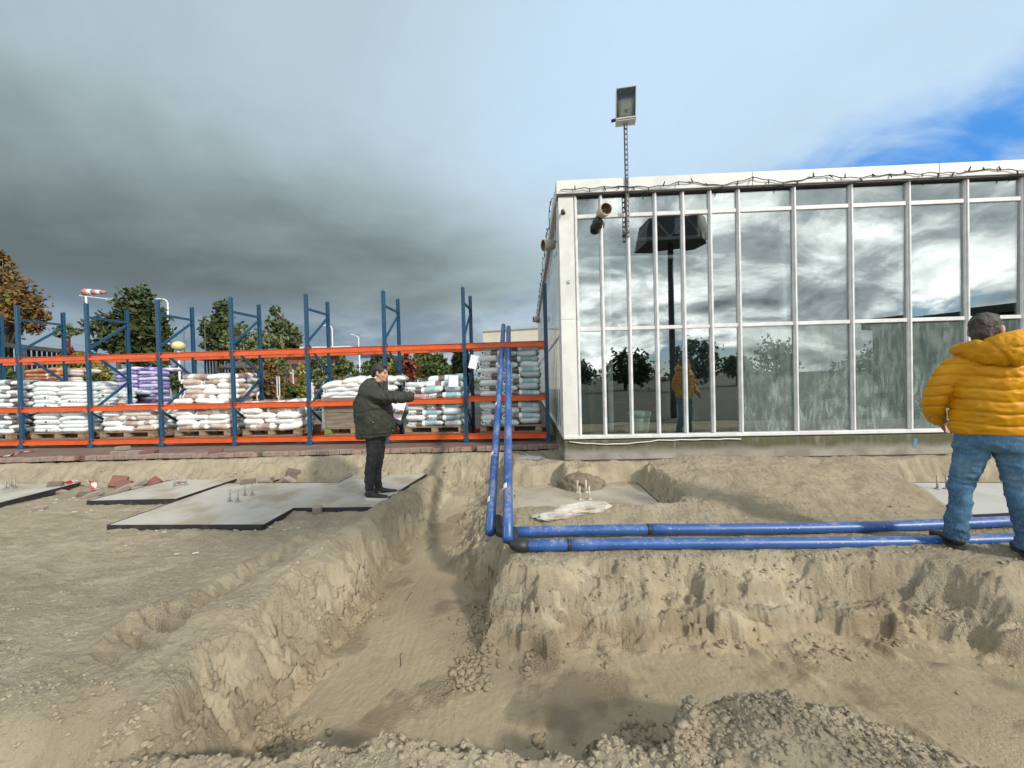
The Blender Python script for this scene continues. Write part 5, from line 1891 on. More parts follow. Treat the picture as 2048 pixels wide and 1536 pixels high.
tag(MB().box((0, 0, 0), (0.13, 0.09, 0.08), bevel=0.008).build('stone_block', PAVG, None, (p_.x, p_.y, gz(p_.x, p_.y) + 0.02), (0.1, 0.1, 0.3)), 'small beige block lying below the left slab edge', 'block')
p_ = Vector((0.93, 5.62, 0))
tag(link_mesh('sand_stump', lump_mesh('sand_stump', (0.31, 0.25, 0.19), 4, sand_material('damp_sand', (0.24, 0.20, 0.145), (0.16, 0.13, 0.092), 0.7), 4, 0.18, 1.6), None, (p_.x, p_.y, 0.03)),
    'round stump of damp brown sand under the greenhouse corner behind the bolts', 'sand lump')
# roots lying on the trench floor
rr = random.Random(11)
for px0, py0 in ((812, 1200), (700, 1255), (800, 1330), (885, 1390), (960, 1360), (1045, 1300), (850, 1105)):
    p_ = atz(px0, py0, -0.37)
    a_ = rr.uniform(0.9, 2.0)
    pts = []
    for k in range(6):
        a_ += rr.uniform(-0.12, 0.12)
        x_, y_ = p_.x + 0.03 * k * math.cos(a_), p_.y + 0.03 * k * math.sin(a_)
        pts.append((x_, y_, gz(x_, y_) + 0.003))
    tag(MB().loft(pts, 0.0022, n=5).build('root', mat('root', (0.06, 0.045, 0.03), None, rough=0.9)), 'thin dark root fragment lying on the trench floor', 'root', 'roots on the trench floor')
# litter of white plastic chips, uncountable specks
m_ = MB()
rr = random.Random(3)
for k in range(44):
    px0, py0 = (rr.uniform(60, 190), rr.uniform(995, 1030)) if k < 20 else ((rr.uniform(440, 600), rr.uniform(1052, 1068)) if k < 36 else (rr.uniform(250, 400), rr.uniform(1040, 1120)))
    p_ = atz(px0, py0, -0.08)
    if p_.y > 7:
        continue
    m_.box((p_.x, p_.y, gz(p_.x, p_.y) + 0.008), (rr.uniform(0.015, 0.05), rr.uniform(0.008, 0.018), 0.006), Matrix.Rotation(rr.uniform(-0.6, 0.6), 3, 'Z'))
tag(m_.build('plastic_chips', mat('chip_white', (0.66, 0.65, 0.60), (0.5, 0.48, 0.42), 5, 0.6)), kind='stuff')


# ------------------------------------------------------------------ people
def remeshed(name, mb, voxel, material, parent, smooth=2, disp=None):
    """one continuous surface grown over overlapping lofts"""
    o = mb.build(name, material)
    fix_normals(o)
    r = o.modifiers.new('r', 'REMESH')
    r.mode = 'VOXEL'
    r.voxel_size = voxel
    r.use_smooth_shade = True
    if smooth:
        s_ = o.modifiers.new('s', 'SMOOTH')
        s_.iterations = smooth
        s_.factor = 0.5
    dg = bpy.context.evaluated_depsgraph_get()
    me = bpy.data.meshes.new_from_object(o.evaluated_get(dg))
    old = o.data
    o.modifiers.clear()
    o.data = me
    bpy.data.meshes.remove(old)
    me.name = name
    if disp is not None:
        n = len(me.vertices)
        co = np.empty(n * 3, np.float32)
        no = np.empty(n * 3, np.float32)
        me.vertices.foreach_get('co', co)
        me.vertex_normals.foreach_get('vector', no)
        co, no = co.reshape(-1, 3).astype(float), no.reshape(-1, 3)
        co = co + no * disp(co, no)[:, None]
        me.vertices.foreach_set('co', co.astype(np.float32).ravel())
    me.polygons.foreach_set('use_smooth', np.ones(len(me.polygons), bool))
    me.update()
    o.parent = parent
    return o


def cr(pts, n=6):
    """Catmull-Rom through (x, y, z, r1[, r2]) rows"""
    P = [np.array(tuple(p_) + ((p_[3],) if len(p_) == 4 else ()), float) for p_ in pts]
    P = [2 * P[0] - P[1]] + P + [2 * P[-1] - P[-2]]
    out = []
    for k in range(1, len(P) - 2):
        for j in range(n):
            t = j / n
            a, b, c_, d = P[k - 1], P[k], P[k + 1], P[k + 2]
            out.append(0.5 * (2 * b + (c_ - a) * t + (2 * a - 5 * b + 4 * c_ - d) * t * t + (3 * b - a - 3 * c_ + d) * t ** 3))
    out.append(P[-2])
    return out


def limb(mb, pts, n=14, ref=(1, 0, 0), sub=6):
    c_ = cr(pts, sub)
    mb.loft([p_[:3] for p_ in c_], [max(1e-3, p_[3]) for p_ in c_], [max(1e-3, p_[4] if len(p_) > 4 else p_[3]) for p_ in c_], ref=ref, n=n)
    return mb


def vn3(co, f, seed=0, stretch=(1, 1, 1)):
    """cheap vectorised 3-D noise from two planar sheets"""
    x, y, z = co[:, 0] * stretch[0], co[:, 1] * stretch[1], co[:, 2] * stretch[2]
    return 0.6 * pn(x * f + 0.7 * z * f, z * f - 0.3 * y * f, seed) + 0.6 * pn(y * f + 0.5 * x * f, z * f * 0.9 + 0.2 * x * f, seed + 5)


SKIN = mat('skin', (0.50, 0.29, 0.21), (0.42, 0.22, 0.16), 14, 0.55)
HAIRB = mat('dark_brown_hair', (0.018, 0.012, 0.010), (0.035, 0.025, 0.02), 60, 0.55, 0.6, 120)
HAIRG = mat('greying_hair', (0.016, 0.012, 0.010), (0.075, 0.062, 0.054), 40, 0.6, 0.8, 90, stretch=(1, 1, 0.4))
EYE_M = mat('eye_dark', (0.02, 0.015, 0.012), None, rough=0.2)
SHOE = mat('black_shoe', (0.014, 0.014, 0.016), (0.03, 0.03, 0.03), 20, 0.6, 0.2, 60)
SOLE = mat('pale_sole', (0.55, 0.54, 0.50), None, rough=0.7)


def hand(mb, wrist, fdir, palm_n, side, L=0.185, curl=0.15, spread=0.13):
    """palm, four unequal fingers and a thumb; side: thumb direction"""
    w = Vector(wrist)
    f = Vector(fdir).normalized()
    n = Vector(palm_n)
    n = (n - f * n.dot(f)).normalized()
    t = Vector(side)
    t = (t - f * t.dot(f) - n * t.dot(n)).normalized()
    pl = L * 0.52
    c_ = []
    for k, (a, ww, th) in enumerate(((-0.02, 0.026, 0.020), (0.02, 0.030, 0.018), (pl * 0.6, 0.040, 0.016), (pl * 0.95, 0.040, 0.013), (pl * 1.03, 0.030, 0.009))):
        p_ = w + f * a
        c_.append((*p_, ww, th))
    mb.loft([c[:3] for c in c_], [c[3] for c in c_], [c[4] for c in c_], ref=t, n=14)
    for i, (off, ln, r) in enumerate(((0.030, 0.90, 0.0088), (0.0105, 1.0, 0.0092), (-0.0095, 0.94, 0.0088), (-0.029, 0.74, 0.0078))):
        b = w + f * (pl * 0.9) + t * off
        d0 = (f + t * (off * spread * 30) * 0.12).normalized()
        l_ = L * 0.50 * ln
        p0, p1 = b, b + d0 * l_ * 0.5
        d1 = (d0 + n * curl).normalized()
        p2 = p1 + d1 * l_ * 0.32
        d2 = (d1 + n * curl).normalized()
        p3 = p2 + d2 * l_ * 0.24
        limb(mb, [(*p0, r), (*p1, r * 0.98), (*p2, r * 0.9), (*p3, r * 0.7)], n=10, ref=n, sub=3)
    b = w + f * (pl * 0.22) + t * 0.026
    d0 = (f * 0.72 + t * 0.75 + n * 0.25).normalized()
    p1 = b + d0 * 0.045
    d1 = (f * 0.9 + t * 0.35 + n * 0.2).normalized()
    p2 = p1 + d1 * 0.032
    p3 = p2 + (d1 + n * 0.1).normalized() * 0.022
    limb(mb, [(*b, 0.014), (*p1, 0.0118), (*p2, 0.0102), (*p3, 0.0075)], n=10, ref=n, sub=3)


def head(mb, c_, yaw, pitch=0.0, H=0.235):
    """skull, jaw, nose, brow, lips, chin and ears; the face looks along +y before the turn"""
    M = Matrix.Rotation(yaw, 3, 'Z') @ Matrix.Rotation(pitch, 3, 'X')
    c_ = Vector(c_)
    P = lambda x, y, z: c_ + M @ Vector((x, y, z))
    mb.ball(P(0, -0.012, 0.030), (0.077, 0.098, 0.092), 22, 16, M)          # cranium
    mb.ball(P(0, 0.028, -0.030), (0.063, 0.066, 0.080), 20, 14, M)          # face
    mb.ball(P(0, 0.050, -0.078), (0.040, 0.040, 0.034), 16, 12, M)          # jaw
    mb.ball(P(0, 0.082, -0.094), (0.021, 0.016, 0.016), 12, 10, M)          # chin
    mb.ball(P(0, 0.086, 0.018), (0.046, 0.014, 0.012), 14, 10, M)           # brow
    mb.loft([P(0, 0.088, 0.012), P(0, 0.103, -0.012), P(0, 0.116, -0.030), P(0, 0.103, -0.040), P(0, 0.088, -0.042)], [0.008, 0.011, 0.015, 0.015, 0.010], [0.010, 0.012, 0.011, 0.009, 0.006], ref=M @ Vector((1, 0, 0)), n=10)
    mb.ball(P(0, 0.092, -0.060), (0.024, 0.009, 0.006), 12, 8, M)           # upper lip
    mb.ball(P(0, 0.090, -0.071), (0.021, 0.009, 0.006), 12, 8, M)
    for s in (-1, 1):
        mb.ball(P(s * 0.040, 0.068, -0.030), (0.022, 0.018, 0.020), 12, 8, M)   # cheek
        mb.ball(P(s * 0.079, 0.000, -0.010), (0.009, 0.019, 0.033), 12, 10, M @ Matrix.Rotation(R(8), 3, 'X'))
        mb.ball(P(s * 0.076, 0.008, -0.032), (0.007, 0.010, 0.013), 10, 8, M)
    return P, M


def shoe(o, heel, toe_dir, L=0.285, z=0.0, dark=SHOE, sole=SOLE):
    h = Vector((heel[0], heel[1], z))
    d = Vector(toe_dir).normalized()
    m_ = MB()
    pts = []
    for a, w, hh in ((-0.02, 0.022, 0.05), (0.0, 0.036, 0.075), (0.06, 0.040, 0.082), (0.13, 0.043, 0.060), (0.20, 0.046, 0.042), (0.25, 0.040, 0.034), (0.28, 0.020, 0.022)):
        p_ = h + d * (a * L / 0.28)
        pts.append((p_.x, p_.y, z + 0.022 + hh * 0.5, w, hh * 0.5))
    c_ = cr(pts, 4)
    m_.loft([p_[:3] for p_ in c_], [p_[3] for p_ in c_], [p_[4] for p_ in c_], ref=Vector((d.y, -d.x, 0)), n=16)
    m_.loft([h + d * 0.045 + Vector((0, 0, 0.06)), h + d * 0.04 + Vector((0, 0, 0.125))], [0.045, 0.042], [0.052, 0.05], ref=d, n=16)
    b = remeshed('shoe', m_, 0.007, dark, o, 3)
    m2 = MB()
    poly = []
    side = Vector((d.y, -d.x, 0))
    for a, w in ((-0.022, 0.018), (-0.005, 0.036), (0.06, 0.040), (0.13, 0.044), (0.2, 0.047), (0.25, 0.041), (0.283, 0.018)):
        poly.append((h + d * (a * L / 0.28) + side * w).to_2d())
    for a, w in ((0.283, 0.018), (0.25, 0.041), (0.2, 0.047), (0.13, 0.040), (0.06, 0.036), (-0.005, 0.036), (-0.022, 0.018)):
        poly.append((h + d * (a * L / 0.28) - side * w).to_2d())
    s_ = fix_normals(m2.prism(poly, z, z + 0.028).build('sole', sole, b))
    return b


# ---------------------------------------------------------------- man in the green parka, in profile, arm stretched out
feet = atz(752, 994, 0.0)
G = empty('person', (feet.x, feet.y, 0.0), 0, 'man in dark green hooded parka standing on the concrete slab, one arm stretched out', 'person')
hip_z, H0 = 0.92, 1.79
b = MB()
# body: trunk, neck, head, limbs; he looks along +x
limb(b, [(0.02, 0, 0.86, 0.12, 0.16), (0.02, 0, 1.0, 0.125, 0.165), (0.01, 0, 1.15, 0.115, 0.15), (0.01, 0, 1.32, 0.125, 0.17), (0.03, 0, 1.43, 0.10, 0.15), (0.06, 0, 1.49, 0.062, 0.066), (0.085, 0, 1.56, 0.058, 0.06), (0.09, 0, 1.60, 0.056, 0.058)], n=18)
HP_, HM_ = head(b, (0.105, -0.005, 1.672), R(-96), R(-9))
legs = {}
for s in (-1, 1):
    y = s * 0.09
    ank = (-0.055 + (0.05 if s > 0 else 0.0), y * 1.05, 0.09)
    kn = (-0.015 + (0.03 if s > 0 else 0.0), y, 0.49)
    hp = (0.03, y * 0.95, 0.90)
    legs[s] = (ank, kn, hp)
    limb(b, [(*hp, 0.092), (0.02, y, 0.70, 0.068), (*kn, 0.048), (kn[0] - 0.03, y, 0.33, 0.043), (*ank, 0.038), (ank[0] + 0.01, y, 0.06, 0.030)])
    limb(b, [(ank[0] - 0.02, y, 0.06, 0.024), (ank[0] + 0.02, y, 0.058, 0.028), (ank[0] + 0.05, y, 0.055, 0.018)], ref=(0, 0, 1))
shR, elR, wrR = (0.09, -0.185, 1.385), (0.345, -0.225, 1.345), (0.60, -0.23, 1.345)
limb(b, [(*shR, 0.056), (0.21, -0.21, 1.365, 0.048), (*elR, 0.042), (0.47, -0.23, 1.342, 0.036), (*wrR, 0.028)], ref=(0, 0, 1))
hand(b, (0.612, -0.23, 1.348), (1, 0.05, 0.10), (0.0, 0.35, -1), (0.15, 1, 0.45), 0.19, 0.22)
shL, elL, wrL = (0.05, 0.185, 1.38), (0.09, 0.27, 1.12), (0.235, 0.13, 1.10)
limb(b, [(*shL, 0.056), (*elL, 0.044), (*wrL, 0.03)], ref=(1, 0, 0))
hand(b, (0.24, 0.125, 1.10), (0.8, -0.5, 0.15), (0.3, 0.4, 0.9), (0.2, -0.2, 1), 0.185, 0.5)
body = remeshed('body', b, 0.0065, SKIN, G, 1)
for s in (-1, 1):
    MB().ball(HP_(s * 0.032, 0.083, 0.000), (0.011, 0.006, 0.007), 10, 8, HM_).build('eye', EYE_M, G)
h_ = MB()
h_.ball(HP_(0, -0.020, 0.042), (0.087, 0.103, 0.094), 24, 16, HM_)
h_.ball(HP_(0, 0.045, 0.100), (0.060, 0.045, 0.030), 16, 10, HM_)
h_.ball(HP_(0, -0.085, -0.020), (0.058, 0.035, 0.060), 16, 12, HM_)
for s in (-1, 1):
    h_.ball(HP_(s * 0.074, 0.022, 0.030), (0.012, 0.022, 0.040), 12, 10, HM_)
    h_.ball(HP_(s * 0.033, 0.094, 0.024), (0.017, 0.008, 0.005), 10, 8, HM_)
remeshed('hair', h_, 0.006, HAIRB, G, 2, lambda co, no: 0.004 * vn3(co, 60, 3))
PARKA = mat('dark_green_cloth', (0.021, 0.023, 0.015), (0.031, 0.033, 0.021), 9, 0.75, 0.25, 160)
j = MB()
limb(j, [(0.025, 0, 0.825, 0.240, 0.255), (0.022, 0, 0.86, 0.252, 0.262), (0.015, 0, 1.0, 0.248, 0.258), (0.0, 0, 1.15, 0.244, 0.255), (-0.005, 0, 1.28, 0.232, 0.25), (0.005, 0, 1.38, 0.190, 0.225), (0.035, 0, 1.455, 0.125, 0.165), (0.06, 0, 1.51, 0.092, 0.10), (0.085, 0, 1.555, 0.082, 0.085)], n=28)
limb(j, [(0.03, -0.13, 1.375, 0.115), (0.13, -0.19, 1.365, 0.105), (0.25, -0.215, 1.35, 0.086), (*elR, 0.076), (0.47, -0.23, 1.342, 0.066), (0.605, -0.23, 1.347, 0.054)], n=18, ref=(0, 0, 1))
limb(j, [(0.0, 0.14, 1.37, 0.11), (0.05, 0.21, 1.29, 0.10), (*elL, 0.085), (0.165, 0.205, 1.10, 0.066), (0.228, 0.138, 1.10, 0.055)], n=18)
# hood lying on the back, collar round the neck
limb(j, [(-0.115, 0, 1.37, 0.05, 0.12), (-0.105, 0, 1.42, 0.075, 0.15), (-0.065, 0, 1.475, 0.09, 0.150), (-0.01, 0, 1.535, 0.085, 0.125), (0.03, 0, 1.575, 0.05, 0.09)], n=20)
limb(j, [(0.13, -0.075, 1.43, 0.035), (0.15, -0.085, 1.50, 0.030), (0.125, -0.085, 1.55, 0.022)], n=10)
limb(j, [(0.13, 0.075, 1.43, 0.035), (0.15, 0.085, 1.50, 0.030), (0.125, 0.085, 1.55, 0.022)], n=10)


def parka_disp(co, no):
    x, y, z = co.T
    d = 0.010 * ridged(x * 1.0 + 0.8 * z, z * 0.8 - 0.4 * x, 5.5, 2, 0.5, 301) * S(1.5 - z, 0, 0.15)
    d = d + 0.007 * vn3(co, 9, 302) + 0.004 * vn3(co, 22, 304)
    arm = S(x, 0.18, 0.28)
    d = d + arm * 0.009 * np.sin(x * 75 + 6 * pn(z * 9, y * 9, 305)) * S(pn(x * 8, z * 8, 306), -0.4, 0.3)
    d = d - 0.010 * np.exp(-((z - 1.17 - 0.02 * np.sin(x * 14)) / 0.012) ** 2) * (1 - arm)
    d = d - 0.012 * np.exp(-((z - 0.865) / 0.008) ** 2)
    return d


remeshed('parka', j, 0.0095, PARKA, G, 3, parka_disp)
MB().bar((0.13, -0.252, 1.075), (0.045, -0.279, 1.0), 0.006, 0.010).build('pocket_flap', mat('parka_trim', (0.018, 0.020, 0.014), None), G)
for p_ in ((0.085, -0.277, 1.035), (0.275, -0.08, 0.90)):
    MB().ball(p_, 0.008).build('snap_button', GALV, G)
JEANB = mat('black_denim', (0.014, 0.015, 0.018), (0.035, 0.036, 0.04), 14, 0.85, 0.2, 120)
t_ = MB()
for s in (-1, 1):
    ank, kn, hp = legs[s]
    y = s * 0.09
    limb(t_, [(hp[0], y * 0.8, 0.97, 0.125, 0.11), (hp[0] - 0.002, y * 0.95, 0.86, 0.118, 0.10), (0.022, y, 0.70, 0.090, 0.085), (kn[0], y, kn[2], 0.068), (kn[0] - 0.03, y, 0.33, 0.062), (ank[0] + 0.005, ank[1], 0.15, 0.053), (ank[0] + 0.012, ank[1], 0.075, 0.056)], n=16)
remeshed('jeans', t_, 0.009, JEANB, G, 2, lambda co, no: 0.007 * ridged(co[:, 0] * 2 + co[:, 2] * 1.2, co[:, 2] * 2.2 - co[:, 0], 4.5, 2, 0.5, 311) * S(co[:, 2], 0.1, 0.2) + 0.006 * np.sin(co[:, 2] * 95 + 5 * vn3(co, 8, 312)) * S(-co[:, 2], -0.24, -0.10))
shoe(G, (legs[-1][0][0] - 0.03, legs[-1][0][1]), (1, -0.12, 0))
shoe(G, (legs[1][0][0] - 0.03, legs[1][0][1]), (1, 0.25, 0))
# the papers he holds are a thing of their own
tag(MB().box((0, 0, 0), (0.21, 0.006, 0.297)).build('paper_sheets', PAPER, None, (feet.x + 0.285, feet.y + 0.09, 1.19), (R(-10), R(18), R(10))),
    'white paper sheets held against the green parka', 'papers')
tag(MB().box((0, 0, 0), (0.17, 0.02, 0.22), bevel=0.006).build('folder', BLACKPLASTIC, None, (feet.x + 0.315, feet.y + 0.115, 1.08), (R(-10), R(32), R(10))),
    'black folder held below the white papers in front of the green parka', 'folder')

# ---------------------------------------------------------------- man in the yellow quilted jacket, seen from behind
GY_ = gz(3.56, 2.98)
YC = at(1985, 1092, 3.02)
YZ = max(gz(YC.x - 0.15, YC.y + 0.1), gz(YC.x + 0.2, YC.y)) + 0.002
print('yellow man ground', YZ, gz(YC.x, YC.y))
YP = empty('person', (YC.x, YC.y, YZ), R(-34), 'man seen from behind in a yellow quilted jacket with hood and blue jeans', 'person')
b = MB()
limb(b, [(0, 0, 0.86, 0.145, 0.115), (0, 0, 1.0, 0.160, 0.13), (0, 0, 1.15, 0.165, 0.13), (0, 0, 1.32, 0.18, 0.13), (0, 0, 1.45, 0.16, 0.10), (0, 0.01, 1.52, 0.07, 0.065), (0.0, 0.015, 1.60, 0.062, 0.06)], n=18)
YH, YM = head(b, (-0.02, 0.02, 1.685), R(-30), R(-4))
for s in (-1, 1):
    b.ball(YH(s * 0.086, -0.002, -0.008), (0.012, 0.021, 0.035), 12, 10, YM)
yl = {}
for s in (-1, 1):
    hp = (s * 0.10, 0, 0.92)
    kn = (s * 0.145 - 0.01, 0.025, 0.50)
    ank = (s * 0.185 - 0.01, -0.03, 0.09)
    yl[s] = (hp, kn, ank)
    limb(b, [(s * 0.08, 0, 0.90, 0.082), (s * 0.11, 0.01, 0.72, 0.066), (*kn, 0.048), (s * 0.16, -0.01, 0.34, 0.044), (*ank, 0.036), (ank[0], ank[1] + 0.01, 0.06, 0.030)])
    fd = Vector((s * 0.18 - 0.12, 1, 0)).normalized()
    limb(b, [(ank[0] - fd.x * 0.02, ank[1] - fd.y * 0.02, 0.06, 0.024), (ank[0] + fd.x * 0.05, ank[1] + fd.y * 0.05, 0.055, 0.028), (ank[0] + fd.x * 0.11, ank[1] + fd.y * 0.11, 0.050, 0.020)], ref=(0, 0, 1))
    limb(b, [(s * 0.18, 0, 1.42, 0.052), (s * 0.29, -0.02, 1.20, 0.046), (s * 0.30, 0.03, 1.11, 0.042), (s * 0.235, 0.165, 0.965, 0.031)])
    hand(b, (s * 0.232, 0.172, 0.957), (-s * 0.35, 0.75, -0.5), (-s, -0.1, 0.2), (0, 0.3, 1), 0.19, 0.6)
remeshed('body', b, 0.0065, SKIN, YP, 1)
for s in (-1, 1):
    MB().ball(YH(s * 0.032, 0.083, 0.000), (0.011, 0.006, 0.007), 10, 8, YM).build('eye', EYE_M, YP)
h_ = MB()
h_.ball(YH(0, -0.022, 0.040), (0.083, 0.101, 0.093), 24, 16, YM)
h_.ball(YH(0, 0.040, 0.100), (0.062, 0.045, 0.030), 16, 10, YM)
h_.ball(YH(0, -0.080, -0.030), (0.064, 0.040, 0.075), 16, 12, YM)
for s in (-1, 1):
    h_.ball(YH(s * 0.062, -0.050, 0.000), (0.016, 0.028, 0.050), 12, 10, YM)
remeshed('hair', h_, 0.006, HAIRG, YP, 2, lambda co, no: 0.006 * vn3(co, 45, 403, (1, 1, 0.5)) + 0.003 * vn3(co, 95, 404))
YEL = mat('yellow_nylon', (0.56, 0.265, 0.003), (0.47, 0.212, 0.002), 5, 0.48, 0.12, 90, spec=0.25)
SEAM = 0.088
j = MB()
limb(j, [(0, 0, 0.895, 0.205, 0.155), (0, 0, 0.92, 0.215, 0.165), (0, -0.005, 1.05, 0.222, 0.175), (0, -0.01, 1.18, 0.222, 0.172), (0, -0.01, 1.30, 0.222, 0.162), (0, -0.005, 1.40, 0.212, 0.148), (0, 0.0, 1.47, 0.175, 0.125), (0, 0.01, 1.53, 0.125, 0.11), (0, 0.015, 1.575, 0.10, 0.10)], n=30)
for s in (-1, 1):
    limb(j, [(s * 0.12, 0, 1.425, 0.085), (s * 0.195, -0.005, 1.39, 0.088), (s * 0.262, -0.02, 1.28, 0.080), (s * 0.298, -0.02, 1.18, 0.075), (s * 0.305, 0.02, 1.10, 0.070), (s * 0.280, 0.09, 1.03, 0.060), (s * 0.245, 0.15, 0.975, 0.047)], n=20)


def quilt_disp(co, no):
    x, y, z = co.T
    ax = np.abs(x)
    # torso baffles by height; sleeves follow the sleeve's own run
    arm = S(ax - (0.212 + 0.02 * S(1.42 - z, 0, 0.12)), -0.012, 0.02)
    zz = z + 0.012 * np.sin(x * 9 + 1) + 0.006 * pn(x * 7, y * 7, 411)
    ph = ((zz - 0.895) / SEAM) % 1.0
    pa = ((z * 1.0 + 0.10 * (ax - 0.3) + 0.5 * y * S(1.12 - z, 0, 0.1) - 0.86) / (SEAM * 0.92)) % 1.0
    puff = lambda p_: 0.016 * (np.clip(1 - np.abs(2 * p_ - 1) ** 4.5, 0, 1) ** 0.8 - 0.75)
    d = puff(ph) * (1 - arm) + puff(pa) * arm
    d = d * S(1.50 - z, 0, 0.06) * (z > 0.905) + (z <= 0.905) * -0.004
    # creases gathered at the seams, running up to the right
    cr_ = ridged(x * 1.0 - 1.1 * z, z * 1.6 + 0.5 * x, 6.0, 2, 0.55, 412) * S(pn(x * 4 + 3, z * 4, 413), -0.35, 0.35)
    d = d + 0.010 * cr_ + 0.0035 * vn3(co, 24, 414)
    return d


remeshed('quilted_jacket', j, 0.0075, YEL, YP, 2, quilt_disp)
hd = MB()
limb(hd, [(-0.165, 0.08, 1.545, 0.035, 0.035), (-0.135, -0.03, 1.535, 0.060, 0.055), (-0.06, -0.125, 1.520, 0.095, 0.075), (0.05, -0.155, 1.525, 0.122, 0.085), (0.150, -0.090, 1.550, 0.110, 0.072), (0.190, 0.025, 1.565, 0.065, 0.050)], n=20, ref=(0, 0, 1))
limb(hd, [(-0.09, 0.02, 1.52, 0.05), (-0.06, -0.03, 1.55, 0.05), (0.02, -0.045, 1.575, 0.055), (0.09, -0.02, 1.58, 0.05), (0.11, 0.04, 1.565, 0.04)], n=14, ref=(0, 0, 1))


def hood_disp(co, no):
    x, y, z = co.T
    c0 = np.hypot((x - 0.03) * 1.0, (z - 1.53) * 1.3)
    d = -0.014 * np.exp(-((x + 0.03 + 0.6 * (z - 1.53)) / 0.012) ** 2) - 0.012 * np.exp(-((z - 1.535 - 0.10 * (x - 0.05)) / 0.010) ** 2) * S(x, 0.02, 0.06)
    return d + 0.008 * ridged(x + z, z - x, 8, 2, 0.5, 421) + 0.004 * vn3(co, 25, 422)


remeshed('hood', hd, 0.0075, YEL, YP, 3, hood_disp)
tab = MB().box((0.185, -0.152, 1.425), (0.035, 0.006, 0.016), Matrix.Rotation(R(20), 3, 'Z')).build('chest_patch', mat('patch_grey', (0.12, 0.10, 0.05), None), YP)


def denim():
    m_ = bpy.data.materials.new('blue_denim')
    m_.use_nodes = True
    t = NT(m_.node_tree)
    p = m_.node_tree.nodes['Principled BSDF']
    v = t.n('ShaderNodeTexCoord').outputs['Object']
    n1 = t.noise(v, 5.0, 6, 0.6)
    s_ = t.n('ShaderNodeSeparateXYZ', ins={0: v})
    # worn pale at the seat, the thigh backs and behind the knees
    wear = t.m('MULTIPLY', t.ss(s_.outputs[2], 0.30, 0.55), t.ss(s_.outputs[2], 0.98, 0.80))
    f = t.m('ADD', t.m('MULTIPLY', n1, 0.8), t.m('MULTIPLY', wear, 0.16))
    col = t.ramp(f, [(0.36, (0.020, 0.062, 0.125)), (0.55, (0.045, 0.125, 0.215)), (0.72, (0.135, 0.235, 0.33))])
    tw = t.noise(t.vm('MULTIPLY', v, (160, 160, 30)), 1.0, 2)
    col = t.mix(t.ss(tw, 0.45, 0.7, 0.0, 0.35), col, (0.16, 0.25, 0.34))
    t.put(p, 'Base Color', col)
    p.inputs['Roughness'].default_value = 0.9
    return m_


DENIM = denim()
t_ = MB()
limb(t_, [(0, -0.005, 0.985, 0.180, 0.140), (0, -0.012, 0.91, 0.186, 0.150), (0, -0.012, 0.84, 0.182, 0.145), (0, -0.005, 0.79, 0.15, 0.11)], n=26)
for s in (-1, 1):
    hp, kn, ank = yl[s]
    limb(t_, [(s * 0.085, -0.005, 0.90, 0.102, 0.130), (s * 0.10, 0.0, 0.80, 0.100, 0.112), (s * 0.12, 0.01, 0.66, 0.082, 0.090), (kn[0], kn[1], kn[2], 0.068), (s * 0.16 - 0.01, -0.005, 0.34, 0.063), (ank[0], ank[1] + 0.005, 0.17, 0.064), (ank[0], ank[1] + 0.012, 0.075, 0.068)], n=20)


def jeans_disp(co, no):
    x, y, z = co.T
    d = 0.008 * ridged(x * 1.6 + z * 1.4, z * 2.6 - x * 0.8, 3.6, 2, 0.5, 431) * S(-z, -0.95, -0.8)
    d = d + 0.0065 * np.sin(z * 62 + 9 * vn3(co, 7, 432)) * (S(-z, -0.34, -0.16) + 0.8 * np.exp(-((z - 0.50) / 0.07) ** 2)) * S(vn3(co, 5, 433), -0.5, 0.2)
    return d + 0.003 * vn3(co, 26, 434)


remeshed('jeans', t_, 0.0085, DENIM, YP, 2, jeans_disp)
for s in (-1, 1):
    hp, kn, ank = yl[s]
    fd = Vector((s * 0.18 - 0.12, 1, 0))
    shoe(YP, (ank[0] - fd.normalized().x * 0.03, ank[1] - fd.normalized().y * 0.03), fd, 0.30, gz(YC.x + s * 0.15, YC.y - s * 0.12) - YZ if False else 0.0, SHOE, SHOE)


# ------------------------------------------------------------------ trees and shrubs
def leaf_material(name, c1, c2, c3=None):
    m_ = bpy.data.materials.new(name)
    m_.use_nodes = True
    t = NT(m_.node_tree)
    p = m_.node_tree.nodes['Principled BSDF']
    rnd = t.n('ShaderNodeNewGeometry').outputs['Random Per Island']
    v = t.n('ShaderNodeTexCoord').outputs['Object']
    f = t.m('ADD', t.m('MULTIPLY', rnd, 0.55), t.m('MULTIPLY', t.noise(v, 1.1, 3), 0.45))
    t.put(p, 'Base Color', t.ramp(f, [(0.25, c1), (0.55, c2), (0.80, c3 or c2)]))
    p.inputs['Roughness'].default_value = 0.6
    p.inputs['Specular IOR Level'].default_value = 0.3
    return m_


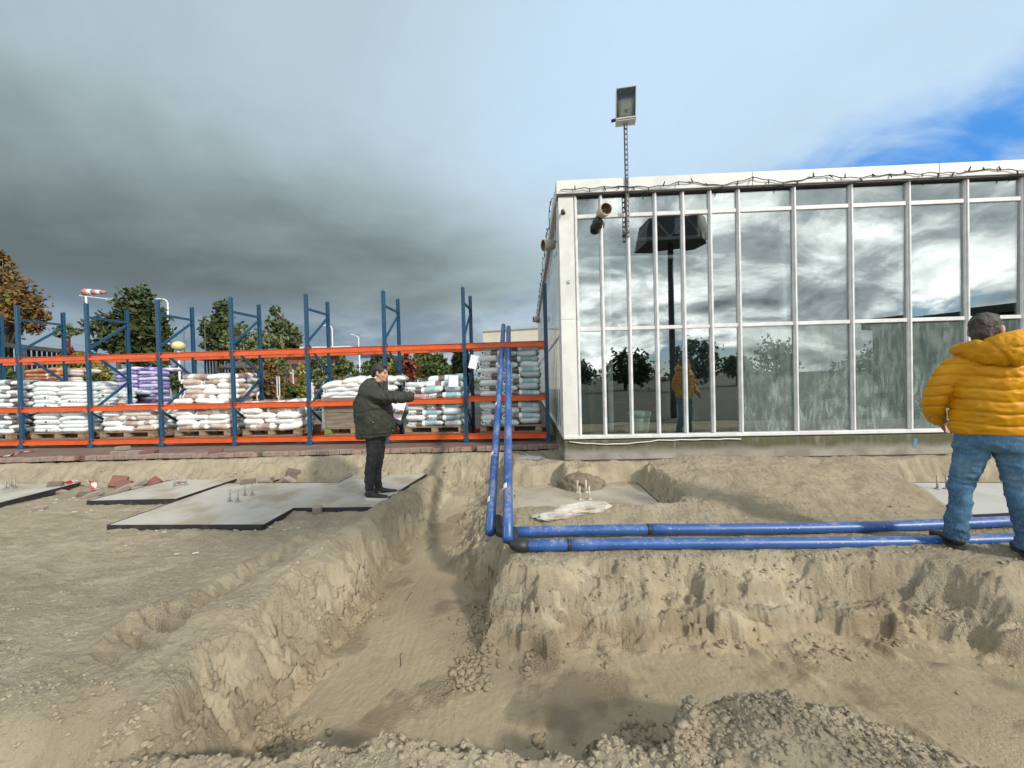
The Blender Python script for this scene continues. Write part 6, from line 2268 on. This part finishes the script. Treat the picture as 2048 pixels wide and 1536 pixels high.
LEAF = {
    'autumn': leaf_material('autumn_leaf', (0.10, 0.065, 0.022), (0.20, 0.095, 0.025), (0.12, 0.12, 0.03)),
    'dark': leaf_material('dark_leaf', (0.022, 0.038, 0.014), (0.045, 0.066, 0.02), (0.085, 0.098, 0.03)),
    'mid': leaf_material('mid_leaf', (0.035, 0.055, 0.018), (0.075, 0.105, 0.032), (0.14, 0.155, 0.055)),
    'olive': leaf_material('olive_leaf', (0.055, 0.068, 0.03), (0.115, 0.135, 0.06), (0.19, 0.20, 0.10)),
    'yellow': leaf_material('yellow_leaf', (0.13, 0.125, 0.025), (0.24, 0.22, 0.035), (0.16, 0.18, 0.04)),
    'red': leaf_material('red_leaf', (0.11, 0.022, 0.024), (0.20, 0.045, 0.035), (0.16, 0.08, 0.03)),
    'green': leaf_material('green_leaf', (0.028, 0.055, 0.012), (0.055, 0.095, 0.018), (0.10, 0.14, 0.03)),
}
BARK = mat('bark', (0.10, 0.085, 0.07), (0.055, 0.045, 0.036), 6, 0.95, 0.5, 20)


def foliage(parent, name, blobs, n, size, kind, seed, gap=0.35):
    """leaves scattered in clumps through the crown's volume"""
    rng = np.random.default_rng(seed)
    vols = np.array([b_[3] * b_[4] * b_[5] for b_ in blobs]) ** 0.8
    cnt = (n * vols / vols.sum()).astype(int)
    P = []
    for b_, c_ in zip(blobs, cnt):
        ncl = max(5, c_ // 16)
        d = rng.normal(0, 1, (ncl, 3))
        d /= np.linalg.norm(d, axis=1)[:, None]
        r = (0.45 + 0.6 * rng.random(ncl)) ** 0.8
        cl = d * r[:, None]
        k = rng.integers(0, ncl, c_)
        spread = 0.12 + 0.10 * rng.random(c_)
        pts = cl[k] + rng.normal(0, 1, (c_, 3)) * spread[:, None]
        pts = pts * np.array(b_[3:6]) + np.array(b_[0:3])
        P.append(pts)
    P = np.concatenate(P)
    m = len(P)
    a = rng.normal(0, 1, (m, 3))
    a /= np.linalg.norm(a, axis=1)[:, None]
    h = rng.normal(0, 1, (m, 3))
    b2 = np.cross(a, h)
    b2 /= np.linalg.norm(b2, axis=1)[:, None]
    s = size * (0.6 + 0.8 * rng.random(m))[:, None]
    V = np.stack([P - a * s, P + b2 * s * 0.55, P + a * s, P - b2 * s * 0.55], 1).reshape(-1, 3)
    me = bpy.data.meshes.new(name)
    me.vertices.add(m * 4)
    me.vertices.foreach_set('co', V.astype(np.float32).ravel())
    me.loops.add(m * 4)
    me.polygons.add(m)
    me.loops.foreach_set('vertex_index', np.arange(m * 4, dtype=np.int32))
    me.polygons.foreach_set('loop_start', np.arange(m, dtype=np.int32) * 4)
    me.polygons.foreach_set('loop_total', np.full(m, 4, np.int32))
    me.materials.append(LEAF[kind])
    me.update(calc_edges=True)
    return link_mesh(name, me, parent)


def tree(px, depth, blobs, n, size, kind, label, trunk_r=0.12, cat='tree', base=0.35, group=None, name='tree', stems=1):
    """blobs in picture terms: (px, py, half width px, half height px); turned into metres at the tree's own distance"""
    k = depth / 800
    b0 = at(px, 760, depth)
    o = empty(name, (b0.x, b0.y, base), 0, label, cat, group)
    B = []
    for (x_, y_, w_, h_) in blobs:
        c_ = at(x_, y_, depth)
        B.append((c_.x - b0.x, random.uniform(-0.3, 0.3) * w_ * k, c_.z - base, w_ * k, w_ * k * 0.9, h_ * k))
    seed = int(px * 13 + depth * 7)
    foliage(o, 'crown', B, n, size, kind, seed)
    m_ = MB()
    top = max(b_[2] + b_[5] * 0.3 for b_ in B)
    rnd = random.Random(seed)
    if stems == 1:
        m_.loft([(0, 0, -0.05), (0.03, 0, top * 0.4), (0.0, 0.04, top * 0.75), (0.02, 0, top)], [trunk_r * 1.2, trunk_r, trunk_r * 0.6, trunk_r * 0.2], n=8)
    for b_ in B:
        for q_ in range(4 if stems == 1 else stems):
            z0 = top * rnd.uniform(0.3, 0.6) if stems == 1 else 0
            e = (b_[0] + rnd.uniform(-0.7, 0.7) * b_[3], b_[1] + rnd.uniform(-0.7, 0.7) * b_[4], b_[2] + rnd.uniform(-0.2, 0.8) * b_[5])
            mid = (e[0] * 0.5 + 0.05, e[1] * 0.5, z0 + (e[2] - z0) * 0.6)
            m_.loft([(0, 0, z0), mid, e], [trunk_r * 0.45, trunk_r * 0.3, trunk_r * 0.1], n=6)
    m_.build('trunk', BARK, o)
    return o


tree(12, 21, [(0, 560, 30, 45), (45, 608, 38, 42), (-20, 620, 50, 55), (60, 640, 30, 25), (5, 522, 14, 20)], 6000, 0.105, 'autumn', 'tall autumn tree with orange brown leaves at the left border', 0.2)
tree(134, 46, [(138, 662, 18, 12), (128, 668, 12, 8)], 420, 0.25, 'olive', 'small far round tree between the first and second rack frames', 0.15)
tree(278, 27, [(275, 615, 34, 42), (262, 655, 44, 42), (300, 660, 32, 40), (205, 655, 26, 26), (275, 700, 42, 34), (222, 690, 26, 22), (318, 712, 22, 20)], 5200, 0.19, 'dark', 'large dark green tree behind the second and third rack frames', 0.2)
tree(440, 28, [(443, 625, 17, 26), (435, 660, 24, 26), (455, 670, 26, 30), (430, 690, 20, 18)], 2600, 0.17, 'dark', 'dark green conical tree behind the fourth rack frame', 0.15)
tree(510, 20, [(500, 690, 40, 34), (535, 700, 34, 30), (520, 735, 46, 30), (480, 725, 28, 26)], 3400, 0.11, 'olive', 'bushy grey green willow behind the fourth rack frame', 0.1)
tree(570, 27, [(552, 632, 10, 20), (565, 660, 22, 22), (580, 680, 26, 20), (560, 690, 30, 20), (545, 655, 14, 16)], 2200, 0.16, 'mid', 'yellowing tree with pointed top between fourth and fifth rack frames', 0.12)
sh = [
    (130, 13.5, [(150, 715, 22, 14), (165, 745, 34, 26), (195, 752, 24, 22)], 900, 0.085, 'yellow', 'yellow green leafy shrub behind the orange bags'),
    (137, 13, [(134, 700, 8, 22)], 260, 0.06, 'red', 'dark red leafed young tree in front of the slatted shelter'),
    (12, 13, [(12, 752, 16, 20)], 350, 0.07, 'mid', 'small conical green shrub at the left border'),
    (325, 22, [(325, 745, 26, 18)], 420, 0.12, 'dark', 'dark shrub under the big tree right of the purple bags'),
    (345, 15, [(345, 768, 22, 16)], 420, 0.07, 'dark', 'low dark shrub at the foot of the globe lamp'),
    (420, 14, [(420, 768, 36, 12), (452, 764, 22, 10)], 620, 0.07, 'olive', 'low pale green planting behind the middle stack'),
    (520, 13, [(505, 765, 28, 34), (540, 755, 22, 30), (525, 790, 30, 18)], 1500, 0.07, 'autumn', 'brownish bush beside the low wire fence'),
    (582, 15, [(570, 782, 26, 18), (595, 785, 22, 14)], 800, 0.07, 'green', 'green rounded bush behind the low wire fence'),
    (603, 12.5, [(604, 765, 10, 34)], 420, 0.06, 'yellow', 'thin yellow flowering shrub left of the fifth rack frame'),
    (640, 16, [(640, 738, 22, 22), (622, 745, 14, 20)], 760, 0.09, 'olive', 'olive bush behind the fifth rack frame'),
    (680, 20, [(672, 738, 18, 16), (690, 735, 16, 18)], 620, 0.10, 'mid', 'mixed pale bush left of the second street lamp'),
    (745, 21, [(735, 745, 26, 14), (768, 742, 26, 16)], 900, 0.11, 'green', 'clipped bright green hedge plant behind the man in the green parka'),
    (760, 30, [(755, 722, 14, 12), (738, 728, 8, 10)], 420, 0.15, 'dark', 'dark round tree under the traffic lights'),
    (787, 30, [(786, 722, 14, 14)], 380, 0.15, 'dark', 'dark round tree right of the traffic lights'),
    (788, 14, [(790, 745, 12, 22)], 520, 0.07, 'yellow', 'yellow green shrub behind the sixth rack frame'),
    (815, 13.5, [(812, 728, 16, 24), (818, 748, 12, 14)], 820, 0.075, 'red', 'red leafed shrub right of the sixth rack frame'),
    (830, 14, [(832, 742, 12, 14)], 320, 0.07, 'autumn', 'rusty orange small shrub beside the red one'),
    (850, 27, [(848, 722, 20, 24), (862, 730, 20, 20), (845, 705, 8, 14)], 1400, 0.14, 'mid', 'broad yellowing tree right of the red shrub'),
    (885, 28, [(878, 725, 12, 16), (890, 728, 10, 12)], 420, 0.14, 'dark', 'small dark tree beside the far street lamp'),
    (870, 15, [(862, 742, 30, 16), (890, 745, 26, 16), (845, 748, 18, 12)], 1500, 0.07, 'green', 'wide green hedge shrub above the half-height stack'),
    (925, 11.5, [(922, 725, 16, 30), (930, 760, 14, 26), (915, 765, 14, 22)], 1500, 0.075, 'dark', 'dark leafy bush just left of the tallest stack'),
    (660, 15, [(655, 762, 26, 10)], 420, 0.06, 'olive', 'grey green low planting above the white pillow bags'),
]
for (px0, dep, bl_, n_, sz, kind, lab) in sh:
    tree(px0, dep, bl_, n_, sz, kind, lab, 0.03, 'shrub', group=None, name='shrub', stems=3)


# ------------------------------------------------------------------ far wood along the horizon
def far_wood():
    rng = np.random.default_rng(9)
    o = empty('far_wood', (0, 0, 0))
    bl_ = []
    for k in range(46):
        a = -1.35 + 2.7 * k / 45 + rng.uniform(-0.02, 0.02)
        d = rng.uniform(120, 160)
        hh = rng.uniform(2.5, 4.5)
        bl_.append((math.sin(a) * d, math.cos(a) * d, hh * 0.9, rng.uniform(4, 9), 3, hh))
    me = foliage(None, 'far_wood', bl_, 9000, 0.55, 'dark', 77)
    bpy.data.objects.remove(o)
    tag(me, kind='stuff')


far_wood()

# ------------------------------------------------------------------ slatted shelters of dark timber
DKW = mat('dark_timber', (0.035, 0.032, 0.030), (0.062, 0.056, 0.050), 3, 0.9, 0.3, 30, stretch=(6, 6, 1))
GRW = mat('grey_timber', (0.12, 0.11, 0.10), (0.075, 0.068, 0.06), 3, 0.9, 0.3, 30, stretch=(6, 6, 1))


def slat_fence(a, b_, zt, zb, n, label, posts=4, rails=(0.25, 0.55), gapf=0.55, shelf=True):
    a, b_ = Vector(a), Vector(b_)
    L = (b_ - a).length
    rz = math.atan2(b_.y - a.y, b_.x - a.x)
    o = empty('slatted_shelter', (a.x, a.y, zb), rz, label, 'shelter')
    H = zt - zb
    sm = MB().box((0, 0, 0), (L / n * gapf, 0.03, H * 0.62)).mesh('slat', DKW)
    for k in range(n):
        link_mesh('slat', sm, o, ((k + 0.5) * L / n, 0.5, H * 0.66))
    for k in range(posts):
        MB().box((0, 0, 0), (0.16, 0.16, H - 0.02)).build('post', GRW, o, (k * L / (posts - 1), 0, H / 2))
    MB().box((L / 2, 0.0, H - 0.06), (L + 0.3, 0.20, 0.16)).build('top_beam', GRW, o)
    MB().box((L / 2, 0.28, H - 0.01), (L + 0.2, 0.50, 0.03)).build('roof_board', GRW, o)
    for f in rails:
        MB().box((L / 2, 0.30, H * f), (L, 0.5, 0.05)).build('shelf_board', DKW, o)
    MB().box((L / 2, 0.56, H * 0.17), (L, 0.04, H * 0.34)).build('back_board', DKW, o)
    return o


A_ = at(-60, 672, 13.5)
B_ = at(236, 692, 22.0)
slat_fence((A_.x, A_.y, 0), (B_.x, B_.y, 0), 3.32, 0.35, 30, 'long dark slatted timber shelter behind the left rack bays', 5)
A_ = at(388, 706, 22)
B_ = at(482, 700, 21)
slat_fence((A_.x, A_.y, 0), (B_.x, B_.y, 0), 3.15, 0.35, 15, 'dark slatted timber screen between the globe lamp and the willow', 3)
for (x_, y_, d_, lab) in ((436, 718, 17, 'closed dark parasol in front of the timber screen'), (478, 735, 16.5, 'lower dark parasol beside the willow')):
    p_ = at(x_, y_, d_)
    o = empty('parasol', (p_.x, p_.y, 0.35), 0, lab, 'parasol')
    h = p_.z - 0.35
    MB().loft([(0, 0, h + 0.28), (0, 0, h + 0.2), (0, 0, h), (0, 0, h - 0.05)], [0.02, 0.25, 0.75, 0.74], n=10, smooth=False).build('canopy', mat('parasol_cloth', (0.045, 0.045, 0.048), (0.07, 0.07, 0.07), 4, 0.9), o)
    MB().tube((0, 0, 0), (0, 0, h), 0.03).build('pole', DKW, o)

# ------------------------------------------------------------------ lamps, windsock, signals
LAMPW = mat('lamp_white', (0.66, 0.68, 0.70), None, rough=0.5)


def street_lamp(px, pytop, depth, arm_px, label, r=0.07, curved=True):
    t_ = at(px, pytop, depth)
    o = empty('street_lamp', (t_.x, t_.y, 0.35), 0, label, 'street lamp', 'white street lamps behind the yard')
    h = t_.z - 0.35
    k = arm_px * depth / 800
    pts = [(0, 0, 0), (0, 0, h - abs(k) * 0.35)]
    pts += [(k * 0.12, 0, h - abs(k) * 0.12), (k * 0.35, 0, h), (k * 0.6, 0, h + 0.02)] if curved else [(0, 0, h - 0.2), (k * 0.2, 0, h - 0.05), (k * 0.6, 0, h + abs(k) * 0.12)]
    MB().loft(pts, [r * 1.25, r, r * 0.8, r * 0.7, r * 0.6], n=8).build('pole', LAMPW, o)
    MB().box((k * 0.8, 0, h + (0.02 if curved else abs(k) * 0.2)), (abs(k) * 0.45, 0.22, 0.10), Matrix.Rotation(0 if curved else R(-14 if k > 0 else 14), 3, 'Y'), 0.03).build('lamp_head', LAMPW, o)
    return o


street_lamp(335, 598, 40, -22, 'white street lamp with bent arm behind the third rack frame')
street_lamp(664, 651, 52, -18, 'white street lamp with bent arm behind the fifth rack frame')
street_lamp(717, 672, 52, -15, 'white street lamp with straight slanted arm left of the parka man', curved=False)
street_lamp(881, 711, 60, -5, 'tiny far street lamp above the hedge', 0.06)
# windsock
p_ = at(172, 592, 30)
W = empty('windsock', (p_.x, p_.y, 0.35), 0, 'red and white striped windsock on a white pole above the left rack', 'windsock')
h = p_.z - 0.35
MB().tube((0, 0, 0), (0, 0, h), 0.09, 0.06, 8).build('pole', LAMPW, W)
MB().bar((-0.5, 0, h + 0.05), (1.6, 0, h - 0.25), 0.05, 0.05).build('boom', LAMPW, W)
REDP = mat('windsock_red', (0.42, 0.17, 0.14), None, rough=0.8)
for k in range(5):
    x0_, x1_ = -0.10 + 0.31 * k, -0.10 + 0.31 * (k + 1) - 0.004
    MB().loft([(x0_, 0, h + 0.30 - 0.012 * k), (x1_, 0, h + 0.29 - 0.012 * k)], [0.26 - 0.025 * k, 0.235 - 0.025 * k], n=12).build('band', LAMPW if k % 2 else REDP, W)
MB().box((1.75, 0, h - 0.28), (0.5, 0.04, 0.22)).build('vane', mat('vane_grey', (0.25, 0.27, 0.27), None), W)
# globe lamp
p_ = at(357, 692, 15)
Gl = empty('globe_lamp', (p_.x, p_.y, 0.35), 0, 'pale yellow globe lamp on a thin pole left of the timber screen', 'lamp')
MB().tube((0, 0, 0), (0, 0, p_.z - 0.55), 0.035).build('pole', LAMPW, Gl)
MB().ball((0, 0, p_.z - 0.35), (0.21, 0.21, 0.18), 20, 14).build('globe', mat('globe_cream', (0.62, 0.56, 0.28), (0.55, 0.49, 0.22), 3, 0.35), Gl)
# saplings: bare stakes
for x_, yt, yb, d_, lab in ((372, 650, 765, 18, 'thin bare sapling right of the globe lamp'), (414, 640, 765, 17, 'pale bare sapling stem in front of the timber screen')):
    a, b_ = at(x_, yt, d_), at(x_ - 3, yb, d_)
    m_ = MB().loft([(0, 0, 0), (0.03, 0, (a.z - 0.35) * 0.5), (0.06, 0, a.z - 0.35)], [0.035, 0.025, 0.01], n=6)
    for q_ in range(6):
        z = (a.z - 0.35) * (0.45 + 0.08 * q_)
        m_.loft([(0.04, 0, z), (0.04 + random.uniform(-0.25, 0.25), random.uniform(-0.2, 0.2), z + 0.35)], [0.01, 0.004], n=5)
    tag(m_.build('sapling', GRW, None, (b_.x, b_.y, 0.35)), lab, 'sapling')
# traffic signals hung on a gantry, with a blue direction sign
p_ = at(745, 713, 45)
TG = empty('traffic_gantry', (at(719, 713, 45).x, 45, 0.35), 0, 'traffic light gantry with two dark signal heads and a blue sign', 'traffic light')
gz_ = p_.z + 0.45 - 0.35
MB().tube((0, 0, 0), (0, 0, gz_), 0.10, 0.08, 8).build('mast', LAMPW, TG)
MB().tube((0, 0, gz_), (4.2, 0, gz_ + 0.1), 0.06, 0.05, 8).build('boom', LAMPW, TG)
for x_ in (746, 773):
    q_ = at(x_, 716, 45)
    s_ = MB().box((q_.x - TG.location.x, -0.05, q_.z - 0.35), (0.38, 0.25, 0.95), bevel=0.04).build('signal_head', BLACKPLASTIC, TG)
q_ = at(733, 713, 45)
MB().box((q_.x - TG.location.x, -0.06, q_.z - 0.35), (1.3, 0.05, 0.38)).build('sign_plate', mat('sign_blue', (0.03, 0.07, 0.16), None, rough=0.5), TG)
# white sign boards in the yard
for x_, y_, d_, w_, h_, round_, lab in ((367, 763, 13, 0.14, 0.10, False, 'small white rectangular sign among the shrubs above the middle stack'), (513, 783, 11, 0.10, 0.18, True, 'small white rounded sign on a stake beside the fourth rack frame')):
    p_ = at(x_, y_, d_)
    o = empty('yard_sign', (p_.x, p_.y, 0.35), 0, lab, 'sign')
    MB().tube((0, 0.02, 0), (0, 0.02, p_.z - 0.35), 0.012, n=6).build('stake', LAMPW, o)
    if round_:
        MB().loft([(0, -0.006, p_.z - 0.35), (0, 0.006, p_.z - 0.35)], [0.13, 0.13], [0.085, 0.085], ref=(0, 0, 1), n=8, smooth=False).build('plate', PAPER, o)
    else:
        MB().box((0, 0, p_.z - 0.35), (w_ * 1.2, 0.012, h_ * 1.3)).build('plate', PAPER, o)
p_ = at(556, 752, 12)
o = empty('yard_post', (p_.x, p_.y, 0.35), 0, 'slim white double post standing behind the slumped stack', 'post')
for d_ in (-0.035, 0.035):
    MB().box((d_, 0, (p_.z - 0.35) * 0.78), (0.022, 0.022, (p_.z - 0.35) * 0.42)).build('arm', LAMPW, o)
MB().box((0, 0, (p_.z - 0.35) * 0.29), (0.035, 0.035, (p_.z - 0.35) * 0.58)).build('shaft', LAMPW, o)

# low wire fence in the yard
a, b_ = at(498, 800, 11.2), at(628, 800, 11.0)
o = empty('wire_fence', (a.x, a.y, 0.35), math.atan2(b_.y - a.y, b_.x - a.x), 'low grey wire mesh fence behind the slumped stack', 'fence')
Lf = (b_ - a).length
hf = at(560, 797, 11.1).z - 0.35
for k in range(5):
    MB().box((k * Lf / 4, 0, hf / 2), (0.03, 0.03, hf)).build('post', GALV, o)
for k in range(26):
    MB().box(((k + 0.5) * Lf / 26, 0.02, hf / 2), (0.008, 0.008, hf - 0.02)).build('wire', GALV, o)
for f in (0.08, 0.5, 0.97):
    MB().box((Lf / 2, -0.012, hf * f), (Lf, 0.012, 0.012)).build('rail', GALV, o)

# row of plant trolleys behind the half-height stack
TROL = None
for k, x_ in enumerate((640, 668, 802, 826, 850, 874, 898, 922)):
    dep = 13.6 + 0.15 * (k % 3)
    p_ = at(x_, 770, dep)
    if TROL is None:
        TROL = empty('plant_trolley', (p_.x, p_.y, 0.35), 0, '', 'trolley', 'plant trolleys in the yard')
        for sx_ in (-0.20, 0.20):
            for sy_ in (-0.15, 0.15):
                MB().box((sx_, sy_, 0.62), (0.03, 0.03, 1.24)).build('upright', LAMPW, TROL)
        for z in (0.25, 0.62, 0.98):
            MB().box((0, 0, z), (0.37, 0.27, 0.025)).build('shelf', GALV, TROL)
        for z in (0.36, 0.74, 1.09):
            m_ = MB()
            for q_ in range(3):
                m_.loft([(-0.12 + 0.12 * q_, 0, z - 0.09), (-0.12 + 0.12 * q_, 0, z + 0.06)], [0.04, 0.055], n=8)
            m_.build('pots', BLACKPLASTIC, TROL)['kind'] = 'stuff'
        foliage(TROL, 'plants', [(0, 0, 0.45, 0.18, 0.13, 0.10), (0, 0, 0.85, 0.18, 0.13, 0.10), (0, 0, 1.18, 0.18, 0.13, 0.12)], 420, 0.045, 'olive', 31)['kind'] = 'stuff'
        t_o = TROL
    else:
        t_o = copy_tree(TROL)
        t_o.location = (p_.x, p_.y, 0.35)
    t_o['label'] = 'white framed plant trolley ' + ['behind the pillow bags, left one', 'behind the pillow bags, right one', 'leftmost of the row right of the parka man', 'second of the row right of the parka man', 'third of the row, above the printed sheet',
                                                  'fourth of the row, behind the printed sheet', 'fifth of the row, beside the dark bush', 'last of the row, half hidden by the dark bush'][k]

# ------------------------------------------------------------------ far buildings
RB_ = mat('red_brick_wall', (0.26, 0.11, 0.07), (0.19, 0.085, 0.06), 4, 0.9)
p0, p1_ = at(545, 700, 34), at(640, 700, 33)
zb_, zt_ = 0.35, at(600, 706, 34).z
o = empty('terrace_house', (p0.x, p0.y, 0.35), 0, 'red brick building with white railings behind the fifth rack frame', 'building')
w_ = p1_.x - p0.x
MB().box((w_ / 2, 2, (zt_ - 0.35) / 2), (w_, 4, zt_ - 0.35)).build('wall', RB_, o)
MB().box((w_ / 2 + 0.8, 1.7, zt_ - 0.35 + 0.25), (w_ + 3.2, 5, 0.35)).build('flat_roof', LAMPW, o)
for k in range(6):
    MB().box((0.45 + k * (w_ - 0.9) / 5, -0.02, (zt_ - 0.35) * 0.62), (0.42, 0.06, 1.1)).build('window', mat('dark_window', (0.03, 0.035, 0.04), None, rough=0.2), o)
for z in (0.9, 2.1):
    MB().box((w_ / 2 + 0.4, -1.0, z), (w_ * 0.9, 0.05, 0.08)).build('handrail', LAMPW, o)
for k in range(6):
    MB().box((w_ * 0.05 + 0.4 + k * w_ * 0.9 / 5, -1.04, 1.2), (0.07, 0.05, 2.4)).build('railing_post', LAMPW, o)
q0, q1_ = at(966, 664, 42), at(1085, 664, 40)
o = empty('warehouse', (q0.x, q0.y, 0.35), math.atan2(-2, q1_.x - q0.x), 'cream flat roofed warehouse behind the leaning pipes', 'building')
Lq = (Vector(q1_) - Vector(q0)).length
MB().box((Lq / 2, 6, (q0.z - 0.35) / 2), (Lq, 12, q0.z - 0.35)).build('wall', mat('cream_cladding', (0.60, 0.56, 0.46), (0.56, 0.52, 0.42), 1, 0.7), o)
MB().box((Lq / 2, 6, q0.z - 0.35 + 0.05), (Lq + 0.2, 12.2, 0.12)).build('roof_edge', mat('roof_edge', (0.35, 0.33, 0.28), None), o)

# ------------------------------------------------------------------ behind the camera: what the glazing mirrors
rt = random.Random(21)
kinds_b = ['round dark tree', 'tall dark tree', 'broad olive tree', 'low dark tree', 'tall olive tree', 'wide dark tree', 'slim dark tree', 'bushy dark tree']
for k in range(8):
    x_ = -9 + 6.2 * k + rt.uniform(-1, 1)
    y_ = -30 - rt.uniform(0, 14)
    o = empty('tree', (x_, y_, 0.02), 0, kinds_b[k] + ' behind the camera, seen only mirrored in the lower panes', 'tree')
    hh = rt.uniform(3.2, 5.6)
    foliage(o, 'crown', [(0, 0, hh * 0.62, hh * 0.42, hh * 0.42, hh * 0.38), (hh * 0.25, 0, hh * 0.45, hh * 0.3, hh * 0.3, hh * 0.3)], 1300, 0.24, 'dark' if k % 3 != 2 else 'olive', 500 + k)
    MB().loft([(0, 0, 0), (0, 0, hh * 0.7)], [0.2, 0.08], n=8).build('trunk', BARK, o)
fwo = foliage(None, 'far_wood', [(-80 + 9 * k, -95 - rt.uniform(0, 25), 1.8, 7, 4, rt.uniform(2.2, 3.6)) for k in range(22)], 4200, 0.5, 'dark', 909)
tag(fwo, kind='stuff')
# lamp head on a mast that shows dark in the upper panes
mx_, my_ = 5.1, -2.6
MS = empty('mast_lamp', (mx_, my_, 0.02), R(8), 'big dark hexagonal lamp head on a mast, mirrored in the upper panes', 'lamp')
MB().tube((0, 0, 0), (0, 0, 4.55), 0.085, 0.075, 10).build('mast', DARKMETAL, MS)
MS.scale = (1.28, 1.28, 1.34)
hexp = [(-0.98, -0.45), (-0.55, -0.62), (0.75, -0.62), (0.98, -0.1), (0.75, 0.45), (-0.75, 0.45)]
mm = MB()
n6 = len(hexp)
vs = [(x_, y_, 4.52 if x_ < 0.5 else 4.56) for x_, y_ in hexp] + [(x_ * 0.86, y_ * 0.8, 5.18) for x_, y_ in hexp]
mm.add(vs, [tuple(range(n6 - 1, -1, -1)), tuple(range(n6, 2 * n6))] + [(i, (i + 1) % n6, n6 + (i + 1) % n6, n6 + i) for i in range(n6)])
fix_normals(mm.build('lamp_head', DARKMETAL, MS))
MB().add([(0.60, 0.47, 4.60), (1.0, -0.08, 4.62), (0.92, -0.10, 5.24), (0.62, 0.40, 5.22), (0.64, 0.50, 4.60), (1.03, -0.06, 4.62), (0.95, -0.08, 5.24), (0.65, 0.43, 5.22)],
         [(0, 1, 2, 3), (7, 6, 5, 4), (0, 4, 5, 1), (1, 5, 6, 2), (2, 6, 7, 3), (3, 7, 4, 0)]).build('cream_panel', BEIGEPL, MS)
MB().box((0.1, 0.46, 4.85), (0.12, 0.03, 0.4)).build('fitting', GALV, MS)
# long shed behind the camera to the right
SHD = empty('shed', (16.6, -8.6, 0.02), R(68), 'long dark shed behind the camera, its roofline mirrored in the right panes', 'shed')
MB().box((4, -2, 1.35), (8, 4, 2.7)).build('wall', mat('shed_wall', (0.035, 0.03, 0.03), (0.06, 0.045, 0.04), 2, 0.9), SHD)
MB().box((4, -2, 2.82), (8.6, 4.6, 0.24)).build('roof', DARKMETAL, SHD)
SHD.scale = (1, 1, 1.28)
